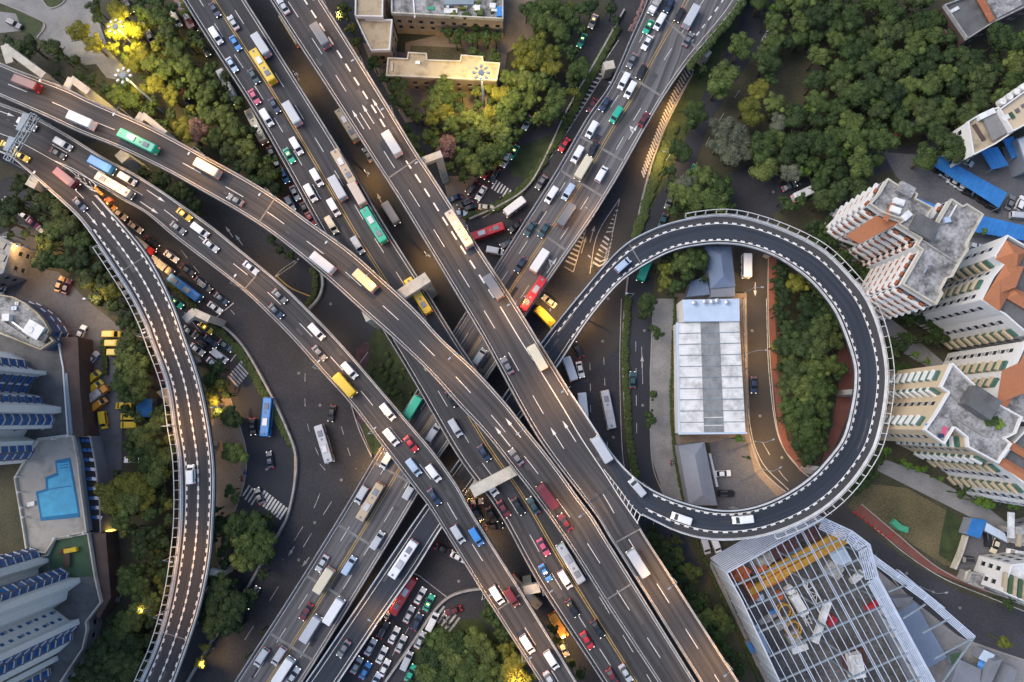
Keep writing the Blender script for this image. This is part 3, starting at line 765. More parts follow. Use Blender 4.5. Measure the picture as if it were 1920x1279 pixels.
zebra([(932,338),(958,356)], 6, (-10,16), .5, 'paint'); zebra([(1207,905),(1228,920)], 5, (-8,10), .5)
zebra([(833,1137),(862,1158)], 5, (-20,26), .6)
mb = MB()
pline([(553,850),(552,900),(545,948)], .04, .5, mb, dz=0); pline([(519,518),(545,540),(583,556)], .04, .35, mb, dz=0)
o = mb.build('road_marking', M['paint_y']); o['kind'] = 'structure'
# kerbs
kb = MB()
for pts, w, h in (([(1298,140),(1258,215),(1235,270),(1212,340),(1190,440),(1175,540),(1168,640),(1172,780),(1186,905)], .5, .35),
                  ([(1225,560),(1220,700),(1222,860),(1245,930)], .3, .14), ([(1268,560),(1262,700),(1263,800),(1280,950)], .3, .14),
                  ([(1442,430),(1440,560),(1446,700),(1462,822),(1502,882),(1540,905)], .3, .14), ([(1393,560),(1398,700),(1402,800),(1428,880),(1480,928)], .35, .14),
                  ([(160,-40),(205,95),(243,136)], .35, .3), ([(0,5),(82,42),(70,72)], .35, .3), ([(62,-30),(88,12),(102,15),(122,2),(125,-30)], .4, .3),
                  ([(690,660),(665,700),(660,760),(680,810),(698,856)], .3, .15), ([(430,740),(450,800),(462,850),(458,905),(440,960)], .3, .14),
                  ([(1615,945),(1680,1000),(1760,1065),(1850,1108),(1960,1140)], .3, .14), ([(1640,1040),(1700,1115),(1800,1195),(1960,1250)], .3, .14),
                  ([(395,1090),(360,1160),(300,1279)], .3, .2), ([(1340,1060),(1420,1250)], .3, .14)):
    zwall(pts, 0, h, w, kb)
o = kb.build('kerb', M['kerb']); o['kind'] = 'structure'

def wall_thing(name, label, cat, pts, z0, z1, w, m, group=None):
    mb = MB(); zwall(pts, z0, z1, w, mb); o = mb.build(name, M[m]); tag(o, label, cat, group); return o
wall_thing('retaining_wall', 'curved concrete divider between the left slip road and the wide dark junction', 'wall', [(392,592),(450,640),(500,722),(540,805),(556,855),(554,905),(542,962),(528,992),(500,1040),(462,1107),(400,1200),(378,1235),(340,1300)], 0, 1.1, .7, 'barrier')
wall_thing('retaining_wall', 'curved concrete divider beside the rounded corner right of the small crossing', 'wall', [(580,580),(598,560),(606,535),(602,510),(588,490)], 0, 1.0, .8, 'barrier')
wall_thing('retaining_wall', 'curved wall running under the top road above the jammed side street', 'wall', [(1170,20),(1120,110),(1062,210),(1025,290),(990,350),(940,385),(880,412)], 0, 1.0, .6, 'barrier')
wall_thing('retaining_wall', 'curved concrete divider around the jammed junction at bottom centre', 'wall', [(902,1103),(870,1108),(840,1120),(812,1148),(770,1210),(700,1310)], 0, 1.0, .7, 'barrier')
wall_thing('retaining_wall', 'thin curved barrier at the edge of the flower bed island', 'wall', [(652,690),(655,740),(672,800),(697,856)], 0, .6, .35, 'barrier')
def hedge(label, pts, w, h=1.0):
    q = cr(pts, 5); mb = MB()
    W = [P(x, y, 0) for x, y in q]
    for c in W:
        for _ in range(3):
            mb.ico((c.x+random.uniform(-w,w)*.28, c.y+random.uniform(-w,w)*.28, h*.5), random.uniform(.38,.55)*w, 1, h/w*1.0, .2)
    for c in W:
        for _ in range(26):
            p = Vector((c.x+random.uniform(-.5,.5)*w, c.y+random.uniform(-.5,.5)*w, h*random.uniform(.6,1.1)))
            a = Vector((random.uniform(-1,1), random.uniform(-1,1), random.uniform(-.5,.5)))*.25; b = Vector((random.uniform(-1,1), random.uniform(-1,1), random.uniform(-.5,.5)))*.25
            mb.add([p, p+a, p+b], [(0,1,2)])
    o = mb.build('hedge', M['hedge']); tag(o, label, 'hedge', 'clipped hedges along the roads'); return o
hedge('long clipped hedge outside the divider of the left slip road', [(386,600),(440,648),(470,690),(500,745),(530,800),(545,828)], 2.2)
hedge('small curved hedge inside the rounded corner by the small crossing', [(578,572),(590,550),(592,525),(586,505)], 1.6)
hedge('curved hedge above the jammed side street, ending under the top road', [(1155,55),(1105,150),(1060,235),(1030,285),(1000,330),(960,370),(920,392),(875,405)], 2.2)
hedge('hedge between the brown lit ground road and the park service road', [(1262,240),(1235,310),(1212,380),(1190,450),(1182,500)], 2.6)
hedge('long narrow hedge left of the dark service road, below the loop', [(1178,560),(1172,660),(1176,760),(1182,840),(1192,890)], 1.8)
hedge('thin bright hedge along the left side of the depot lane', [(1266,560),(1260,680),(1258,760),(1266,860),(1284,950)], .9, .8)
hedge('thin hedge beside the lane left of the steel framed building', [(1302,1005),(1330,1070),(1368,1150),(1425,1279)], .9, .8)
hedge('hedge along the left edge of the stopped cars at centre left', [(318,532),(350,562),(385,598)], 1.4, .8)
hedge('hedge by the planted edge of the pale car park', [(196,640),(200,700)], 1.6, 1.2)
# planted edge on the wide road
def edge_planter():
    mb = MB()
    for k in range(100):
        sv, u = R4.find(1392-k*1.04, -10+k*1.28)
        c = R4.at(sv, 1.0, .4); ac = (R4.at(sv,1)-R4.at(sv,0)).normalized()
        c = c+ac*random.uniform(0,1.4)
        mb.ico(c, random.uniform(.7,1.1), 1, .9, .25)
        for _ in range(24):
            p = c+Vector((random.uniform(-1,1), random.uniform(-1,1), random.uniform(.0,.9)))
            mb.add([p, p+Vector((random.uniform(-.3,.3), random.uniform(-.3,.3), .1)), p+Vector((random.uniform(-.3,.3), random.uniform(-.3,.3), -.1))], [(0,1,2)])
    o = mb.build('planter', M['hedge']); tag(o, 'long leafy planting trailing over the right parapet of the wide pale road', 'planter')
    mb = MB()
    for k in range(34):
        sv, u = R4.find(1205-k*.8, 5+k*1.9); c = R4.at(sv, 0, .5)-(R4.at(sv,1)-R4.at(sv,0)).normalized()*random.uniform(.2,1.0)
        mb.ico(c, random.uniform(.5,.9), 1, .9, .3)
    o = mb.build('planter', M['leaf_pink']); tag(o, 'pink flowering planting on the left parapet of the wide pale road', 'planter')
edge_planter()
# ================================================================ vehicles
def ring(x, w, z0, z1, r=.25, topw=None):
    tw = w if topw is None else topw
    return [(x,-w,z0),(x,-w,z1-r),(x,-tw+r*.35,z1-r*.3),(x,-tw+r,z1),(x,tw-r,z1),(x,tw-r*.35,z1-r*.3),(x,w,z1-r),(x,w,z0)]
MESH = {}
def wheel_mesh(r=.33, w=.22):
    mb = MB(); mb.tube((0,-w/2,0), (0,w/2,0), r, n=10); return mb.mesh('wheel', M['tyre'])
def hull(secs): mb = MB(); mb.loft([ring(*s) for s in secs]); return mb.mesh('body')
def plate(pts, name='plate', mat=None, t=.04):
    mb = MB(); n = len(pts); lo = [(p[0],p[1],p[2]-t) for p in pts]
    mb.add(pts+lo, [tuple(range(n)), tuple(range(2*n-1, n-1, -1))]+[(i, i+n, (i+1)%n+n, (i+1)%n) for i in range(n)])
    return mb.mesh(name, mat)
def boxm(c, d, name, mat, taper=1.0): mb = MB(); mb.box(c, d, 0, taper); return mb.mesh(name, mat)
def lights(x, y, z, sx, sy, sz, name, mat): return boxm((x, y, z), (sx, sy, sz), name, M[mat])
def make_kinds():
    K = {}
    # sedan: x forward; parts as (name, mesh, paint?, sub-parent, location)
    W = wheel_mesh()
    def wheels(xs, y, r=.33, w=None): return [('wheel', w or W, False, (x, s*y, r)) for x in xs for s in (1, -1)]
    sed = [('body', hull([(2.42,.62,.35,.62,.1),(2.36,.82,.25,.72,.12),(2.0,.90,.22,.84,.14),(1.0,.92,.2,.98,.14),(.4,.92,.2,1.0,.12),(-1.4,.92,.2,1.02,.12),(-2.1,.90,.22,.98,.14),(-2.36,.82,.28,.90,.12),(-2.42,.66,.35,.8,.1)]), True, (0,0,0))]
    mb = MB(); mb.add([(1.05,-.80,.99),(1.05,.80,.99),(.32,.62,1.40),(.32,-.62,1.40)], [(0,1,2,3)])
    sed.append(('windscreen', plate([(1.08,-.78,.98),(1.08,.78,.98),(.28,.60,1.43),(.28,-.60,1.43)], 'windscreen', M['glass']), False, (0,0,0)))
    sed.append(('rear_window', plate([(-1.12,-.58,1.42),(-1.12,.58,1.42),(-1.78,.74,1.03),(-1.78,-.74,1.03)], 'rear_window', M['glass']), False, (0,0,0)))
    for s in (1, -1):
        sed.append(('side_window', plate([(.95,s*.84,1.02),(.28,s*.64,1.40),(-1.1,s*.62,1.40),(-1.6,s*.84,1.04)], 'side_window', M['glass']), False, (0,0,0)))
    mb = MB(); mb.loft([ring(.30,.62,1.36,1.45,.05), ring(-.4,.66,1.36,1.50,.06), ring(-1.12,.60,1.36,1.44,.05)])
    sed.append(('roof', mb.mesh('roof'), True, (0,0,0)))
    sed += wheels((1.42,-1.42), .84)
    for s in (1, -1):
        sed.append(('headlight', lights(2.33, s*.62, .66, .16, .32, .14, 'headlight', 'head'), False, (0,0,0)))
        sed.append(('tail_light', lights(-2.36, s*.64, .82, .14, .3, .12, 'tail_light', 'tail'), False, (0,0,0)))
        sed.append(('mirror', boxm((.78, s*1.0, 1.0), (.16, .2, .12), 'mirror', M['tyre']), False, (0,0,0)))
    K['sedan'] = sed
    suv = [('body', hull([(2.4,.7,.4,.85,.1),(2.3,.88,.3,1.0,.12),(1.2,.95,.28,1.12,.12),(.9,.95,.28,1.16,.12),(-2.2,.95,.28,1.18,.12),(-2.4,.85,.35,1.1,.1)]), True, (0,0,0)),
      ('windscreen', plate([(1.05,-.82,1.14),(1.05,.82,1.14),(.40,.70,1.66),(.40,-.70,1.66)], 'windscreen', M['glass']), False, (0,0,0)),
      ('rear_window', plate([(-2.0,-.70,1.66),(-2.0,.70,1.66),(-2.32,.78,1.2),(-2.32,-.78,1.2)], 'rear_window', M['glass']), False, (0,0,0))]
    for s in (1, -1): suv.append(('side_window', plate([(.95,s*.90,1.16),(.40,s*.72,1.64),(-2.0,s*.72,1.64),(-2.3,s*.9,1.18)], 'side_window', M['glass']), False, (0,0,0)))
    mb = MB(); mb.loft([ring(.42,.72,1.62,1.72,.05), ring(-.6,.76,1.62,1.78,.06), ring(-2.02,.72,1.62,1.72,.05)]); suv.append(('roof', mb.mesh('roof'), True, (0,0,0)))
    for s in (1, -1): suv.append(('roof_rail', boxm((-.8, s*.62, 1.80), (2.0, .05, .06), 'roof_rail', M['chrome']), False, (0,0,0)))
    suv += wheels((1.45,-1.5), .86, .37)
    for s in (1, -1):
        suv.append(('headlight', lights(2.3, s*.66, .86, .18, .34, .16, 'headlight', 'head'), False, (0,0,0)))
        suv.append(('tail_light', lights(-2.36, s*.76, 1.05, .12, .2, .2, 'tail_light', 'tail'), False, (0,0,0)))
    K['suv'] = suv
    van = [('body', hull([(2.55,.7,.4,.8,.1),(2.45,.9,.3,1.05,.12),(1.75,.95,.28,1.30,.12),(1.1,.95,.28,1.9,.16),(.6,.96,.28,2.0,.18),(-2.4,.96,.28,2.0,.18),(-2.55,.9,.3,1.9,.14)]), True, (0,0,0)),
      ('windscreen', plate([(1.80,-.80,1.32),(1.80,.80,1.32),(1.10,.76,1.98),(1.10,-.76,1.98)], 'windscreen', M['glass']), False, (0,0,0)),
      ('rear_window', plate([(-2.52,-.7,1.85),(-2.52,.7,1.85),(-2.62,.7,1.3),(-2.62,-.7,1.3)], 'rear_window', M['glass']), False, (0,0,0))]
    for s in (1, -1): van.append(('side_window', plate([(1.3,s*.985,1.25),(.9,s*.985,1.7),(-2.1,s*.985,1.7),(-2.1,s*.985,1.25)], 'side_window', M['glass']), False, (0,0,0)))
    van.append(('roof_panel', boxm((-.9, 0, 2.02), (2.6, 1.35, .06), 'roof_panel', None), True, (0,0,0)))
    van += wheels((1.65,-1.6), .86, .35)
    for s in (1, -1):
        van.append(('headlight', lights(2.46, s*.7, .82, .18, .3, .18, 'headlight', 'head'), False, (0,0,0)))
        van.append(('tail_light', lights(-2.55, s*.82, 1.0, .1, .14, .3, 'tail_light', 'tail'), False, (0,0,0)))
    K['van'] = van
    BW = wheel_mesh(.48, .3)
    def bus(Lh, nm):
        b = [('body', hull([(Lh,1.05,.4,2.5,.2),(Lh-.15,1.24,.3,2.95,.22),(Lh-1,1.25,.3,3.05,.22),(-Lh+.3,1.25,.3,3.05,.22),(-Lh,1.15,.4,2.85,.2)]), True, (0,0,0)),
          ('windscreen', plate([(Lh+.03,-1.0,1.1),(Lh+.03,1.0,1.1),(Lh-.1,1.05,2.75),(Lh-.1,-1.05,2.75)], 'windscreen', M['glass']), False, (0,0,0)),
          ('roof_unit', boxm((Lh*.25,0,3.18), (2.4,1.5,.28), 'roof_unit', M['chrome'], .9), False, (0,0,0)),
          ('roof_unit', boxm((-Lh*.55,0,3.15), (1.8,1.4,.22), 'roof_unit', M['greywall'], .9), False, (0,0,0))]
        b += [('roof_hatch', boxm((x*Lh/5, 0, 3.08), (.6, .6, .08), 'roof_hatch', M['greywall']), False, (0,0,0)) for x in (-1.2,4.2)]
        for s in (1, -1): b.append(('side_window', boxm((-.1, s*1.25, 2.0), (Lh*2-1.2, .04, .9), 'side_window', M['glass']), False, (0,0,0)))
        b += wheels((Lh-2.4,-Lh+3.0), 1.12, .48, BW)
        for s in (1, -1):
            b.append(('headlight', lights(Lh-.02, s*.9, .75, .14, .3, .2, 'headlight', 'head'), False, (0,0,0)))
            b.append(('tail_light', lights(-Lh, s*1.0, 1.2, .12, .2, .4, 'tail_light', 'tail'), False, (0,0,0)))
        if nm == 'minibus': b = [q for q in b if q[0] not in ('roof_unit', 'roof_hatch')]
        K[nm] = b
    bus(5.6, 'bus'); bus(3.6, 'minibus')
    tr = [('cab', hull([(3.5,.85,.5,1.7,.2),(3.35,1.02,.4,2.1,.2),(2.7,1.05,.4,2.35,.2),(1.8,1.05,.4,2.35,.2)]), True, (0,0,0)),
      ('windscreen', plate([(3.56,-.8,1.3),(3.56,.8,1.3),(3.2,.82,2.18),(3.2,-.82,2.18)], 'windscreen', M['glass']), False, (0,0,0)),
      ('chassis', boxm((-.3,0,.7), (6.4,1.0,.3), 'chassis', M['tyre']), False, (0,0,0))]
    mb = MB(); mb.box((-1.0,0,1.85), (5.2,2.15,2.0)); [mb.box((-1.0+k*.85,0,2.87), (.08,2.15,.05)) for k in (-3,-2,-1,0,1,2,3)]
    tr.append(('cargo_box', mb.mesh('cargo_box', M['clutter']), False, (0,0,0)))
    tr += wheels((2.4,-2.2), .95, .45, BW)
    for s in (1, -1):
        tr.append(('headlight', lights(3.5, s*.75, .8, .12, .26, .18, 'headlight', 'head'), False, (0,0,0)))
        tr.append(('tail_light', lights(-3.62, s*.9, .9, .08, .3, .14, 'tail_light', 'tail'), False, (0,0,0)))
    K['truck'] = tr
    K['taxi'] = sed + [('roof_sign', boxm((-.3,0,1.56), (.22,.62,.14), 'roof_sign', M['lampglow']), False, (0,0,0))]
    return K
KINDS = make_kinds()
for kd in KINDS.values():
    for nm, me, paint, _ in kd:
        if paint and not me.materials: me.materials.append(M['car_white'])
OFF_HEAD = M['chrome']; OFF_TAIL = mat('tail_light_off', (.25,.02,.02), rough=.3)
def vehicle(kind, color, loc, rz, lit=True, pitch=0.0):
    root = empty({'taxi':'taxi','sedan':'car','suv':'suv_car','van':'van','bus':'bus','minibus':'minibus','truck':'box_truck'}[kind], loc, rz)
    for nm, me, paint, lc in KINDS[kind]:
        if paint: link(nm, me, M['car_'+color], root, lc, own=True)
        else:
            o = link(nm, me, None, root, lc)
            if nm in ('headlight', 'tail_light') and not lit:
                o.material_slots[0].link = 'OBJECT'; o.material_slots[0].material = OFF_HEAD if nm == 'headlight' else OFF_TAIL
    return root
CATN = {'taxi':'taxi','sedan':'car','suv':'car','van':'van','bus':'bus','minibus':'minibus','truck':'truck'}
NUM = ['first','second','third','fourth','fifth','sixth','seventh','eighth','ninth','tenth','eleventh','twelfth','thirteenth','fourteenth']
def traffic(D, road, group, items):
    """items: (px,py,kind,colour,forward?)"""
    made = []
    for it in items:
        px, py, kind, colr, fwd = it
        sv, u = D.find(px, py, .9); t = D.tangent(sv); c = D.at(sv, u, .012)
        rz = math.atan2(t.y, t.x) + (0 if fwd else math.pi)
        v = vehicle(kind, colr, c, rz); made.append((py, kind, colr, v))
    cnt = {}; tot = {}
    for py, kind, colr, v in made: tot[(CATN[kind], colr)] = tot.get((CATN[kind], colr), 0)+1
    for py, kind, colr, v in sorted(made, key=lambda a: a[0]):
        key = (CATN[kind], colr); n = cnt.get(key, 0); cnt[key] = n+1
        if tot[key] == 1: lab = f'the only {colr} {CATN[kind]} on {road}'
        else: lab = f'{NUM[n]} {colr} {CATN[kind]} from the top on {road}'
        tag(v, lab, CATN[kind], group)
traffic(R3, 'the double yellow lined road', 'vehicles on the middle road', [
 (402,17,'sedan','dark blue',1),(437,42,'sedan','silver',0),(405,67,'van','white',1),(441,80,'sedan','blue',1),(492,88,'minibus','silver',0),(434,120,'sedan','pale blue',1),
 (496,128,'bus','yellow',0),(475,142,'sedan','dark teal',1),(476,180,'sedan','pink',1),(514,197,'sedan','dark blue',1),(500,220,'van','white',1),(550,216,'minibus','silver',0),
 (556,274,'van','white',1),(541,290,'taxi','green',1),(594,333,'van','white',1),(582,361,'van','white',1),(626,389,'van','white',1),(622,422,'van','cream',1),(671,460,'van','silver',1),
 (635,355,'minibus','silver',0),(648,318,'bus','tan',0),(672,366,'minibus','beige',0),(703,425,'bus','green',0),(785,556,'bus','yellow',0),(854,802,'van','silver',1),(847,747,'sedan','black',1),
 (908,850,'sedan','dark blue',1),(922,915,'van','white',1),(945,955,'sedan','maroon',1),(972,950,'sedan','black',1),(1000,948,'sedan','dark teal',0),(1019,1026,'sedan','pink',1),
 (1023,1075,'sedan','blue',1),(1060,1087,'van','white',1),(1069,1054,'bus','silver',0),(1074,1142,'sedan','black',1),(1121,1180,'sedan','black',1),(1102,1203,'sedan','red',1),
 (1174,1263,'sedan','silver',1),(1150,1272,'sedan','maroon',1),(838,700,'sedan','dark blue',1),(772,640,'sedan','dark teal',1)])
traffic(R5, 'the left middle road', 'vehicles on the left middle road', [
 (52,234,'van','white',1),(120,271,'van','silver',1),(107,287,'sedan','black',1),(195,312,'minibus','blue',1),(240,336,'van','silver',1),(218,350,'bus','beige',1),(345,402,'taxi','yellow',1),
 (376,432,'van','white',1),(333,427,'sedan','grey',1),(12,272,'sedan','yellow',1),(36,291,'taxi','yellow',1),(470,502,'sedan','pale blue',1),(524,555,'sedan','grey',1),(517,583,'sedan','dark blue',1),
 (594,622,'van','white',1),(599,662,'sedan','grey',1),(656,695,'van','white',1),(648,722,'minibus','yellow',1),(727,772,'van','white',1),(734,820,'van','white',1),(770,832,'sedan','red',1),
 (776,876,'van','pale blue',1),(813,887,'van','white',1),(814,932,'sedan','dark blue',1),(859,1002,'van','silver',1),(893,1006,'van','blue',1),(932,1116,'van','white',1),(960,1120,'van','maroon',1),
 (989,1208,'van','white',1),(1034,1237,'van','white',1),(1032,1276,'sedan','silver',1),(395,460,'sedan','silver',1)])
traffic(R6, 'the curving left ramp', 'vehicles on the left ramp', [(128,336,'minibus','maroon',1),(149,382,'sedan','dark blue',1),(358,890,'van','white',0)])
traffic(R2, 'the curved top road', 'vehicles on the curved top road', [
 (55,160,'minibus','maroon',0),(155,228,'minibus','white',0),(262,268,'bus','green',0),(392,318,'minibus','beige',0),(440,374,'sedan','grey',0),(607,495,'minibus','silver',0),(686,528,'minibus','tan',0),
 (968,857,'sedan','grey',0),(1026,930,'minibus','maroon',0),(1060,980,'sedan','maroon',0)])
traffic(R1, 'the straight top road', 'vehicles on the straight top road', [
 (530,10,'sedan','silver',0),(602,70,'minibus','grey',0),(736,272,'minibus','silver',0),(862,432,'bus','beige',0),(926,540,'minibus','grey',0),(1008,672,'minibus','cream',0),(950,684,'sedan','grey',0),
 (1195,1055,'minibus','silver',0)])
traffic(LP, 'the loop ramp', 'vehicles on the loop ramp', [(1168,497,'van','pale blue',1),(1277,972,'van','white',1),(1392,974,'van','white',1),(1196,915,'van','silver',1),(1127,842,'minibus','silver',1),
 (757,1047,'bus','white',0),(644,1217,'sedan','grey',0)])
traffic(R4, 'the wide pale low road', 'vehicles on the wide low road', [
 (1222,16,'truck','white',0),(1250,14,'sedan','dark blue',0),(1232,46,'van','white',0),(1211,55,'taxi','green',0),(1211,82,'sedan','white',0),(1182,117,'sedan','grey',0),(1168,155,'van','white',0),
 (1202,135,'sedan','black',0),(1181,170,'van','white',0),(1155,216,'van','green',0),(1299,30,'minibus','silver',1),(1297,67,'sedan','grey',1),(1207,224,'sedan','maroon',1),(1275,27,'sedan','black',0),
 (1109,244,'van','white',0),(1082,291,'van','white',0),(1112,279,'sedan','black',0),(1135,194,'sedan','dark blue',0),(1033,367,'van','white',0),(1065,361,'van','pale blue',0),(1093,318,'minibus','cream',0),
 (1128,326,'van','white',1),(1062,405,'minibus','grey',1),(993,430,'sedan','dark teal',0),(1020,432,'sedan','dark teal',0),(1012,490,'minibus','white',1),(976,497,'sedan','dark blue',0),(1000,552,'bus','red',1),
 (678,928,'van','silver',0),(696,940,'bus','tan',0),(768,920,'van','silver',1),(725,862,'van','silver',0),(775,764,'minibus','green',0),(812,812,'van','silver',1),(900,668,'van','silver',1),
 (604,1056,'sedan','silver',0),(609,1087,'minibus','cream',0),(708,1013,'van','silver',1),(655,1060,'van','pale blue',1),(627,1145,'minibus','white',1),(584,1178,'minibus','silver',1),(574,1147,'sedan','maroon',0),
 (491,1232,'van','silver',0),(523,1230,'van','silver',0),(533,1256,'minibus','white',1),(549,1268,'sedan','silver',1)])
# ---------------------------------------------------------------- ground traffic: px,py,dx,dy (heading in the picture),kind,colour
def ground_cars(place, group, items, lit=True, z=.05):
    made = []
    for px, py, dx, dy, kind, colr in items:
        a = P(px, py, z+.7); b = P(px+dx, py+dy, z+.7); t = (b-a).normalized()
        v = vehicle(kind, colr, (a.x, a.y, z), math.atan2(t.y, t.x), lit); made.append((py, kind, colr, v))
    cnt = {}; tot = {}
    for py, kind, colr, v in made: tot[(CATN[kind], colr)] = tot.get((CATN[kind], colr), 0)+1
    for py, kind, colr, v in sorted(made, key=lambda a: a[0]):
        key = (CATN[kind], colr); n = cnt.get(key, 0); cnt[key] = n+1
        if tot[key] == 1: lab = f'the only {colr} {CATN[kind]} {place}'
        else: lab = f'{NUM[n]} {colr} {CATN[kind]} from the top, {place}'
        tag(v, lab, CATN[kind], group)
ground_cars('queued below the left ramp', 'cars queued below the left ramp', [
 (225,402,1,.72,'sedan','beige'),(254,426,1,.72,'sedan','beige'),(285,455,1,.78,'sedan','black'),(273,463,1,.75,'truck','red'),(321,481,1,.72,'sedan','white'),(308,500,1,.78,'truck','tan'),(352,507,1,.75,'sedan','black'),
 (378,530,1,.75,'sedan','dark blue'),(350,541,1,.75,'bus','blue'),(403,577,1,.72,'sedan','white'),(385,537,1,.75,'suv','black'),(330,567,1,.72,'taxi','green'),(415,560,1,.8,'sedan','dark blue'),
 (363,596,1,.8,'suv','black'),(387,615,1,.75,'taxi','yellow'),(356,622,1,.75,'sedan','grey'),(376,632,1,.75,'sedan','black'),(370,655,1,.75,'sedan','silver'),(385,648,1,.75,'suv','black'),(423,648,1,.75,'sedan','dark teal'),
 (413,668,1,.8,'van','white'),(401,682,1,.8,'sedan','white'),(205,385,1,.75,'taxi','orange'),(396,640,1,.75,'sedan','dark blue')])
ground_cars('jammed at bottom centre', 'cars jammed at bottom centre', [
 (773,1085,-.62,1,'taxi','maroon') if False else (757,1115,.6,-1,'bus','red'),(788,1117,.55,-1,'sedan','white'),(804,1130,.5,-1,'taxi','green'),(767,1152,.5,-1,'sedan','silver'),(782,1166,.5,-1,'sedan','dark blue'),
 (719,1180,.55,-1,'suv','black'),(739,1191,.5,-1,'sedan','white'),(752,1207,.5,-1,'sedan','silver'),(695,1213,.55,-1,'sedan','white'),(716,1228,.5,-1,'sedan','white'),(669,1247,.55,-1,'sedan','silver'),(685,1257,.55,-1,'sedan','blue'),
 (721,1252,.5,-1,'sedan','white'),(704,1277,.5,-1,'sedan','pale blue'),(763,1238,.45,-1,'van','silver'),(788,1200,.5,-1,'sedan','silver'),(811,1165,.5,-1,'van','white'),(770,1262,.5,-1,'sedan','green'),(730,1145,.6,-1,'sedan','beige')])
ground_cars('in the gaps near bottom centre', 'cars under the decks at bottom centre', [
 (850,1145,-.95,.35,'sedan','maroon'),(832,1030,1,.4,'sedan','black'),(860,1045,1,.5,'sedan','white'),(890,940,1,-.05,'sedan','beige'),(927,987,1,-.1,'sedan','black'),(922,966,.5,1,'sedan','black'),(895,963,.6,1,'sedan','dark blue'),
 (1047,1170,.62,1,'minibus','orange'),(1056,1215,.5,1,'sedan','beige'),(985,1108,1,1,'bus','tan')])
ground_cars('at the small junction above centre', 'cars jammed at the upper junction', [
 (902,362,-.62,1,'sedan','white'),(927,330,-.55,1,'suv','black'),(886,352,-.7,.6,'sedan','black'),(872,382,-1,.5,'suv','black'),(912,389,1,.1,'sedan','cream'),(884,388,1,-.4,'sedan','black'),(852,372,-.9,.35,'sedan','dark blue'),
 (912,322,-.6,1,'sedan','red'),(948,300,-.5,1,'suv','white'),(945,303,0,0.01,'sedan','white') if False else (963,285,-.6,1,'taxi','green'),(989,230,-.55,1,'sedan','white'),(862,400,1,0,'sedan','white')])
ground_cars('on the curved slip road above centre', 'vehicles on the curved slip road', [
 (965,390,-.8,.6,'minibus','white'),(912,438,-1,.35,'bus','red'),(928,471,1,.2,'van','white'),(952,456,-1,.5,'sedan','dark blue'),(1058,272,-.7,1,'sedan','red'),(1110,198,-.55,1,'sedan','maroon'),(1015,342,-.7,1,'sedan','grey'),(967,425,-.8,.6,'sedan','black')])
ground_cars('on the park roads at upper right', 'vehicles on the park roads', [
 (1112,40,-.45,1,'taxi','beige'),(1091,76,-.5,1,'taxi','green'),(1438,68,.5,-1,'sedan','silver'),(1681,252,1,-.6,'sedan','red'),(1706,236,-.8,.5,'sedan','silver'),(1505,365,1,-.45,'minibus','white'),(1480,350,1,-.4,'sedan','grey'),(1255,378,-.4,1,'sedan','grey'),
 (1243,415,-.4,1,'sedan','dark teal'),(1207,507,-.4,1,'minibus','green'),(1300,322,-.4,1,'sedan','green')])
ground_cars('on the ground road right of centre', 'vehicles on the ground road right of centre', [
 (1030,565,-1,-.8,'sedan','cream'),(1021,595,1,1,'minibus','yellow'),(1084,656,-.5,-1,'sedan','black'),(1068,692,-.35,-1,'minibus','white'),(1088,693,.25,1,'sedan','white'),(1139,768,.2,1,'bus','silver'),(1092,760,.1,1,'minibus','white')])
ground_cars('on the orange-lit road inside the loop', 'vehicles on the road inside the loop', [(1398,500,0,1,'minibus','white'),(1413,722,0,1,'sedan','dark blue')])
ground_cars('on the dark service road left of the depot', 'vehicles on the service road by the depot', [(1188,715,0,-1,'sedan','dark teal'),(1183,700,0,-1,'sedan','red')] if False else [(1186,712,0,-1,'sedan','dark teal')])
ground_cars('crossing the dark junction at lower left', 'vehicles crossing the dark junction', [
 (503,782,-.1,1,'bus','blue'),(610,832,.3,1,'bus','silver'),(622,775,-.2,1,'sedan','black'),(506,862,-.15,-1,'sedan','dark blue'),(486,930,-.35,-1,'sedan','grey'),(474,800,.05,1,'sedan','black'),(476,1115,.55,-1,'sedan','grey'),(417,1058,.55,-1,'sedan','grey'),
 (455,1155,.5,-1,'sedan','black')])
ground_cars('on the ground between the two straight roads', 'vehicles in the lit gap', [(648,235,-.55,-1,'minibus','tan') if False else (653,238,-.62,-1,'bus','tan'),(734,402,.62,1,'minibus','beige'),(548,60,-.6,-1,'bus','tan'),(690,290,-.6,-1,'sedan','grey')])
ground_cars('in the tree lined street at upper left', 'cars in the tree lined street at upper left', [
 (352,32,.5,1,'bus','maroon'),(331,37,.5,1,'van','white') ,(385,92,.5,1,'sedan','grey'),(374,72,.5,1,'sedan','black'),(430,165,.5,1,'bus','silver'),(460,205,.5,1,'bus','green') if False else (483,240,.5,1,'bus','cream'),
 (510,288,.5,1,'sedan','grey'),(533,330,.5,1,'suv','blue'),(553,362,.5,1,'sedan','white'),(572,392,.5,1,'sedan','black'),(544,382,.5,1,'suv','white'),(582,410,.5,1,'sedan','red'),(270,46,.5,1,'sedan','white'),(283,72,.5,1,'sedan','cream'),
 (242,12,.5,1,'sedan','black'),(345,175,.5,1,'sedan','pink'),(352,195,.5,1,'sedan','black'),(520,310,.5,1,'suv','silver')])
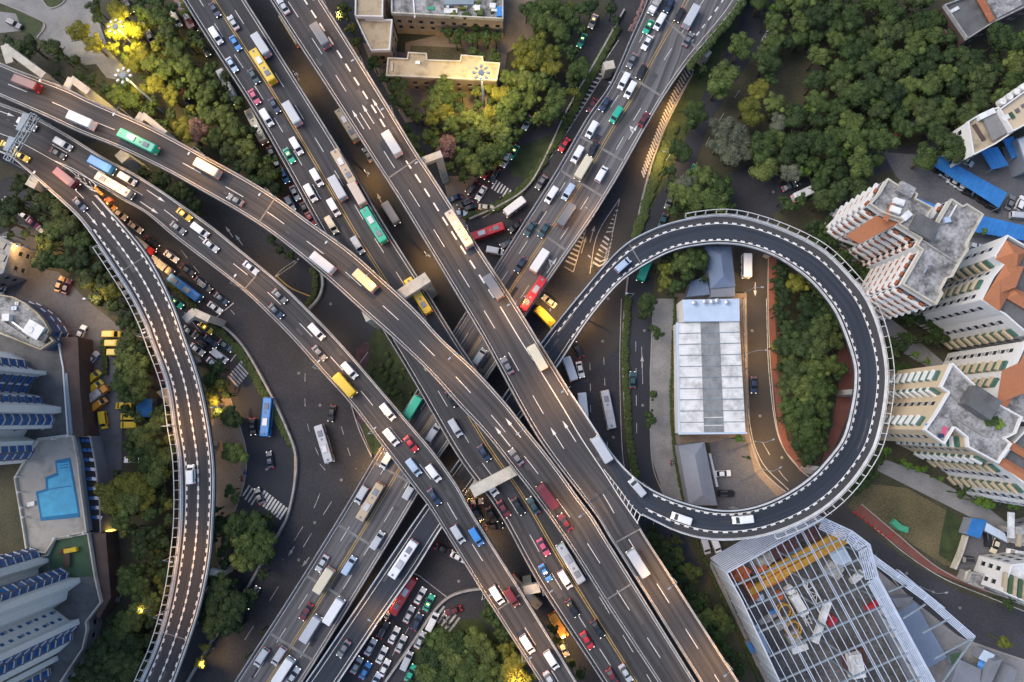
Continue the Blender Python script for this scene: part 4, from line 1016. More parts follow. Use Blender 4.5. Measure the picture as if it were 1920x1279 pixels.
ground_cars('parked in the pale car park at left', 'vehicles parked in the left car park', [
 (27,45,1,.5,'suv','grey'),(30,470,.35,-1,'suv','black'),(5,537,.35,-1,'sedan','white'),(110,534,.4,-1,'van','yellow') if False else (112,533,.4,-1,'sedan','orange'),(125,538,.4,-1,'sedan','maroon'),(152,624,.45,-1,'sedan','white'),
 (211,627,1,0,'van','yellow'),(215,645,1,0,'van','orange') if False else (216,644,1,0,'van','yellow'),(220,661,1,0,'van','yellow'),(173,672,.7,-.8,'sedan','silver'),(176,708,.8,-.75,'van','yellow'),(180,726,.8,-.7,'van','yellow'),(186,740,.8,-.6,'truck','orange'),
 (187,758,.8,-.6,'van','orange'),(195,788,.12,1,'van','yellow'),(234,761,-1,0,'van','yellow'),(243,781,-1,0,'van','yellow'),(243,797,-1,0,'van','yellow'),(248,862,-1,0,'sedan','white'),(82,435,1,.8,'sedan','silver'),(47,405,1,.8,'sedan','white'),
 (62,418,1,.8,'sedan','pink'),(6,458,.3,-1,'suv','silver'),(18,380,1,.7,'sedan','white'),(222,1112,.4,-1,'suv','silver'),(190,515,.7,1,'sedan','red'),(230,540,.5,1,'sedan','silver')], lit=False)
ground_cars('parked in the depot yard below the white roof', 'cars parked in the depot yard', [(1355,888,1,-.05,'sedan','white'),(1361,925,1,.03,'suv','black')], lit=False)
ground_cars('parked at the flats on the right side', 'cars parked by the flats', [
 (1790,343,1,.5,'sedan','white'),(1804,352,1,.5,'sedan','white'),(1818,362,1,.5,'sedan','black'),(1847,378,1,.5,'sedan','black'),(1862,388,1,.5,'suv','black'),(1776,330,1,.5,'sedan','silver'),(1765,322,1,.5,'sedan','black'),
 (1894,380,.45,-1,'sedan','grey'),(1913,381,.45,-1,'suv','white'),(1909,405,1,.1,'van','silver'),(1827,461,1,.2,'sedan','silver'),(1852,1010,.1,1,'suv','black'),(1866,1022,-.3,1,'sedan','cream'),(1810,1049,-1,-.1,'suv','black'),(1904,1037,-1,-.2,'van','white'),
 (1812,302,1,.6,'sedan','silver')], lit=False)
ground_cars('parked beside the steel frame', 'vehicles beside the steel frame', [(1322,1022,.3,1,'van','silver'),(1341,1020,.4,1,'van','white')], lit=False)
# ================================================================ trees
def crown_mesh(seed, leafy=1.0, nb=15, n_leaf=150, open_=0.0):
    rnd = random.Random(seed); mb = MB()
    blobs = [((0,0,.1), .58)]
    for k in range(nb):
        a = rnd.uniform(0, 6.283); r = rnd.uniform(.35, .80)*(1 if k % 3 else .5); z = rnd.uniform(-.35, .45)*(1.05-r*.7)
        blobs.append(((math.cos(a)*r, math.sin(a)*r, z+ .15), rnd.uniform(.20, .36)))
    for c, r in blobs:
        mb2 = bmesh.new(); bmesh.ops.create_icosphere(mb2, subdivisions=2, radius=1.0)
        k = r*(.86-open_*.35)
        vs = []
        for v in mb2.verts:
            j = k*(1+rnd.uniform(-.16,.16)); vs.append((c[0]+v.co.x*j, c[1]+v.co.y*j, c[2]+v.co.z*j*.8))
        fs = [tuple(q.index for q in f.verts) for f in mb2.faces]; mb2.free(); mb.add(vs, fs)
        for _ in range(int(n_leaf*(r/.3)**2*leafy)):
            th = rnd.uniform(0, 6.283); ph = math.acos(rnd.uniform(-.35, 1)); rr = r*rnd.uniform(.80, 1.22)
            p = Vector((c[0]+math.cos(th)*math.sin(ph)*rr, c[1]+math.sin(th)*math.sin(ph)*rr, c[2]+math.cos(ph)*rr*.8))
            n = Vector((math.cos(th)*math.sin(ph), math.sin(th)*math.sin(ph), math.cos(ph)))
            n = (n+Vector((rnd.uniform(-.8,.8), rnd.uniform(-.8,.8), rnd.uniform(-.3,.8)))).normalized()
            t = n.orthogonal().normalized(); b = n.cross(t); q = rnd.uniform(0, 6.283); t, b = t*math.cos(q)+b*math.sin(q), b*math.cos(q)-t*math.sin(q)
            s = rnd.uniform(.035, .075)
            mb.add([p-t*s, p+b*s*.6, p+t*s, p-b*s*.6], [(0,1,2,3)])
    me = mb.mesh('crown'); me.materials.append(M['leaf_mid']); return me
CROWNS = [crown_mesh(s) for s in range(5)]
LOOSE = [crown_mesh(40+s, .8, 20, 150, .6) for s in range(3)]
def trunk_mesh(seed):
    rnd = random.Random(seed); mb = MB()
    mb.tube((0,0,0), (0,0,.62), .055, .038, 8)
    for k in range(6):
        a = k*1.047+rnd.uniform(-.3,.3); r = rnd.uniform(.3,.5)
        mb.tube((0,0,.5+.02*k), (math.cos(a)*r, math.sin(a)*r, rnd.uniform(.8,1.05)), .028, .01, 5)
    return mb.mesh('trunk', M['bark'])
TRUNKS = [trunk_mesh(s) for s in range(3)]
TREES = []
HOLE = [(1470,130),(1520,100),(1530,140),(1515,200),(1480,215),(1470,180)]
PARK = [(1400,-30),(1745,-30),(1738,20),(1755,40),(1800,100),(1850,90),(1880,60),(1940,60),(1940,150),(1870,190),(1815,215),(1800,290),(1745,310),(1730,285),(1715,250),(1660,245),(1640,255),(1660,275),(1655,310),(1590,370),(1530,395),(1515,360),(1560,320),(1500,340),(1420,320),(1400,290),(1415,250),(1450,245),(1440,190),(1480,200),(1525,120),(1500,70),(1450,130),(1425,130),(1440,60)]
QUEUE = []
def tree(px, py, rpx, kind='mid', loose=False): QUEUE.append((px, py, rpx, kind, loose))
def set_tree(px, py, rpx, kind='mid', loose=False, h=None, z0=0.0):
    """crown centre seen at px,py with radius rpx pixels"""
    r = rpx/6.9; h = h or (4.2+r*.9)
    zc = z0+h
    c = P(px, py, zc)
    root = empty('tree', (c.x, c.y, z0), random.uniform(0, 6.28))
    t = link('trunk', random.choice(TRUNKS), None, root); t.scale = (h*1.05, h*1.05, h*1.05)
    cr_ = link('crown', random.choice(LOOSE if loose else CROWNS), M['leaf_'+kind], root, own=True)
    cr_.location = (0, 0, h); cr_.scale = (r*1.08*random.uniform(.93,1.07), r*1.08*random.uniform(.93,1.07), r*.82)
    TREES.append((px, py, rpx, kind, root)); return root
# trees one by one: (px, py, radius, kind)
for t in [
 # plaza and top left
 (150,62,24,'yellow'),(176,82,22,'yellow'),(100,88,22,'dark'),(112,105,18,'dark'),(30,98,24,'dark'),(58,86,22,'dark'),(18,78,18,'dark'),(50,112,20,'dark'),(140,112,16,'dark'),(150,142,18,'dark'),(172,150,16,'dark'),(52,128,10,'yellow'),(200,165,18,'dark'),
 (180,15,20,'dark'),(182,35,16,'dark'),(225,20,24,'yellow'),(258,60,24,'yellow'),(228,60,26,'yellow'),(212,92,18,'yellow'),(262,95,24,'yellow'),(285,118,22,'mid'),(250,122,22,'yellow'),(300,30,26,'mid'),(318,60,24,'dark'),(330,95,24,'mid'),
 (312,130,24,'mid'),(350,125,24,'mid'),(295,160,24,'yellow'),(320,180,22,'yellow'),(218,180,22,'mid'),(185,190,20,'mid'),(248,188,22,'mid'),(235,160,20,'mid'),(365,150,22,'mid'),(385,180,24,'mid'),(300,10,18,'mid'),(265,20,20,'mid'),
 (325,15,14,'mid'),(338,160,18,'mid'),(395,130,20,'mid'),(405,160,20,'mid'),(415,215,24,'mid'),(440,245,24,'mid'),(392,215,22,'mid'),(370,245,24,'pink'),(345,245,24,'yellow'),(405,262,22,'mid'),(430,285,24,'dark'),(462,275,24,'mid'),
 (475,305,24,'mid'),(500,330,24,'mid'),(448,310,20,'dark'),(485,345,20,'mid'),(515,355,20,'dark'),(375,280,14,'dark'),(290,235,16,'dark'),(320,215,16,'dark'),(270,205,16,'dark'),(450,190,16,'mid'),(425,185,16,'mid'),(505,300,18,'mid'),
 # gaps below the curved road
 (300,340,22,'dark'),(330,360,22,'dark'),(365,390,22,'dark'),(270,325,16,'dark'),(355,365,18,'dark'),(508,450,14,'dark'),(525,468,12,'dark'),(545,480,12,'dark'),
 # left strip
 (20,385,26,'dark'),(12,415,22,'dark'),(38,345,22,'dark'),(68,345,22,'dark'),(88,375,24,'dark'),(112,395,24,'dark'),(135,425,24,'dark'),(155,450,22,'mid'),(130,455,20,'mid'),(108,430,22,'mid'),(95,463,20,'yellow'),(85,490,24,'mid'),
 (112,490,20,'mid'),(135,490,22,'dark'),(160,485,22,'dark'),(180,470,18,'dark'),(185,500,20,'dark'),(165,520,22,'dark'),(190,535,20,'dark'),(212,550,22,'yellow'),(185,560,20,'dark'),(215,575,20,'mid'),(205,520,16,'dark'),
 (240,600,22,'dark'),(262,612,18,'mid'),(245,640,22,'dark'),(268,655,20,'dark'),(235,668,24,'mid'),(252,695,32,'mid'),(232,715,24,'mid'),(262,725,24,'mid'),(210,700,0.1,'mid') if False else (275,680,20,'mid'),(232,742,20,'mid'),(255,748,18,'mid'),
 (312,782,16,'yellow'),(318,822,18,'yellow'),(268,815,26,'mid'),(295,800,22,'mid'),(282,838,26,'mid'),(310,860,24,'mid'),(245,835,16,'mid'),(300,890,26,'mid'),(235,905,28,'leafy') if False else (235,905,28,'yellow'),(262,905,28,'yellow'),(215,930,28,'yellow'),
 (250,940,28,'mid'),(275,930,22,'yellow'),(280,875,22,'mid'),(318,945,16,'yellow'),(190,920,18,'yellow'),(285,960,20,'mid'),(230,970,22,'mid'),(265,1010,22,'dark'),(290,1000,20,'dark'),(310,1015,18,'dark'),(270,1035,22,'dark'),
 (245,1085,26,'mid'),(268,1105,24,'mid'),(260,1070,18,'mid'),(312,1075,18,'mid'),(310,1105,16,'yellow'),(285,1135,24,'mid'),(255,1160,26,'mid'),(235,1175,26,'mid'),(285,1165,20,'dark'),(215,1195,26,'dark'),(250,1205,26,'dark'),(280,1200,20,'dark'),
 (190,1225,26,'dark'),(225,1235,28,'dark'),(255,1240,24,'dark'),(170,1262,26,'dark'),(205,1270,26,'dark'),(240,1275,24,'dark'),(150,1285,22,'mid'),(300,1050,14,'dark'),
 # island between ramp and slip road
 (392,710,20,'mid'),(408,690,18,'dark'),(412,720,18,'yellow'),(400,740,18,'yellow'),(432,785,24,'dark'),(412,775,16,'dark'),(440,852,24,'mid'),(430,840,16,'mid'),(432,920,14,'mid'),(440,935,13,'mid'),(405,955,10,'dark'),
 (415,985,20,'dark'),(448,985,28,'mid'),(480,985,26,'mid'),(500,1010,24,'mid'),(462,1020,28,'mid'),(488,1040,26,'mid'),(455,1055,22,'mid'),(430,1005,20,'dark'),(415,1100,26,'dark'),(440,1125,26,'dark'),(400,1135,28,'dark'),
 (425,1160,28,'dark'),(395,1170,24,'dark'),(380,1150,20,'dark'),(375,1240,14,'yellow'),(385,1215,12,'yellow'),
 # top middle block
 (642,30,18,'mid'),(660,55,14,'yellow'),(645,12,16,'mid'),(668,80,14,'yellow'),(700,118,18,'mid'),(722,145,18,'mid'),(742,165,22,'dark'),(752,190,22,'dark'),(770,210,18,'dark'),(715,105,12,'mid'),(770,265,22,'dark'),
 (828,165,24,'mid'),(842,185,22,'mid'),(815,188,22,'mid'),(830,210,22,'yellow'),(808,225,20,'yellow'),(862,205,18,'mid'),(880,225,22,'mid'),(895,170,12,'mid'),(848,235,22,'mid'),(800,255,20,'mid'),(820,270,20,'mid'),
 (840,275,24,'pink'),(862,262,18,'mid'),(840,60,16,'mid'),(862,65,18,'mid'),(885,70,18,'mid'),(912,70,18,'mid'),(930,70,14,'mid'),(885,98,16,'mid'),(925,110,14,'mid'),(905,105,14,'mid'),(760,115,8,'dark'),
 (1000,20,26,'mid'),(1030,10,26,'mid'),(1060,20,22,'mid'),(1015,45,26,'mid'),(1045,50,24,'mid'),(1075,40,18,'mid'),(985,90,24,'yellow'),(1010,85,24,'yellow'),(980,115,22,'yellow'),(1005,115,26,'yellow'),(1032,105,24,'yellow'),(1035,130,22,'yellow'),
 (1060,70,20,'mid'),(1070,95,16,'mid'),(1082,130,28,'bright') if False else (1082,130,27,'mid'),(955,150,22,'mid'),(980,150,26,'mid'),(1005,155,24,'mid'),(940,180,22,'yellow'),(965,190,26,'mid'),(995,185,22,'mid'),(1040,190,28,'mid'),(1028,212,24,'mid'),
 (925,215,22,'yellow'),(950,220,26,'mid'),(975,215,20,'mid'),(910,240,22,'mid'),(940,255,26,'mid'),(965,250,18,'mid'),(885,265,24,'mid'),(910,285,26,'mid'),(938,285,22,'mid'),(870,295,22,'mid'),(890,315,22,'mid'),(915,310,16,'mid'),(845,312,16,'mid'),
 (868,330,14,'mid'),(1110,12,18,'dark'),(1148,15,18,'dark'),(1155,38,12,'dark'),(765,245,14,'dark'),(788,290,12,'mid'),(1090,15,20,'mid'),
 # between the wide road and the park
 (1352,145,34,'mid'),(1345,165,24,'mid'),(1388,90,30,'mid'),(1305,215,26,'mid'),(1295,232,18,'mid'),(1278,282,24,'mid'),(1268,270,14,'mid'),(1320,130,14,'dark'),
 (1285,345,24,'grey'),(1320,330,24,'mid'),(1345,345,24,'grey') if False else (1345,345,24,'mid'),(1270,365,24,'mid'),(1300,375,28,'mid'),(1340,378,30,'mid'),(1365,360,20,'mid'),(1262,395,16,'mid'),(1300,340,22,'mid'),(1362,385,18,'mid'),
 (1355,240,28,'grey'),(1382,260,28,'grey'),(1350,270,24,'grey'),(1372,290,26,'grey'),(1392,285,22,'grey'),(1400,200,24,'yellow'),(1425,170,22,'yellow'),(1410,225,22,'yellow'),(1440,150,20,'mid'),
 # inside the loop, depot side
 (1300,480,24,'mid'),(1318,495,20,'mid'),(1275,495,24,'mid'),(1250,505,20,'yellow'),(1245,530,20,'yellow'),(1265,535,20,'mid'),(1290,515,20,'mid'),(1210,570,22,'dark'),(1205,590,14,'dark'),(1232,625,14,'mid'),(1222,615,10,'mid'),(1224,740,12,'mid'),(1222,788,15,'mid'),(1218,778,12,'mid'),
 (1385,823,11,'bright'),(1404,858,5,'mid'),
 (1465,505,20,'dark'),(1460,535,20,'dark'),(1472,560,22,'dark'),(1462,590,20,'dark'),(1495,530,24,'yellow'),(1515,525,20,'yellow'),(1540,545,22,'mid'),(1520,575,28,'dark'),(1550,580,28,'dark'),(1570,600,24,'dark'),(1540,615,28,'dark'),(1510,610,24,'dark'),
 (1478,620,22,'dark'),(1470,655,24,'dark'),(1500,650,28,'dark'),(1535,655,28,'dark'),(1565,640,22,'dark'),(1578,690,20,'mid'),(1555,685,22,'mid'),(1520,690,28,'mid'),(1488,690,26,'dark'),(1472,720,22,'dark'),(1500,730,26,'mid'),(1535,730,26,'mid'),
 (1560,730,18,'mid'),(1480,760,22,'mid'),(1510,770,26,'mid'),(1540,765,22,'mid'),(1485,795,22,'mid'),(1515,805,26,'mid'),(1545,795,18,'mid'),(1500,830,22,'mid'),(1530,835,22,'dark'),(1515,858,20,'dark'),(1465,690,14,'dark'),
 # right of the loop, round the flats
 (1480,385,18,'mid'),(1500,375,16,'mid'),(1470,375,12,'mid'),(1525,425,20,'dark'),(1550,430,20,'mid'),(1535,450,18,'mid'),(1560,455,20,'dark'),(1580,480,20,'mid'),(1600,505,20,'dark'),(1570,470,14,'grey'),(1620,515,18,'mid'),(1592,455,16,'dark'),
 (1690,650,16,'dark'),(1675,665,18,'mid'),(1685,690,20,'mid'),(1672,640,14,'mid'),(1700,690,14,'mid'),(1716,665,9,'bright'),(1700,645,10,'mid'),(1735,680,10,'bright') if False else (1738,678,8,'bright'),(1725,600,16,'dark'),(1705,600,14,'mid'),(1755,625,14,'mid'),(1738,635,16,'dark'),
 (1660,845,12,'bright'),(1648,860,14,'mid'),(1640,875,12,'mid'),(1695,865,9,'bright'),(1703,872,9,'bright'),(1720,878,10,'bright'),(1733,880,9,'bright'),(1764,897,7,'bright'),(1790,885,9,'bright') if False else (1812,912,10,'mid'),(1830,917,8,'bright'),(1800,925,12,'mid'),
 (1850,945,16,'bright'),(1875,935,12,'mid'),(1900,945,14,'bright'),(1915,930,12,'mid'),(1835,940,12,'bright'),(1620,905,20,'mid'),(1605,920,16,'mid'),(1632,890,16,'mid'),(1890,1130,14,'mid'),(1905,1135,10,'bright') if False else (1905,1122,10,'mid'),
 (1882,1203,16,'yellow'),(1846,434,8,'bright'),(1895,1100,10,'mid'),
 # strip along the top road, bottom right
 (1225,1010,20,'dark'),(1245,1025,22,'dark'),(1270,1035,18,'mid'),(1250,1050,22,'dark'),(1290,1075,22,'mid'),(1272,1085,22,'dark'),(1295,1105,20,'dark'),(1300,1130,22,'mid'),(1318,1125,18,'dark'),(1325,1160,22,'mid'),(1345,1160,22,'mid'),(1365,1175,20,'mid'),
 (1350,1190,20,'mid'),(1335,1180,18,'dark'),(1360,1215,18,'mid'),(1375,1228,16,'dark'),(1385,1260,16,'dark'),(1268,1010,14,'dark'),(1225,990,12,'dark'),
 # bottom centre
 (830,1205,26,'mid'),(860,1200,26,'mid'),(890,1205,26,'mid'),(815,1235,26,'dark'),(845,1235,28,'mid'),(880,1240,28,'mid'),(910,1225,24,'mid'),(800,1262,26,'mid'),(835,1268,28,'mid'),(870,1272,28,'mid'),(905,1262,26,'mid'),(930,1250,20,'mid'),
 (920,1145,20,'mid'),(930,1165,18,'mid'),(945,1185,18,'mid'),(915,1160,12,'mid'),(950,1215,20,'yellow'),(970,1240,22,'yellow'),(955,1265,24,'yellow'),(985,1272,20,'yellow'),(1036,1180,12,'mid'),(1042,1200,12,'yellow'),(1070,1245,12,'mid'),(1090,1265,14,'mid'),(938,1275,20,'mid'),
 (488,1185,5,'mid'),(462,1232,5,'mid'),
]:
    tree(*t, loose=(t[3] in ('grey', 'pink')))
# the wood at upper right: crowns set irregularly
def inside(poly, x, y):
    c = False; n = len(poly)
    for i in range(n):
        x1, y1 = poly[i]; x2, y2 = poly[(i+1) % n]
        if (y1 > y) != (y2 > y) and x < (x2-x1)*(y-y1)/(y2-y1)+x1: c = not c
    return c
rr = random.Random(21); spots = []
for _ in range(9000):
    x, y = rr.uniform(1400,1940), rr.uniform(-30,400)
    if not inside(PARK, x, y) or inside(HOLE, x, y): continue
    rad = rr.uniform(19, 34)
    if all((x-a)**2+(y-b)**2 > ((rad+c)*.60)**2 for a, b, c in spots): spots.append((x, y, rad))
for x, y, rad in spots:
    tree(x, y, rad, rr.choice(['mid','mid','mid','dark','dark','bright' if 1640 < x < 1740 and 50 < y < 140 else 'mid','grey' if x < 1480 else 'dark']))
LITE = [crown_mesh(70+s, .38, 9, 150) for s in range(3)]
for me in LITE: me.materials.clear()
AREAS = [(PARK, ['mid','mid','dark','mid','bright']), ([(195,-20),(345,-20),(400,95),(445,190),(515,300),(545,375),(520,372),(430,290),(310,240),(250,205),(205,185),(235,135),(250,120),(205,90),(185,40)], ['mid','mid','yellow','dark']),
 ([(60,110),(140,150),(200,160),(170,175),(110,150),(60,130)], ['dark']), ([(-20,330),(60,345),(110,380),(170,440),(215,530),(255,590),(290,680),(300,720),(270,680),(215,560),(160,540),(60,470),(-20,440)], ['dark','dark','mid']),
 ([(232,740),(310,760),(330,860),(332,960),(320,1060),(290,1180),(255,1290),(130,1290),(190,1180),(225,1110),(240,1020),(200,920),(236,860)], ['mid','dark','mid','yellow']),
 ([(850,40),(930,45),(935,115),(850,75)], ['mid']), ([(780,170),(900,165),(940,150),(1000,80),(980,0),(1120,-20),(1090,60),(1110,140),(1060,220),(980,240),(930,310),(860,325),(800,290),(770,200)], ['mid','mid','yellow']),
 ([(1455,485),(1500,510),(1560,570),(1588,650),(1570,760),(1540,840),(1505,870),(1465,800),(1452,650)], ['mid','dark','dark']),
 ([(1210,995),(1280,1040),(1340,1140),(1390,1240),(1400,1290),(1370,1270),(1290,1120),(1230,1030)], ['dark','mid']),
 ([(795,1190),(890,1180),(990,1260),(1000,1290),(770,1290)], ['mid','dark']), ([(905,1130),(935,1140),(1000,1250),(960,1240),(920,1190)], ['mid','yellow']),
 ([(1240,320),(1300,300),(1370,330),(1380,395),(1250,410)], ['mid']), ([(1230,480),(1325,460),(1330,520),(1260,550),(1235,530)], ['mid','dark']), ([(1550,400),(1620,480),(1625,540),(1580,490),(1520,440)], ['dark','mid']),
 ([(1660,590),(1760,600),(1780,660),(1740,690),(1680,640)], ['dark','mid']), ([(380,690),(430,700),(445,800),(400,790)], ['dark','yellow']), ([(395,950),(520,960),(520,1050),(440,1190),(370,1180)], ['dark'])]
ra = random.Random(77); extra = 0
for poly, kinds in AREAS:
    xs = [p[0] for p in poly]; ys = [p[1] for p in poly]
    area = abs(sum(poly[i][0]*poly[(i+1)%len(poly)][1]-poly[(i+1)%len(poly)][0]*poly[i][1] for i in range(len(poly))))/2
    n = int(area/520); k = 0
    while k < n:
        x, y = ra.uniform(min(xs), max(xs)), ra.uniform(min(ys), max(ys))
        if ra.random() < .002: k += 1
        if not inside(poly, x, y) or inside(HOLE, x, y): continue
        QUEUE.append((x, y, ra.uniform(9, 14.5), ra.choice(kinds), False)); k += 1
QUEUE.sort(key=lambda q: -q[2]*(1 if -q[2]*.5 < q[0] < 1920+q[2]*.5 and -q[2]*.5 < q[1] < 1279+q[2]*.5 else .2))
for q in QUEUE[:292]: set_tree(*q)
rest = {}
MI = {}
stuff = MB(); mats = []; fmat = []
for px, py, rpx, kind, loose in QUEUE[292:]:
    r = rpx/6.9; h = 4.2+r*.9; c = P(px, py, h); me = random.choice(LITE); a = random.uniform(0, 6.28); ca, sa = math.cos(a)*r*1.08, math.sin(a)*r*1.08
    if kind not in mats: mats.append(kind)
    n0 = len(stuff.f)
    stuff.add([(c.x+v.co.x*ca-v.co.y*sa, c.y+v.co.x*sa+v.co.y*ca, h+v.co.z*r*.82) for v in me.vertices], [tuple(p.vertices) for p in me.polygons])
    stuff.tube((c.x,c.y,0), (c.x,c.y,h*.8), .2, .12, 5)
    fmat += [mats.index(kind)]*(len(stuff.f)-n0)
me = stuff.mesh('smaller_trees')
for k in mats: me.materials.append(M['leaf_'+k])
me.polygons.foreach_set('material_index', fmat); me.update()
FILLED = True
o = link('smaller_trees', me); tag(o, 'the many smaller tree crowns filling the gaps between the large ones', 'trees', kind='stuff')
LAND = [((945,10),'the long rooftop garden'),((235,45),'the upper left lamp'),((105,35),'the grey plaza'),((905,120),'the top centre mast'),((1215,160),'the wide pale road'),((1330,690),'the white depot roof'),((1520,680),'the middle of the loop'),
 ((1820,40),'the grey roofed house'),((1690,480),'the terracotta flats'),((1810,770),'the cream block of flats'),((1540,1120),'the steel framed building'),((110,930),'the swimming pool'),((60,1150),'the lower left tower'),((440,850),'the slip road island'),
 ((1370,240),'the pale grey crown'),((1690,90),'the bright wood crowns'),((1870,210),'the cream roofed building'),((1060,80),'the upper slip road'),((860,1230),'the bottom centre grove'),((80,600),'the round roofed building'),((330,800),'the left ramp'),
 ((1285,1100),'the lower top road'),((1660,300),'the wood entrance'),((760,210),'the blossom side gap'),((1830,340),'the blue canopies'),((420,200),'the tree lined street'),((1600,450),'the loop rim'),((1850,940),'the flats garden')]
SECT = ['right of','below and right of','below','below and left of','left of','above and left of','above','above and right of']
KN = {'mid':'mid green','dark':'dark green','yellow':'yellowish green','grey':'grey green','pink':'pink flowering','bright':'bright green'}
def size(r): return 'large' if r > 25 else ('small' if r < 15 else 'medium')
buck = {}
for t in TREES:
    px, py, r, kind, root = t
    L = min(LAND, key=lambda l: (l[0][0]-px)**2+(l[0][1]-py)**2)
    a = math.atan2(py-L[0][1], px-L[0][0]); s = int(((a+math.pi/8) % (2*math.pi))/(math.pi/4)) % 8
    buck.setdefault((L[1], s, kind, size(r)), []).append(((L[0][0]-px)**2+(L[0][1]-py)**2, root))
for (ln, s, kind, sz), arr in buck.items():
    arr.sort(key=lambda a: a[0])
    for i, (dd, root) in enumerate(arr):
        pre = '' if len(arr) == 1 else ('nearest ' if i == 0 else f'{NUM[i]} nearest ' )
        tag(root, (f'{pre}{sz} {KN[kind]} tree {SECT[s]} {ln}').replace(' and ', ' ' if len((pre+sz+KN[kind]+SECT[s]+ln).split()) > 11 else ' and '), 'tree', 'trees of the district')
# ================================================================ buildings
def wp(pts, z): return [(P(x, y, z).x, P(x, y, z).y) for x, y in pts]
def ccw(poly):
    ar = sum(poly[i][0]*poly[(i+1)%len(poly)][1]-poly[(i+1)%len(poly)][0]*poly[i][1] for i in range(len(poly)))
    return poly if ar > 0 else poly[::-1]
NAD = Vector((0, 0, 0))
def in_frame(v, m=30):
    x, y = pxof(v); return -m < x < 1920+m and -m < y < 1279+m
def parts_out(parent, store):
    """first hundred of a kind as parts of their own, the rest as one mesh"""
    for nm, (m, lst) in store.items():
        for mb in lst[:99]: mb.build(nm, M[m], parent)
        if len(lst) > 99:
            big = MB()
            for mb in lst[99:]: big.add(mb.v, mb.f)
            o = big.build(nm, M[m], parent); o['kind'] = 'stuff'
def obox(a, b, n, s0, s1, z0, z1, d0, d1):
    """box on the wall a->b between stations s0,s1, outward distances d0..d1"""
    t = (b-a).normalized(); mb = MB()
    p = [a+t*s0+n*d0, a+t*s1+n*d0, a+t*s1+n*d1, a+t*s0+n*d1]
    mb.add([(q.x, q.y, z0) for q in p]+[(q.x, q.y, z1) for q in p], [(0,1,2,3)[::-1],(4,5,6,7),(0,1,5,4),(1,2,6,5),(2,3,7,6),(3,0,4,7)])
    return mb
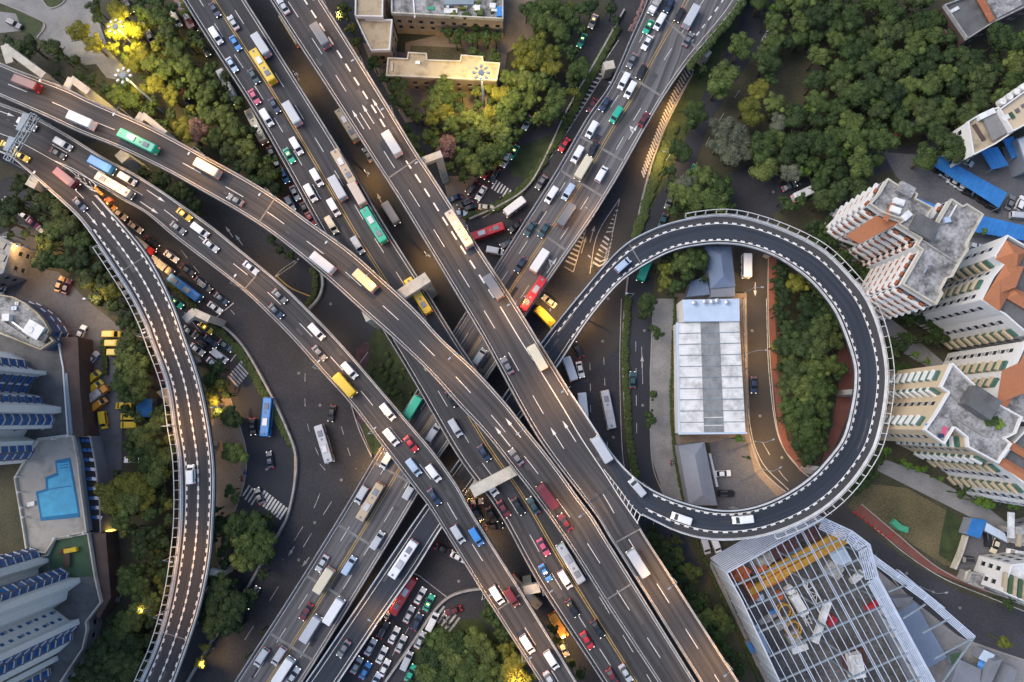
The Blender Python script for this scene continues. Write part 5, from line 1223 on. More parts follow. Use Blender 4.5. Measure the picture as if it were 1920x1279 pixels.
def building(name, label, poly, z1, z0=0.0, wall='whitewall', roof='roof_conc', style=None, parapet=.9, pm=None, cat='building', floor_h=3.0, top_blank=3.2, minw=2.0, frame_only=True, styles=None):
    W = ccw(wp(poly, z1)) if z1 < 80 else ccw(wp(poly, z0))
    cx = sum(p[0] for p in W)/len(W); cy = sum(p[1] for p in W)/len(W)
    root = empty(name, (0,0,0)); tag(root, label, cat)
    mb = MB(); mb.prism(W, z0, z1-.02); mb.build('wall', M[wall], root)
    rs = MB(); rs.sheet([(p[0], p[1], z1+.01) for p in W]); rs.build('roof', M[roof], root)
    n = len(W)
    if parapet:
        pb = MB()
        for i in range(n):
            a = Vector((*W[i], 0)); b = Vector((*W[(i+1)%n], 0)); t = (b-a)
            if t.length < .1: continue
            t.normalize(); nn = Vector((t.y, -t.x, 0))
            pb.prism([tuple((q)[:2]) for q in (a+nn*.12-t*.1, b+nn*.12+t*.1, b-nn*.25, a-nn*.25)], z1-.3, z1+parapet+ (i%3)*.004)
        pb.build('parapet', M[pm or wall], root)
    store = {}
    def put(nm, m, b): store.setdefault(nm, (m, []))[1].append(b)
    if style or styles:
        floors = []
        z = z1-top_blank
        while z > z0+1.5: floors.append(z); z -= floor_h
        for i in range(n):
            a = Vector((*W[i], 0)); b = Vector((*W[(i+1)%n], 0)); L = (b-a).length
            if L < minw: continue
            t = (b-a).normalized(); nn = Vector((t.y, -t.x, 0)); mid = (a+b)/2
            if nn.dot(mid) > -.02*mid.length*1: continue
            st = style
            if styles:
                st = styles(i, a, b, L)
                if not st: continue
            for fi, z in enumerate(floors):
                if not in_frame((mid.x, mid.y, z), 80): continue
                if st == 'balcony':
                    put('window', 'glass', obox(a, b, nn, .25, L-.25, z-1.1, z+.95, -.05, .03+.001*i))
                    put('balcony', 'whitewall', obox(a, b, nn, .1, L-.1, z-1.6, z-.75, .02, .95))
                    k = max(1, int(L/2.6))
                    for q in range(k):
                        s = (q+.5)*L/k
                        put('panel', 'brownpanel', obox(a, b, nn, s-.62, s+.62, z-1.0, z+.05, .05, .50))
                elif st == 'bluebay':
                    k = max(1, int(L/2.2))
                    for q in range(k):
                        s = (q+.5)*L/k; put('window', 'glass_blue', obox(a, b, nn, s-.75, s+.75, z-.8, z+.75, .0, .07))
                        put('window_sill', 'whitewall', obox(a, b, nn, s-.9, s+.9, z-.98, z-.84, .0, .3))
                    put('floor_band', 'bluewall', obox(a, b, nn, 0, L, z-1.6, z-1.15, .0, .22))
                elif st == 'strip':
                    put('window', 'glass', obox(a, b, nn, .3, L-.3, z-.7, z+.8, .0, .05))
                    put('floor_band', 'whitewall', obox(a, b, nn, .1, L-.1, z-1.5, z-.85, .0, .5))
                elif st == 'slots':
                    k = max(1, int(L/2.8))
                    for q in range(k):
                        s = (q+.5)*L/k; put('window', 'glass', obox(a, b, nn, s-.45, s+.45, z-.6, z+.6, .0, .05))
                        if (q+fi) % 3 == 0: put('air_conditioner', 'chrome', obox(a, b, nn, s-.4, s+.4, z-1.25, z-.75, .0, .4))
                elif st == 'loggia':
                    put('window', 'glass', obox(a, b, nn, .4, L-.4, z-.9, z+.9, .0, .05))
                    put('balcony', 'whitewall', obox(a, b, nn, .2, L-.2, z-1.5, z-.6, .0, 1.1))
                elif st == 'green':
                    k = max(1, int(L/3.4))
                    for q in range(k):
                        s = (q+.5)*L/k; g_ = (q+fi+i) % 3
                        if (q+i) % 2 == 0:
                            put('balcony', 'creamwall' if wall != 'creamwall' else 'whitewall', obox(a, b, nn, s-1.4, s+1.4, z-1.5, z-.55, .0, 1.15))
                            put('window', 'greenglass', obox(a, b, nn, s-1.3, s+1.3, z-.55, z+.9, .0, .6))
                        else:
                            put('small_window', 'glass', obox(a, b, nn, s-.55, s+.55, z-.6, z+.7, .0, .06))
                            put('air_conditioner', 'chrome', obox(a, b, nn, s-.4, s+.4, z-1.35, z-.8, .0, .4))
                else:
                    k = max(1, int(L/3.2))
                    for q in range(k):
                        s = (q+.5)*L/k
                        put('window', 'glass', obox(a, b, nn, s-.6, s+.6, z-.65, z+.65, .0, .05))
                        put('window_sill', 'concrete', obox(a, b, nn, s-.7, s+.7, z-.8, z-.68, .0, .18))
    parts_out(root, store)
    root['zz'] = z1; del root['zz']
    return root
def roof_bits(root, z, items):
    """items: (px,py,lx,ly,h,angle,material,name)"""
    for px, py, lx, ly, h, an, m, nm in items:
        c = P(px, py, z+h); mb = MB(); mb.box((c.x, c.y, z+h/2+.01), (lx, ly, h), R(an))
        if nm == 'roof_unit': mb.tube((c.x-lx*.2, c.y, z+h), (c.x-lx*.2, c.y, z+h+.18), min(lx,ly)*.28)
        mb.build(nm, M[m], root)
def slab_roof(root, pts, z, t, m, name='roof_tiles'):
    mb = MB(); mb.prism(wp(pts, z), z-t, z); mb.build(name, M[m], root)
def ridge_roof(root, pts4, z, rise, m, name='roof_tiles'):
    """hipped roof over four pixel corners (order: long side first)"""
    q = [P(x, y, z) for x, y in pts4]
    e0 = (q[0]+q[3])/2; e1 = (q[1]+q[2])/2; t = (e1-e0); L = t.length; t.normalize(); w = (q[0]-q[3]).length/2
    r0 = e0+t*w*.8+Vector((0,0,rise)); r1 = e1-t*w*.8+Vector((0,0,rise)); mb = MB()
    mb.add([q[0],q[1],q[2],q[3],r0,r1], [(0,1,5,4),(1,2,5),(2,3,4,5),(3,0,4),(3,2,1,0)])
    mb.build(name, M[m], root)
ZB = 31.0
b = building('apartment_building', 'apartment block with zigzag white balconies, terracotta panels and a stained grey roof', [(1662,337),(1685,352),(1690,345),(1717,366),(1713,374),(1746,391),(1732,412),(1755,420),(1781,375),(1802,389),(1809,384),(1840,404),(1808,462),(1812,468),(1795,495),(1782,520),(1772,522),(1760,545),(1764,551),(1752,572),(1690,534),(1727,470),(1717,462),(1725,448),(1682,422),(1692,414),(1652,400),(1629,384),(1646,366)],
  ZB, wall='whitewall', pm='cap', style='balcony', top_blank=2.6, floor_h=3.1)
slab_roof(b, [(1692,415),(1612,457),(1585,442),(1650,400)], ZB-2.0, .3, 'orange')
roof_bits(b, ZB, [(1687,378,2.6,1.6,1.2,-20,'roof_white','water_tank'),(1680,393,2.6,1.6,1.2,-20,'roof_white','water_tank'),(1701,404,2.6,1.6,1.2,40,'roof_white','water_tank'),
  (1668,398,1.2,5,.5,-28,'orange','roof_tiles'),(1735,425,6,5,1.6,-30,'roof_dark','stair_head'),(1777,412,1.6,1.4,.6,10,'car_pale blue','skylight'),(1744,495,.9,.7,.6,0,'chrome','vent'),(1736,506,1.8,.4,.4,60,'chrome','vent'),(1788,395,5,.3,.4,58,'roof_white','pipe'),(1700,355,4,3,1.5,-30,'roof_conc','stair_head'),(1760,470,12,.3,.5,-35,'concrete','roof_kerb')])
for px, py in ((1687,378),(1680,393),(1701,404)): pass
b = building('apartment_building', 'white block of flats under folded orange tile roofs, behind the terracotta panelled flats', [(1885,443),(1945,478),(1985,520),(1985,640),(1925,628),(1905,612),(1880,590),(1872,586),(1836,563),(1858,520),(1878,496),(1861,482)],
  ZB, wall='whitewall', roof='roof_dark', pm='whitewall', style='green', top_blank=3.2)
ridge_roof(b, [(1886,450),(1925,472),(1905,508),(1866,486)], ZB+.9, 1.8, 'orange')
ridge_roof(b, [(1925,472),(1905,508),(1868,588),(1842,562)][0:0] or [(1884,495),(1920,500),(1874,584),(1843,562)], ZB+1.0, 1.8, 'orange')
ridge_roof(b, [(1893,535),(1960,568),(1955,600),(1888,560)], ZB+.8, 1.5, 'orange')
b = building('apartment_building', 'white flats with green glazed balconies and a long orange roof at the right edge', [(1920,640),(1985,660),(1985,760),(1915,790),(1886,768),(1866,762),(1872,735),(1893,700)],
  ZB-1, wall='whitewall', roof='roof_conc', style='green')
ridge_roof(b, [(1925,655),(1945,665),(1888,764),(1868,758)], ZB, 1.6, 'orange')
b = building('apartment_building', 'cream and white stepped block of flats with a stained grey roof and small rooftop hut', [(1782,682),(1835,733),(1868,758),(1885,768),(1912,782),(1900,812),(1880,822),(1892,832),(1868,868),(1812,838),(1810,820),(1786,801),(1767,832),(1731,806),(1752,776),(1776,736),(1761,726)],
  ZB, wall='creamwall', roof='roof_conc', pm='whitewall', style='green', floor_h=3.0)
roof_bits(b, ZB, [(1845,755,7,5.5,3.2,-35,'roof_dark','stair_head'),(1817,754,2.6,.8,.6,60,'crane_orange','roof_box'),(1771,808,2.2,1.2,.15,70,'car_pink','tarpaulin'),(1765,817,1.4,1,.2,0,'car_dark blue','tarpaulin'),(1740,797,.8,.8,.4,0,'car_blue','roof_box'),
  (1776,780,.7,.7,.5,0,'chrome','vent'),(1862,790,3,2,.8,10,'leaf_mid','planter_box'),(1875,795,2,2,.7,30,'leaf_bright','planter_box'),(1818,800,9,.3,.5,-33,'concrete','roof_kerb'),(1790,745,8,.3,.5,-45,'concrete','roof_kerb')])
b = building('apartment_building', 'lower white wing with orange roof strips in the bottom right of the flats', [(1870,868),(1896,830),(1925,800),(1985,800),(1985,960),(1960,950),(1915,905)],
  ZB-2, wall='whitewall', roof='roof_dark', style='green')
ridge_roof(b, [(1895,826),(1965,870),(1960,882),(1888,840)], ZB-1.2, .8, 'orange'); ridge_roof(b, [(1878,855),(1960,905),(1950,925),(1870,870)], ZB-1.2, .9, 'orange')
# top right
b = building('house', 'dark grey flat roofed house with maroon tiled lean-to at the upper right corner', [(1768,12),(1832,-12),(1880,-40),(1960,-60),(1960,-5),(1858,45),(1811,75)], 9, wall='roof_brown', roof='roof_dark', pm='concrete', style='plain')
slab_roof(b, [(1828,-8),(1840,-14),(1866,36),(1856,42)], 10.2, .3, 'brownpanel'); roof_bits(b, 9, [(1885,5,9,6,.3,28,'roof_conc','roof_patch'),(1790,18,3,1,.4,30,'roof_white','roof_box')])
b2 = building('lean_to', 'maroon tiled lean-to roof at the foot of the dark grey house', [(1740,32),(1764,16),(1808,78),(1787,90),(1762,60)], 5, wall='roof_brown', roof='roof_maroon', parapet=0, cat='shed')
b = building('school_building', 'cream roofed building with green edged balcony at the right edge', [(1871,207),(1925,168),(1985,130),(1985,195),(1940,225),(1895,248)], 15, wall='whitewall', roof='creamwall', pm='whitewall', style='plain')
roof_bits(b, 15, [(1908,207,1.2,1.2,.3,30,'roof_dark','skylight'),(1898,216,1,2,.4,30,'court','roof_box'),(1887,220,2,1.4,.5,30,'roof_white','roof_box'),(1919,198,1,1,.3,30,'roof_dark','skylight')])
for k in range(5):
    c = P(1880+k*13, 190-k*9, 13); mb = MB(); mb.tube((c.x,c.y,11.5), (c.x,c.y,13.2), 1.0, n=12); mb.build('dome', M['roof_white'], b)
b = building('house', 'grey and cream flat roofed house left of the cream roofed building', [(1812,230),(1825,222),(1868,203),(1895,250),(1862,272),(1822,292)], 13, wall='whitewall', roof='roof_cream', pm='whitewall', style='plain')
slab_roof(b, [(1840,215),(1866,207),(1890,248),(1862,264)], 14.1, .5, 'paving'); roof_bits(b, 13, [(1851,213,5,1.6,1.6,25,'roof_white','roof_box'),(1836,248,1.2,5.5,.3,28,'roof_brown','roof_patch')])
def canopy(label, pts, z, m='roof_blue'):
    root = empty('canopy', (0,0,0)); tag(root, label, 'canopy', 'blue sheet canopies of the car park')
    mb = MB(); W = wp(pts, z); mb.prism(W, z-.12, z)
    a = P(*pts[0], z); bb = P(*pts[1], z); c = P(*pts[2], z)
    L = (bb-a).length; t = (bb-a).normalized(); w = (c-bb)
    for k in range(int(L/1.5)): 
        s = a+t*(.4+k*1.5); s1 = s+(P(*pts[3], z)-a); mb.beam(s+Vector((0,0,.03)), s1+Vector((0,0,.03)), .12, .08)
    mb.build('roof', M[m], root)
    for p in W:
        q = MB(); q.beam((p[0]*.999, p[1]*.999, 0), (p[0]*.999, p[1]*.999, z-.13), .15, .15); q.build('post', M['steel_dark'], root)
canopy('long bright blue canopy over the row of parked cars', [(1763,292),(1889,362),(1873,390),(1752,312)], 3.4)
canopy('blue canopy between the panelled flats and the white flats', [(1836,403),(1960,432),(1960,458),(1822,434)], 3.2)
canopy('small blue canopy behind the roof of the panelled flats', [(1722,372),(1760,386),(1752,398),(1715,382)], 3.2)
canopy('blue patched roof sheet beside the grey and cream house', [(1838,282),(1870,275),(1892,310),(1860,318)], 4.2)
canopy('narrow blue roof sheet right of the patched one', [(1880,262),(1900,255),(1915,290),(1898,298)], 4.4)
b = building('shed', 'cluster of grey rooftops below the cream roofed building', [(1905,262),(1960,240),(1960,310),(1925,320)], 6, wall='greywall', roof='roof_white', style=None, cat='shed', parapet=.4)
# depot
def long_roof():
    root = building('depot', 'long white roofed depot with a grey skylight strip down the middle', [(1272,605),(1386,602),(1398,812),(1276,813)], 7, wall='whitewall', roof='roof_white', parapet=0, cat='warehouse')
    a0, a1, b0, b1 = P(1272,605,7.05), P(1386,602,7.05), P(1276,813,7.05), P(1398,812,7.05)
    def L2(u, v, dz): p = a0.lerp(a1, u).lerp(b0.lerp(b1, u), v); p.z += dz; return p
    mb = MB(); mb.quad(L2(.36,.0,.05), L2(.67,0,.05), L2(.67,.995,.05), L2(.36,.995,.05)); mb.build('skylight', mat('skylight_sheet', (.24,.25,.25), vary=.25, scale=.5, stain=.35, stainscale=.6), root)
    mb = MB()
    for k in range(11):
        v = k/10.0; mb.beam(L2(0,v,.12), L2(1,v,.12), .2, .14)
    mb.build('roof_rib', M['steel_dark'], root)
    mb = MB()
    for k in range(44):
        v = (k+.5)/44; mb.beam(L2(0,v,.03), L2(.36,v,.03), .10, .07); mb.beam(L2(.67,v,.03), L2(1,v,.03), .10, .07)
    for v in (.86,.93): mb.beam(L2(.37,v,.1), L2(.66,v,.1), .2, .1)
    mb.build('roof_seam', M['roof_white'], root)
    mb = MB(); mb.beam(L2(-.03,1.0,.0), L2(1.02,1.0,.0), .5, .6); mb.beam(L2(-.02,0,-.1), L2(-.02,1,-.1), .6, .3); mb.build('gutter', M['roof_bluewhite'], root)
long_roof()
b = building('depot_hall', 'pale blue corrugated hall with roof vents at the head of the white depot', [(1280,562),(1386,560),(1387,602),(1283,603)], 8.2, wall='whitewall', roof='roof_bluewhite', parapet=0, cat='warehouse')
a0, a1, c0, c1 = P(1280,562,8.25), P(1386,560,8.25), P(1283,603,8.25), P(1387,602,8.25); mb = MB()
for k in range(1, 24): mb.beam(a0.lerp(a1, k/24.), c0.lerp(c1, k/24.), .08, .08)
mb.build('roof_seam', M['roof_bluewhite'], b)
for px, py in ((1302,568),(1322,566),(1335,566),(1345,564),(1363,567)):
    c = P(px, py, 9); mb = MB(); mb.tube((c.x,c.y,8.2), (c.x,c.y,9.3), .4, .45); mb.tube((c.x,c.y,9.3), (c.x,c.y,9.5), .7, .3); mb.build('roof_vent', M['chrome'], b)
def ribbed(name, label, pts, z, m, n=14, wall='greywall', hip=0):
    b = building(name, label, pts, z, wall=wall, roof=m, parapet=0, cat='shed')
    if hip: ridge_roof(b, [pts[0], pts[3], pts[2], pts[1]] if hip == 2 else pts, z+.03, 1.5, m)
    else:
        q = [P(x, y, z+.05) for x, y in pts[:4]]; mb = MB()
        for k in range(1, n): mb.beam(q[0].lerp(q[1], k/n), q[3].lerp(q[2], k/n), .1, .08)
        mb.build('roof_seam', M[m], b)
    return b
ribbed('shed', 'blue grey hipped roof between the loop and the pale blue hall', [(1322,462),(1371,462),(1379,537),(1333,541)], 5, 'roof_bluegrey', hip=2)
ribbed('shed', 'small glazed blue grey lean-to left of the hipped roof', [(1296,528),(1325,517),(1331,552),(1287,557)], 4, 'roof_bluegrey', 10)
ribbed('shed', 'small patched grey roof between the hipped roof and the hall', [(1333,541),(1378,538),(1378,556),(1334,557)], 4.5, 'roof_slate', 8)
ribbed('office_building', 'long slate grey hipped roof beside the depot yard', [(1272,836),(1321,829),(1345,948),(1292,947)], 5.5, 'roof_slate', hip=2)
b = wall_thing('yard_wall', 'straight white wall between the slate roof and the parked cars', 'wall', [(1328,850),(1342,912)], 0, 1.6, .8, 'whitewall')
mb = MB()
for k in range(16):
    c = P(1262+ (k*.6), 590+k*15, 0)
# fence along the depot
def fence(label, pts, h=1.6):
    root = empty('fence', (0,0,0)); tag(root, label, 'fence')
    q = cr(pts, 6) if len(pts) > 2 else pts; W = [P(x, y, 0) for x, y in q]; mb = MB()
    for a, b in zip(W, W[1:]):
        mb.beam(a+Vector((0,0,h)), b+Vector((0,0,h)), .08, .08); mb.beam(a+Vector((0,0,.4)), b+Vector((0,0,.4)), .08, .08)
    mb.build('rail', M['steel_dark'], root); k = 0; pb = MB()
    for a in W[::2][:60]:
        m2 = MB(); m2.beam(a, a+Vector((0,0,h)), .12, .12); m2.build('post', M['steel_dark'], root)
fence('dark metal fence along the lane left of the depot', [(1268,600),(1266,700),(1270,800),(1284,900),(1296,950)])
fence('metal fence between the depot and the orange-lit road', [(1392,560),(1398,700),(1403,800)])
# the clubhouse blocks, top middle
b = building('office_building', 'small white rimmed block with a beige roof at top centre', [(668,-30),(719,-30),(718,34),(667,33)], 11, wall='tanwall', roof='roof_cream', pm='whitewall', style='plain')
b = building('office_building', 'angular white rimmed beige rooftop below the small block at top centre', [(668,36),(718,40),(736,40),(731,96),(697,97),(679,60)], 9.5, wall='tanwall', roof='roof_cream', pm='whitewall', style='plain')
b = building('apartment_building', 'long block with a cluttered grey green rooftop garden at top centre', [(735,-50),(943,-50),(943,38),(735,27)], 10, wall='tanwall', roof='roof_conc', pm='cap', style='plain')
rq = random.Random(5); its = []
for k in range(22): its.append((rq.uniform(835,940), rq.uniform(2,28), rq.uniform(.6,2.5), rq.uniform(.6,1.8), rq.uniform(.3,1.1), rq.uniform(0,90), rq.choice(['leaf_mid','leaf_dark','clutter','roof_white','tanwall','leaf_yellow']), 'planter_box'))
its += [(938,21,2,3,.8,0,'car_blue','tarpaulin'),(808,15,2,1,.3,0,'green','tarpaulin'),(895,14,1.6,1.6,1,0,'roof_white','water_tank'),(845,20,4,1.5,.4,0,'roof_white','roof_box'),(776,12,.4,7,.4,5,'roof_white','pipe'),(860,2,9,2,1.4,0,'steel_dark','roof_box')]
roof_bits(b, 10, its)
b = building('school_building', 'long low block with a mottled cream roof beside the tall lamp mast', [(728,110),(764,112),(766,100),(800,102),(801,114),(863,116),(865,105),(905,108),(906,118),(937,120),(931,152),(725,143)], 8, wall='tanwall', roof='roof_cream', pm='cap', style='plain', parapet=.6)
roof_bits(b, 8, [(783,117,1.4,.9,.5,0,'roof_white','roof_box'),(735,124,.5,3,.4,0,'cap','roof_kerb')])
# left side: podium, towers, pool
ZP = 6.5
b = building('podium', 'grey podium deck round the upper left tower', [(-120,580),(78,652),(112,636),(122,690),(131,816),(75,823),(45,866),(-120,880)], ZP, wall='greywall', roof='roof_dark', pm='whitewall', style=None)
b = building('podium', 'grey podium deck round the lower left tower, with a green court', [(-120,1052),(92,1040),(105,1011),(168,999),(181,1080),(192,1128),(164,1165),(166,1180),(158,1215),(108,1290),(-120,1340)], ZP-.1, wall='greywall', roof='roof_dark', pm='cap', style='plain')
slab_roof(b, [(105,1012),(168,1000),(179,1080),(130,1084),(95,1072),(92,1042)], ZP+.05, .1, 'court', 'court')
roof_bits(b, ZP, [(131,1032,3.4,1.2,1.2,10,'car_yellow','slide'),(125,1045,1.6,5,.9,5,'roof_brown','frame'),(118,1034,2.5,1,.6,10,'roof_maroon','frame')])
def pool():
    root = building('pool_terrace', 'pale terrace with a stepped turquoise swimming pool beside the lower left tower', [(30,896),(46,868),(74,824),(139,817),(149,868),(152,900),(160,958),(165,996),(105,1010),(88,1036),(52,1030),(46,990)], ZP+.6, wall='greywall', roof='terrace', pm='cap', cat='terrace', parapet=.8)
    outl = [(103,864),(131,858),(148,956),(149,970),(76,977),(67,922),(86,917),(85,895),(106,887)]
    inn = [(106,869),(129,864),(146,962),(79,970),(72,926),(91,920),(90,899),(110,891)]
    mb = MB(); mb.prism(wp(outl, ZP+.75), ZP+.55, ZP+.75); mb.build('pool_edge', M['pooltile'], root)
    mb = MB(); mb.prism(wp(inn, ZP+.78), ZP+.6, ZP+.78); mb.build('pool_water', M['pool'], root)
    mb = MB(); mb.beam(P(90,918,ZP+.82), P(133,911,ZP+.82), .25, .06); [mb.beam(P(112,868+k*5,ZP+.82), P(128,866+k*5,ZP+.82), .25, .06) for k in range(3)]; mb.build('pool_step', M['pooltile'], root)
    for px, py in ((30,894),(35,923),(40,952),(43,970),(57,1031),(130,1005),(157,1000),(102,1010),(127,817),(98,823)):
        c = P(px, py, ZP+2); mb = MB(); mb.tube((c.x,c.y,ZP+.6), (c.x,c.y,ZP+2.0), .22, .18); mb.ico((c.x,c.y,ZP+2.2), .4, 1); mb.build('globe_post', M['roof_white'], root)
    c = P(58,945,ZP+1); mb = MB(); mb.box((c.x,c.y,ZP+.9), (2.0,1.2,.5), .2); mb.build('bench', M['roof_white'], root)
pool()
T1 = [(-90,668),(25,662),(50,676),(53,690),(70,696),(87,696),(87,703),(72,706),(60,722),(52,738),(80,744),(84,758),(115,763),(115,774),(100,777),(104,787),(99,797),(97,803),(52,806),(45,818),(70,826),(66,834),(67,845),(56,861),(46,868),(-90,873)]
T2 = [(-90,1085),(60,1026),(75,1031),(80,1043),(91,1047),(91,1054),(72,1066),(72,1079),(115,1063),(131,1073),(129,1083),(150,1083),(151,1092),(128,1109),(125,1124),(100,1140),(130,1163),(148,1160),(150,1170),(138,1182),(136,1200),(112,1222),(96,1232),(108,1229),(110,1238),(80,1252),(95,1252),(96,1264),(80,1290),(-90,1330)]
def tower(label, poly, blue):
    Wb = wp(poly, ZP)
    keys = {}
    for (i, j) in blue:
        for k in range(i, j+1): keys[(round(Wb[k][0],2), round(Wb[k][1],2))] = 1
    def st(i, a, b, L):
        ka = (round(a.x,2), round(a.y,2)); kb = (round(b.x,2), round(b.y,2))
        if ka in keys and kb in keys: return 'bluebay'
        t = (b-a).normalized(); n = Vector((t.y, -t.x, 0))
        if abs(n.x) > .75 and L > 2.2: return 'strip'
        return 'slots' if L > 5.5 and i % 2 else None
    root = building('apartment_tower', label, poly, 90, ZP, wall='whitewall', roof='roof_conc', styles=st, minw=1.2, floor_h=3.0)
    # blue tiled cladding on the bays
    for (i, j) in blue:
        idx = list(range(i, j))
        for k in idx:
            a = Vector((*Wb[k], 0)); b_ = Vector((*Wb[k+1], 0)); t = (b_-a); L = t.length; t.normalize(); n = Vector((t.y, -t.x, 0))
            if n.dot((a+b_)/2) > 0: n = -n
            obox(a, b_, n, 0, L, ZP+.2, 88, -.05, .012).build('cladding', M['bluewall'], root)
    return root
# edges of the bays: consecutive corner pairs
tower('white residential tower with blue glazed bays leaning in at the left edge', T1, [(2,4),(14,16),(21,23)])
tower('white residential tower with blue glazed bays in the lower left corner', T2, [(1,3),(8,10),(18,20),(26,28)])
b = building('round_building', 'round fronted building with grey roof, plant and dark blue glass at the left edge', [(-90,548),(0,553),(28,558),(52,570),(72,586),(86,602),(96,620),(92,628),(104,640),(80,656),(40,640),(0,622),(-90,600)], 9.5, wall='bluewall', roof='roof_conc', pm='roof_cream', style='bluebay', parapet=1.0, minw=1.0)
roof_bits(b, 9.5, [(62,618,5.0,4.0,2.0,-30,'roof_white','roof_unit'),(10,595,2,2,1.6,0,'roof_white','water_tank'),(26,578,1.4,1,.5,0,'car_pale blue','roof_unit'),(31,569,1,1,.4,0,'roof_white','roof_unit'),(38,615,7,.4,.5,-35,'chrome','pipe'),(80,632,2.4,2.4,1.4,-30,'roof_dark','roof_unit'),(18,612,12,.5,.6,-33,'concrete','pipe')])
b = building('outbuilding', 'small grey building with four dark skylights at the left edge', [(-60,425),(5,445),(28,458),(10,512),(-60,540)], 9, wall='concrete', roof='roof_conc', pm='concrete', style='plain')
roof_bits(b, 9, [(4,460,2.4,2,.3,-25,'glass','skylight'),(15,466,2.4,2,.3,-25,'glass','skylight'),(2,482,2.4,2,.3,-25,'glass','skylight'),(6,498,2,2,.3,-25,'glass','skylight')])
b = building('covered_walkway', 'long dusty brown roof strip between the upper left tower and the taxis', [(112,632),(146,632),(150,730),(158,818),(134,820),(126,740)], 7, wall='roof_brown', roof='roof_brown', parapet=0, cat='shed')
mb = MB(); q0, q1 = P(124,700,7.1), P(134,815,7.1); mb.beam(q0, q1, .8, .3); mb.build('skylight', M['steel_dark'], b)
b = building('covered_walkway', 'narrow brown roof beside the green court', [(174,1000),(198,1000),(208,1120),(186,1160),(180,1155),(190,1120)], 6, wall='roof_brown', roof='roof_brown', parapet=0, cat='shed')
b = building('arcade', 'dark flat arcade roof with rows of small blue glass panes beside the pool', [(142,818),(170,818),(180,870),(188,940),(190,1000),(168,1000),(160,930),(150,868)], 5, wall='greywall', roof='tyre', parapet=.3, pm='concrete', cat='shed')
for k in range(9):
    for j in range(2):
        c = P(157+k*2.6+j*9, 826+k*18, 5.2); mb = MB(); mb.box((c.x,c.y,5.2), (1.5,.9,.15), R(-8)); mb.build('roof_pane', M['glass_blue'], b)
for lab, pts, z, m in (('blue sheet roof by the yellow vans', [(254,750),(284,747),(285,782),(256,782)], 3.2, 'roof_blue'), ('beige roof of the hut under the left ramp', [(293,735),(315,725),(330,790),(345,775),(322,765)][0:3]+[(320,765)], 4, 'roof_cream'),
  ('maroon roof of the hut under the left ramp', [(285,695),(305,682),(315,715),(296,722)], 3.6, 'roof_maroon')):
    ribbed('hut', lab, pts, z, m, 8)
mb = MB(); mb.box((*P(208,1014,1.5)[:2], 1.5), (1.6,6,3)); o = mb.build('kiosk', mat('lit_kiosk', (1.0,.62,.10), emit=3.0)); tag(o, 'brightly lit yellow kiosk beside the brown walkway roof', 'kiosk')
# bottom right small buildings
ribbed('shed', 'patched blue sheet roof over the yard at the lower right', [(1822,972),(1850,975),(1838,1010),(1812,1002)], 3.5, 'roof_blue', 8)
ribbed('shed', 'pale blue sheet roof right of the patched blue one', [(1850,980),(1898,1008),(1890,1018),(1846,995)], 3.6, 'roof_bluewhite', 12)
b = building('house', 'low grey roofed guard house on the yard at the lower right', [(1820,1073),(1850,1078),(1843,1103),(1812,1092)], 4.5, wall='concrete', roof='roof_conc', parapet=.3)
slab_roof(b, [(1811,1072),(1820,1068),(1816,1090),(1808,1086)], 3.6, .2, 'cap')
b = building('apartment_building', 'white rooftops with yellow and green sheds at the right edge, low down', [(1893,1058),(1960,1050),(1960,1150),(1915,1125),(1875,1108)], 12, wall='whitewall', roof='roof_white', style='plain')
for k in range(5): roof_bits(b, 12, [(1886+k*9, 1092+k*4, .9, 5, 1.0, -10, ['roof_cream','court'][k%2], 'roof_box')])
b = building('apartment_building', 'cluttered cream roofed building at the right edge below the flats', [(1898,990),(1960,975),(1960,1030),(1905,1020)], 7, wall='concrete', roof='roof_conc', style='plain', parapet=.4)
roof_bits(b, 7, [(1912,1008,1.2,5,.6,-10,'roof_cream','roof_box'),(1897,985,1.6,7,.6,-5,'roof_white','roof_box'),(1915,995,3,2,.8,0,'clutter','roof_box')])
ribbed('shed', 'long curved grey roof at the bottom right corner', [(1862,1240),(1880,1236),(1850,1300),(1835,1300)], 5, 'roof_slate', 10); ribbed('shed', 'second curved grey roof in the bottom right corner', [(1895,1250),(1908,1258),(1890,1310),(1872,1300)], 5, 'roof_slate', 10)
ribbed('hut', 'white roofed hut near the red barrels at lower right', [(1845,1218),(1866,1228),(1855,1244),(1834,1235)], 3, 'roof_bluewhite', 6)
ribbed('shed', 'flat grey shed under the pointed tip of the steel frame', [(1800,1237),(1840,1255),(1835,1300),(1775,1300)], 4, 'roof_slate', 10)
mb = MB(); c = P(1843,1248,2.2); mb.tube((c.x,c.y,0), (c.x,c.y,2.2), .05); mb.tube((c.x,c.y,2.1), (c.x,c.y,2.7), 1.5, .05, 8); o = mb.build('parasol', M['car_blue']); tag(o, 'round blue parasol beside the white roofed hut', 'parasol')
mb = MB(); W = cr([(1670,975),(1680,985),(1690,990),(1699,992)], 4)
zwall([(1671,976),(1684,988),(1699,993)], 0, 1.2, 2.0, mb); o = mb.build('tarpaulin', M['green']); tag(o, 'crumpled green sheet at the edge of the dry lawn', 'tarpaulin')
for k, (px, py) in enumerate([(1602,961),(1610,965),(1618,971),(1626,979),(1635,986),(1644,993),(1652,999),(1660,1005),(1668,1009),(1674,1003)]):
    c = P(px, py, .3); mb = MB(); mb.tube((c.x,c.y,.03), (c.x,c.y,.9), .28, .05, 8); mb.box((c.x,c.y,.04), (.6,.6,.06)); o = mb.build('traffic_cone', M['car_red']); tag(o, f'red cone on the slip of road by the dry lawn, {NUM[k]} from the left', 'traffic cone', 'red cones')
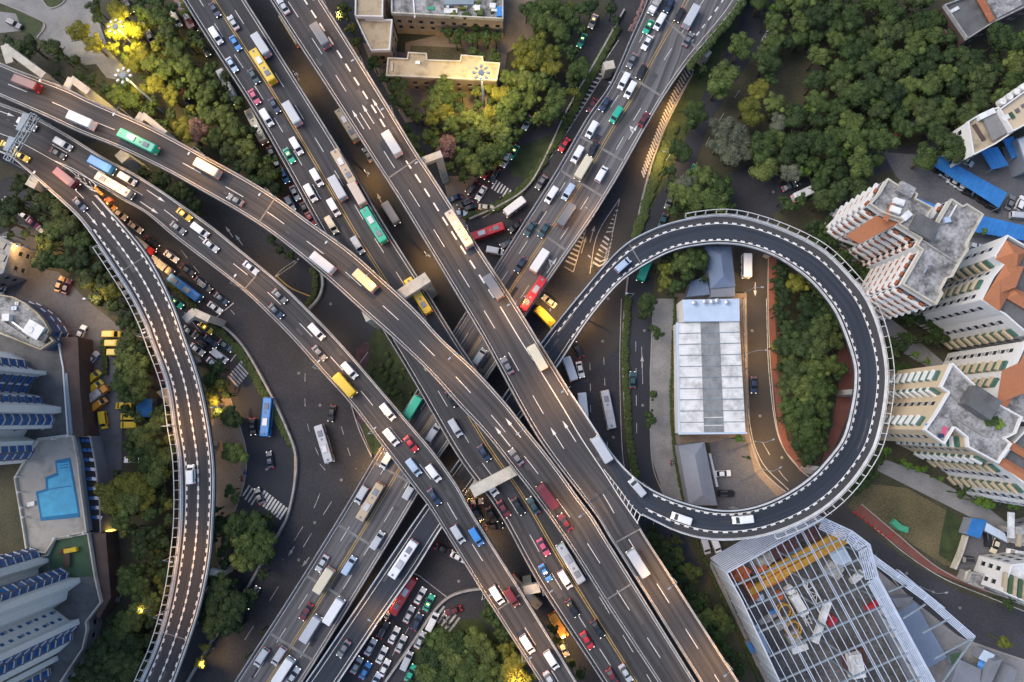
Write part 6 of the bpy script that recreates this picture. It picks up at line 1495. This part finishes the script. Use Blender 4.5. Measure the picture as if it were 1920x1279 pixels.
# ---------------------------------------------------------------- steel frame on the building site
def steel_frame():
    Z = 14.0; root = empty('steel_frame', (0,0,0)); tag(root, 'unfinished pale blue steel roof frame over the cluttered building site', 'steel frame')
    out = [(1362,1074),(1545,972),(1597,996),(1630,1021),(1646,1083),(1752,1279),(1790,1350),(1500,1350),(1462,1279),(1390,1125)]
    poly = wp(out, Z)
    def clip(a, b):
        """pieces of segment a-b inside the outline"""
        ts = [0, 1]; n = len(poly)
        for i in range(n):
            p = poly[i]; q = poly[(i+1)%n]; d = (b.x-a.x, b.y-a.y); e = (q[0]-p[0], q[1]-p[1]); det = d[0]*e[1]-d[1]*e[0]
            if abs(det) < 1e-9: continue
            t = ((p[0]-a.x)*e[1]-(p[1]-a.y)*e[0])/det; u = ((p[0]-a.x)*d[1]-(p[1]-a.y)*d[0])/det
            if 0 <= u <= 1 and 0 < t < 1: ts.append(t)
        ts.sort(); res = []
        for s, t in zip(ts, ts[1:]):
            m = a.lerp(b, (s+t)/2)
            if inside(poly, m.x, m.y) and t-s > .002: res.append((a.lerp(b, s), a.lerp(b, t)))
        return res
    da = (Vector(P(1500,1279,Z))-Vector(P(1390,1070,Z))).normalized()     # purlins
    db = (Vector(P(1600,1100,Z))-Vector(P(1420,1180,Z))).normalized()     # girders
    o0 = P(1362,1074,Z)
    for k in range(-12, 27):
        c = o0+db*(k*2.0+1.0)
        for a, b in clip(c-da*90, c+da*90):
            mb = MB(); mb.beam(a, b, .16, .25); mb.build('purlin', M['steel'], root)
            if k % 8 == 3:
                mb = MB(); mb.beam(a+db*.45, b+db*.45, .2, .3); mb.build('purlin', M['steel'], root)
    for k in range(0, 12):
        c = o0+da*(k*6.6+4)
        for a, b in clip(c-db*120, c+db*120):
            mb = MB(); mb.beam(a-Vector((0,0,.45)), b-Vector((0,0,.45)), .38, .5); mb.build('girder', M['steel_dark'], root)
            L = (b-a).length
            for s in (0.02, .5, .98):
                p = a.lerp(b, s); m2 = MB(); m2.beam((p.x,p.y,0), (p.x,p.y,Z-.7), .45, .45); m2.build('column', M['steel_dark'], root)
    # louvred edge bands
    def band(pts, n=7, gap=.55, drop=.5, name='louvre', m='steel', back=False):
        W = [P(x, y, Z) for x, y in pts]; mb = MB()
        for a, b in zip(W, W[1:]):
            t = (b-a).normalized(); r = Vector((t.y, -t.x, 0)); r = -r if back else r
            for k in range(n): mb.beam(a+r*gap*k-Vector((0,0,drop*k)), b+r*gap*k-Vector((0,0,drop*k)), .30, .16)
            q = int((b-a).length/5)+1
            for k in range(q+1): p = a.lerp(b, k/q); mb.beam(p, p+r*gap*(n-1)-Vector((0,0,drop*(n-1))), .18, .2)
        mb.build(name, M[m], root)
    band([(1362,1074),(1545,972)], 12, .15, 1.05, back=True); band([(1545,972),(1597,996),(1630,1021),(1646,1083)], 7, .5, .1)
    band([(1646,1083),(1752,1279),(1790,1350)], 8, .42, .05)
    band([(1636,1040),(1740,1116),(1828,1193)], 5, .42, .1); 
    for a, b in (((1828,1193),(1760,1290)), ((1826,1195),(1752,1235)), ((1780,1160),(1730,1187)), ((1735,1133),(1693,1160)), ((1700,1096),(1665,1110)), ((1646,1060),(1700,1100))):
        mb = MB(); mb.beam(P(*a, Z-.3), P(*b, Z-.3), .35, .4); mb.build('girder', M['steel_dark'], root)
    W = [P(x, y, Z) for x, y in ((1362,1074),(1390,1125),(1462,1279),(1500,1350))]
    for a, b in zip(W, W[1:]):
        t = (b-a).normalized(); n = Vector((t.y,-t.x,0)); mb = MB()
        mb.add([(a.x,a.y,.5),(b.x,b.y,.5),(b.x,b.y,Z),(a.x,a.y,Z)], [(0,1,2,3)]); mb.add([Vector((a.x,a.y,.5))-n*.15,Vector((b.x,b.y,.5))-n*.15,Vector((b.x,b.y,Z))-n*.15,Vector((a.x,a.y,Z))-n*.15], [(3,2,1,0)])
        for k in range(int((b-a).length/4)+1): p = a+t*k*4; mb.beam((p.x,p.y,0), (p.x,p.y,Z), .3, .3)
        mb.build('side_screen', M['roof_bluewhite'], root)
    mb = MB(); W = [P(x, y, Z) for x, y in out]
    for a, b in zip(W, W[1:]+W[:1]): mb.beam(a, b, .4, .5)
    mb.build('edge_beam', M['steel'], root)
steel_frame()
def gbeam(name, label, cat, a, b, z, w, h, m, group=None):
    A = P(*a, z); B = P(*b, z); mb = MB(); mb.beam(A-Vector((0,0,h/2)), B-Vector((0,0,h/2)), w, h); t = (B-A).normalized(); L = (B-A).length; r = Vector((t.y,-t.x,0))
    k = 1.5
    while k < L: mb.beam(A+t*k-r*w*.55+Vector((0,0,.05)), A+t*k+r*w*.55+Vector((0,0,.05)), .15, .12); k += 1.6
    o = mb.build(name, M[m]); tag(o, label, cat, group); return o
gbeam('crane_girder', 'upper of two long yellow crane girders stored under the steel frame', 'girder', (1425,1082), (1580,1000), 3, 1.9, 1.4, 'crane_yellow')
gbeam('crane_girder', 'lower of two long yellow crane girders stored under the steel frame', 'girder', (1405,1112), (1588,1012), 3, 1.9, 1.4, 'crane_yellow')
for i, (px, py, lx, ly, h, an, m, nm, lab) in enumerate([
 (1392,1078,4,5,2,-30,'crane_orange','crane_carriage','orange crane carriage at the left end of the yellow girders'),(1410,1110,2.4,5,2,30,'crane_orange','crane_carriage','narrow orange carriage below the left end of the girders'),
 (1432,1070,3,2.4,3,28,'crane_orange','crane_carriage','orange box on the upper yellow girder'),(1455,1085,7,3,2.6,28,'crane_orange','crane_carriage','large orange box between the two yellow girders'),
 (1525,1000,3.4,5,2.4,-30,'roof_maroon','site_container','dark red container near the top of the building site'),(1470,1028,9,4,2.4,28,'roof_maroon','site_container','long brown container above the yellow girders'),(1435,1052,3,5,2.4,-60,'clutter','site_container','grey sheeted stack right of the orange box'),
 (1488,1028,5,3,2,28,'roof_bluegrey','site_container','blue grey container above the yellow girders'),(1463,1117,1.6,2.4,1.4,28,'crane_orange','winch','small orange winch under the middle of the frame'),
 (1425,1121,2.6,1.6,1,20,'roof_bluewhite','crate','pale crate below the orange carriage'),(1565,1070,5,4,1.0,-30,'clutter','sheeting','large crumpled white sheet on the site floor'),(1575,1040,5,7,.8,28,'roof_bluewhite','sheeting','pale sheet stacked near the upper right of the site'),
 (1610,1083,4.6,1.6,1.6,38,'roof_white','mobile_cabin','small white cabin in the right part of the site'),(1560,1165,3,2.2,2,40,'car_red','forklift_body','red machine body beside the white boom'),(1470,1170,2.5,5,1.6,-65,'clutter','debris_pile','grey debris in the lower left of the site'),
 (1490,1195,3,4,1.4,-60,'clutter','debris_pile','lumpy grey debris below the debris pile'),(1500,1215,5,1.8,1.2,30,'roof_white','crate','long white crate low on the site'),(1608,1250,4,7,3,10,'roof_white','mobile_cabin','white machine cabin at the bottom of the site'),
 (1605,1240,7,6,1.2,10,'roof_maroon','machine_base','dark red base under the white machine cabin'),(1450,1148,.9,1.6,1.2,-60,'car_blue','barrel_stack','small blue drum stack on the site'),(1440,1160,1.4,6,1.0,-62,'clutter','debris_pile','row of pale scraps left of the yellow ring'),
 (1640,1135,1.0,5,1.6,-62,'car_red','hoarding_panel','red and white striped strip at the right side of the site')]):
    c = P(px, py, h); mb = MB(); mb.box((c.x,c.y,h/2), (lx,ly,h), R(an), .9)
    rj = random.Random(i)
    for _ in range(5): mb.box((c.x+rj.uniform(-.3,.3)*lx, c.y+rj.uniform(-.3,.3)*ly, h+.1+rj.uniform(0,.1)), (lx*rj.uniform(.15,.4), ly*rj.uniform(.15,.4), .35), R(an+rj.uniform(-20,20)))
    o = mb.build(nm, M[m]); tag(o, lab, nm.replace('_', ' '))
def lattice(label, a, b, z, w, m, cat='crane boom', name='crane_boom'):
    A = P(*a, z); B = P(*b, z); t = (B-A).normalized(); r = Vector((t.y,-t.x,0))*w/2; L = (B-A).length; n = max(2, int(L/w)); mb = MB()
    mb.beam(A-r, B-r, .22, .22); mb.beam(A+r, B+r, .22, .22); mb.beam(A+Vector((0,0,-w*.8)), B+Vector((0,0,-w*.8)), .22, .22)
    for k in range(n):
        p = A+t*L*k/n; q = A+t*L*(k+1)/n; s = 1 if k % 2 else -1
        mb.beam(p+r*s, q-r*s, .14, .14); mb.beam(p+r, p-r, .14, .14); mb.beam(p+r*s, q+Vector((0,0,-w*.8)), .12, .12)
    o = mb.build(name, M[m]); tag(o, label, cat)
lattice('white lattice crane mast lying under the middle of the steel frame', (1510,1090), (1543,1145), 3, 2.0, 'roof_white')
lattice('short white lattice piece beside the long white machine', (1488,1108), (1518,1172), 2.4, 1.6, 'roof_white')
root = empty('crane_truck', (0,0,0)); tag(root, 'long white crane machine under the middle of the steel frame', 'crane truck')
A = P(1490,1118,3); B = P(1512,1155,3); t = (B-A).normalized(); rz = math.atan2(t.y, t.x); c = (A+B)/2
mb = MB(); mb.box((c.x,c.y,1.9), ((B-A).length,2.6,1.8), rz, .95); mb.build('body', M['roof_white'], root)
mb = MB(); mb.box((A.x-t.x*1.6,A.y-t.y*1.6,1.6), (2.2,2.3,2.0), rz, .85); mb.build('cab', M['roof_white'], root)
for s in (-.4,-.1,.25,.45):
    p = c+t*(B-A).length*s
    for q in (1,-1): n = Vector((t.y,-t.x,0))*q*1.2; m2 = MB(); m2.tube((p+n*.85).to_tuple()[:2]+(.5,), (p+n*1.1).to_tuple()[:2]+(.5,), .5); m2.build('wheel', M['tyre'], root)
gbeam('crane_boom', 'solid white telescopic boom right of the lattice mast', 'crane boom', (1555,1128), (1529,1206), 5, 1.7, 1.2, 'roof_white')
gbeam('crane_boom', 'short white boom low on the building site', 'crane boom', (1486,1222), (1515,1212), 3, 1.6, 1.2, 'roof_white')
for i, (px, py) in enumerate([(1474,1148),(1489,1180)]):
    c = P(px, py, 2.5); mb = MB()
    for k in range(14):
        a = k*math.tau/14; b_ = (k+1)*math.tau/14
        for z in (.6, 2.4): mb.beam((c.x+2*math.cos(a), c.y+2*math.sin(a), z), (c.x+2*math.cos(b_), c.y+2*math.sin(b_), z), .35, .35)
        if k % 2: mb.beam((c.x+2*math.cos(a), c.y+2*math.sin(a), .6), (c.x+2*math.cos(a), c.y+2*math.sin(a), 2.4), .2, .2)
    o = mb.build('slewing_ring', M['crane_yellow']); tag(o, ['upper','lower'][i]+' yellow steel ring on the building site', 'steel ring')
ribbed('shed', 'long blue grey roof under the pointed wing of the steel frame', [(1685,1150),(1715,1128),(1775,1232),(1742,1252)], 5, 'roof_bluegrey', 8)
ribbed('shed', 'narrow pale roof strip left of the long blue grey one', [(1645,1145),(1658,1140),(1735,1285),(1722,1290)], 4, 'clutter', 20)
ribbed('hut', 'stepped pale roof at the head of the blue grey shed', [(1672,1122),(1712,1120),(1708,1132),(1683,1140)], 3.5, 'roof_slate', 5)
ribbed('hut', 'green sheet roof near the bottom right of the steel wing', [(1780,1228),(1803,1222),(1800,1240),(1784,1246)], 3, 'court', 5)
for i, pts in enumerate(([(1410,1175),(1422,1170),(1447,1228),(1437,1232)],)):
    ribbed('cabin', 'row of white site cabins outside the left screen', pts, 3, 'roof_bluewhite', 8)
ribbed('cabin', 'blue sheeted hut outside the left screen of the steel frame', [(1400,1208),(1406,1203),(1416,1222),(1409,1226)], 2.6, 'roof_blue', 4)
wall_thing('site_wall', 'concrete wall along the dark road beside the steel frame', 'wall', [(1680,1068),(1716,1098),(1765,1138)], 0, 1.6, .5, 'steel')
wall_thing('garden_wall', 'pale wall between the dark lawn strip and the yard', 'wall', [(1806,1003),(1796,1035),(1783,1065)], 0, 2.0, .7, 'cap')
# ================================================================ lamps
LAMPS = 0
def bulb(loc, power, color=(1.0,.52,.16), r=.5, spot=None):
    global LAMPS
    LAMPS += 1
    if spot:
        l = bpy.data.lights.new('lamp_light', 'SPOT'); l.spot_size = R(spot); l.spot_blend = .8
    else: l = bpy.data.lights.new('lamp_light', 'POINT')
    l.energy = power; l.color = color; l.shadow_soft_size = .12
    o = bpy.data.objects.new('lamp_light', l); COL.objects.link(o); o.location = loc; return o
def street_lamp(base, arm, h, label, power, group, spot=150, glow=True, color=(1.0,.50,.14)):
    root = empty('street_lamp', base); tag(root, label, 'street lamp', group)
    top = Vector((0,0,h)); e = Vector((arm.x, arm.y, h+.5))
    mb = MB(); mb.tube((0,0,0), top, .13, .08); mb.tube((0,0,0), (0,0,.4), .25); mb.build('pole', M['steel_dark'], root)
    mb = MB(); mb.tube(top, e, .07, .05, 6); mb.build('arm', M['steel_dark'], root)
    mb = MB(); mb.box((e.x, e.y, e.z+.06), (.9,.42,.16), math.atan2(arm.y, arm.x), .8); hd = mb.build('lamp_head', M['chrome'], root)
    mb = MB(); mb.box((e.x, e.y, e.z-.07), (.6,.3,.08), math.atan2(arm.y, arm.x)); mb.build('lens', M['lampglow'], hd)
    if power:
        l = bulb((e.x, e.y, e.z-.25), power, color, .3, spot); l.parent = root
def deck_lamps(D, side, svs, road, power, h=7.5, group='street lamps along the elevated roads'):
    for i, (sv, k) in enumerate(svs):
        a = D.at(sv, 0); b_ = D.at(sv, 1); ac = (b_-a).normalized(); ac = ac if side == 0 else -ac
        p = (a if side == 0 else b_)+ac*.3+Vector((0,0,.6))
        street_lamp(p, ac*2.4, h, f'{NUM[i]} lamp from the top of the picture on {road}', power*k, group)
W0 = 3000
deck_lamps(R2, 0, [(R2.find(*p)[0], k) for p, k in (((125,165),.9),((257,225),1.0),((392,296),1.3),((520,370),.9),((640,455),.4),((712,517),1.0),((860,665),1.0),((985,800),.5),((1095,948),1.1))], 'the curved road parapet', W0)
deck_lamps(R1, 1, [(R1.find(*p)[0], k) for p, k in (((622,25),.5),((692,135),.9),((745,222),.9),((806,318),.7),((882,438),1.2),((972,572),.9),((1067,728),1.2),((1256,1077),1.3),((1358,1230),1.3))], 'the straight top road parapet', W0)
deck_lamps(R5, 1, [(R5.find(*p)[0], k) for p, k in (((215,362),1.2),((452,543),.8),((600,695),.9),((700,815),.7),((905,1112),1.0),((975,1225),1.0))], 'the left middle road parapet', W0*.8)
deck_lamps(R6, 1, [(R6.find(*p)[0], k) for p, k in (((95,355),1.2),((285,638),.9),((332,800),1.3),((333,1040),1.0),((312,1140),.5))], 'the outer parapet of the left ramp', W0*.8)
deck_lamps(R4, 1, [(R4.find(*p)[0], k) for p, k in (((1000,575),.8),((1110,412),.9))], 'the wide low road, right side', W0*.5, 6)
deck_lamps(LP, 1, [(LP.find(*p)[0], k) for p, k in (((715,1165),.45),((860,940),.6))], 'the low ramp below the crossing', W0*.8, 3.6)
deck_lamps(R4, 0, [(R4.find(*p)[0], k) for p, k in (((712,838),.5),((820,670),.3))], 'the wide low road, left side', W0*.8, 3.6)
deck_lamps(R3, 0, [(R3.find(*p)[0], k) for p, k in (((1015,1105),.9),)], 'the left parapet of the middle road', W0*.6)
def ground_lamp(px, py, label, power, h=9, dx=1, dy=0, spot=160, color=(1.0,.57,.19)):
    power *= 1.15; b_ = P(px, py, 0); q = P(px+dx*10, py+dy*10, 0); a = (q-b_).normalized()*2.2
    street_lamp(b_, a, h, label, power, 'street lamps at ground level', spot, color=color)
for args in [
 (1396,549,'lamp over the road inside the loop, level with the hall',2600,8,1,0),(1404,662,'lamp over the road inside the loop, halfway down the depot',2600,8,1,0),(1416,828,'lamp over the inner road at the depot corner',2600,8,1,-.4),(1430,880,'lamp beside the red sign where the inner road bends',1800,8,1,-.6),
 (655,60,'lit lamp in the trees right of the top road',4200,8,-1,-.5),(505,520,'lamp beside the small crossing under the curved road',900,7,-1,-1),(1150,180,'lamp between the slip road and the wide road',0,8,-1,0),
 (1250,300,'lamp by the ladder shaped road marking, lower',3200,6,-1,0),(1262,210,'lamp by the ladder shaped road marking, upper',2600,6,-1,0),(1110,500,'lamp between the striped islands',2600,6,-1,-1),(1100,600,'lamp behind the loop entry',2400,6,-1,-.5),
 (610,640,'lamp beside the wide junction under the left middle road',1500,8,.5,1),(700,870,'lamp at the tip of the flower bed island',2600,6,0,1),(415,765,'lamp in the orange lit trees by the left ramp',4200,9,1,0),(560,150,'lamp between the middle and top roads, high up',1800,6,1,1),
 (690,330,'lamp between the middle and top roads, middle',2200,6,1,1),(800,480,'lamp between the middle and top roads, low down',2200,6,1,1),(98,480,'lamp above the yellow lit tree at left, upper',3500,11,-1,0),(217,573,'lamp above the yellow lit tree at left, lower',3000,11,-1,0),
 (880,900,'lamp on the low ramp right of the left middle road',1500,4.5,-1,1),(900,1000,'lamp between the middle roads near bottom centre',1700,6,1,1),(400,1215,'lamp in the shrubs at the foot of the left ramp',1800,7,0,1),(970,1240,'lamp in the yellow lit trees at bottom centre',2200,11,0,1),(1060,1190,'lamp in the gap near the bottom',2400,7,0,1),
 (725,1105,'lamp over the jam at bottom centre',1200,4.5,0,1),(1725,1100,'lamp over the dark road by the steel frame',0,8,1,-.2),(295,520,'lamp over the queue under the left ramp, upper',1800,8,1,-1),(215,365,'lamp over the taxis at the ramp split',1500,7,1,.5),
 (310,1128,'lamp in the trees beside the lower left ramp',700,9,-1,0),(1180,560,'lamp where the loop passes the narrow hedge',0,8,-1,0),(205,1010,'lamp by the lit kiosk',900,5,1,0),(545,590,'lamp in the dark gap left of the curved road',500,7,1,1),(1030,600,'lamp above the yellow van by the crossing',1800,5,0,-1)]:
    ground_lamp(*args)
def high_mast(base, h, label, power, color=(1.0,.72,.22)):
    b_ = P(*base, 0); root = empty('lamp_mast', b_); tag(root, label, 'lamp mast', 'tall lamp masts')
    mb = MB(); mb.tube((0,0,0), (0,0,h), .42, .20, 10); mb.build('pole', M['steel'], root)
    mb = MB(); mb.tube((0,0,h-.3), (0,0,h+.2), .8, .8, 12)
    for k in range(8): a = k*math.tau/8; mb.beam((0,0,h), (1.9*math.cos(a), 1.9*math.sin(a), h), .12, .12)
    rg = mb.build('lamp_ring', M['steel_dark'], root)
    for k in range(8):
        a = k*math.tau/8; mb = MB(); mb.box((2.0*math.cos(a), 2.0*math.sin(a), h-.05), (.9,.7,.35), a, .8); hd = mb.build('lamp_head', M['chrome'], root)
        mb = MB(); mb.box((2.0*math.cos(a), 2.0*math.sin(a), h-.28), (.6,.5,.1), a); mb.build('lens', M['lampglow'], hd)
    for k in range(4):
        a = k*math.tau/4+.39; l = bulb((2.0*math.cos(a), 2.0*math.sin(a), h-.55), power/4, color, .3, 165); l.parent = root
high_mast((307,209), 22, 'tall lamp mast standing in the trees left of the curved road', 20000)
high_mast((908,201), 21, 'tall lamp mast standing beside the low cream roofed block', 17000)
high_mast((262,95), 13, 'shorter lit mast among the glowing yellow trees at upper left', 20000, (1.0,.72,.10))
# overhead gantry on the left road
g_ = empty('sign_gantry', (0,0,0)); tag(g_, 'grey sign gantry spanning the left road near the image edge', 'sign gantry')
zt = ZM+6.5
mb = MB(); A = P(64,214,zt); B = P(12,300,zt)
for off in (-.5,.5):
    t = (B-A).normalized(); r = Vector((t.y,-t.x,0))*off*2; mb.beam(A+r, B+r, .22, .22); mb.beam(A+r-Vector((0,0,1)), B+r-Vector((0,0,1)), .22, .22)
for k in range(9):
    p = A.lerp(B, k/8); q = A.lerp(B, min(1,(k+1)/8)); mb.beam(p+r, p-r, .14, .14); mb.beam(p+r, q-r, .12, .12)
mb.build('truss', M['steel_dark'], g_)
for p in (A, B):
    mb = MB(); mb.tube((p.x,p.y,ZM-1.0), (p.x,p.y,zt), .25); mb.build('post', M['steel_dark'], g_)
for a, b_ in (((52,214),(38,246)),((26,258),(14,284))):
    mb = MB(); mb.beam(P(*a, zt-.3), P(*b_, zt-.3), 2.6, .4); mb.build('sign_panel', M['steel_dark'], g_)
# crash cushion at the ramp split, motor scooters, people
mb = MB()
for k in range(4):
    c = P(178+k*4, 352+k*4, ZM+.9); mb.tube((c.x,c.y,ZM+.01), (c.x,c.y,ZM+.9), .42, n=10)
o = mb.build('crash_barrel', M['crane_yellow']); tag(o, 'yellow crash barrels at the split of the two left roads', 'crash barrel')
mb = MB(); c = P(208,377,ZM); mb.box((c.x,c.y,ZM+.6), (1.6,1.8,1.2), .6, .8); o = mb.build('crash_cushion', M['crane_orange']); tag(o, 'orange block at the nose between the left ramp and road', 'crash cushion')

# ---------------------------------------------------------------- riders on motor scooters
def rider(px, py, dx, dy, colr, place):
    a = P(px, py, .8); b_ = P(px+dx, py+dy, .8); t = (b_-a).normalized(); rz = math.atan2(t.y, t.x)
    root = empty('scooter', (a.x, a.y, .04), rz); tag(root, f'{colr} motor scooter with a rider {place}', 'motor scooter', 'motor scooters')
    for x in (.62, -.62): link('wheel', MESH.setdefault('scw', boxm((0,0,0), (.01,.01,.01), 'wheel', M['tyre'])) if False else SCW, None, root, (x, 0, .27))
    mb = MB(); mb.loft([ring(-.85,.12,.35,.72,.08), ring(-.5,.17,.3,.82,.1), ring(0,.17,.28,.78,.1), ring(.2,.14,.2,.42,.06), ring(.42,.16,.22,.5,.08), ring(.6,.12,.3,.95,.08)]); mb.build('body', M['car_'+colr], root)
    mb = MB(); mb.box((-.35,0,.83), (.7,.28,.09)); mb.build('seat', M['tyre'], root)
    mb = MB(); mb.tube((.55,-.35,1.05), (.55,.35,1.05), .025); mb.tube((.58,0,.6), (.55,0,1.05), .03); mb.build('handlebar', M['chrome'], root)
    # the rider: one skinned body
    V = [(-.3,0,.92),(-.27,0,1.15),(-.2,0,1.4),(-.15,0,1.52),(-.12,0,1.68),(-.2,.2,1.42),(.02,.28,1.2),(.28,.30,1.12),(.5,.30,1.08),(-.2,-.2,1.42),(.02,-.28,1.2),(.28,-.30,1.12),(.5,-.30,1.08),(-.22,.13,.9),(.14,.2,.9),(.22,.2,.5),(.36,.2,.4),(-.22,-.13,.9),(.14,-.2,.9),(.22,-.2,.5),(.36,-.2,.4)]
    E = [(0,1),(1,2),(2,3),(3,4),(2,5),(5,6),(6,7),(7,8),(2,9),(9,10),(10,11),(11,12),(0,13),(13,14),(14,15),(15,16),(0,17),(17,18),(18,19),(19,20)]
    Rr = [.15,.15,.16,.06,.11,.08,.055,.045,.04,.08,.055,.045,.04,.1,.085,.055,.045,.1,.085,.055,.045]
    me = bpy.data.meshes.new('person'); me.from_pydata(V, E, []); me.materials.append(M['car_'+('dark blue' if colr != 'grey' else 'maroon')])
    o = bpy.data.objects.new('person', me); COL.objects.link(o); o.location = (a.x, a.y, .04); o.rotation_euler = (0,0,rz)
    sk = o.modifiers.new('skin', 'SKIN'); sd = o.modifiers.new('sub', 'SUBSURF'); sd.levels = sd.render_levels = 1
    for i, v in enumerate(me.skin_vertices[0].data): v.radius = (Rr[i], Rr[i]); v.use_root = (i == 0)
    tag(o, f'person in dark clothes riding the {colr} scooter {place}', 'person')
    mb = MB(); mb.ico((-.11,0,1.72), .145, 2); mb.build('helmet', M['car_'+('white' if colr == 'red' else 'black')], o, True)
mw = MB(); mw.tube((0,-.06,0), (0,.06,0), .27, n=12); SCW = mw.mesh('wheel', M['tyre'])
for args in ((937,366,.3,-1,'grey','at the upper junction crossing'),(938,371,.4,-1,'red','behind the grey one at the upper crossing'),(452,898,-.2,-1,'red','by the kerb beside the island'),(459,886,-.2,-1,'blue','by the kerb beside the island'),
             (831,1160,.5,1,'white','at the crossing by the bottom centre grove'),(840,1172,.6,1,'grey','waiting beside the bottom centre grove'),(1259,868,-.1,1,'red','on the lane left of the depot yard')): rider(*args)

mb = MB(); rm = random.Random(8)
for x, y in ((560,700),(600,760),(640,900),(590,980),(500,880),(480,1000),(700,560) ,(620,570),(1130,640),(1150,820),(1205,760),(1208,620),(1410,620),(1425,780),(1466,858),(1700,1075),(1800,1140),(1750,1110),(560,1050),(430,520),(1140,560),(1080,560),(900,1010),(860,1090),(700,1130),(1450,360),(1500,345)):
    c = P(x, y, .03); mb.tube((c.x, c.y, .0), (c.x, c.y, .045), .42, n=12)
o = mb.build('manhole_covers', M['joint']); tag(o, kind='structure')
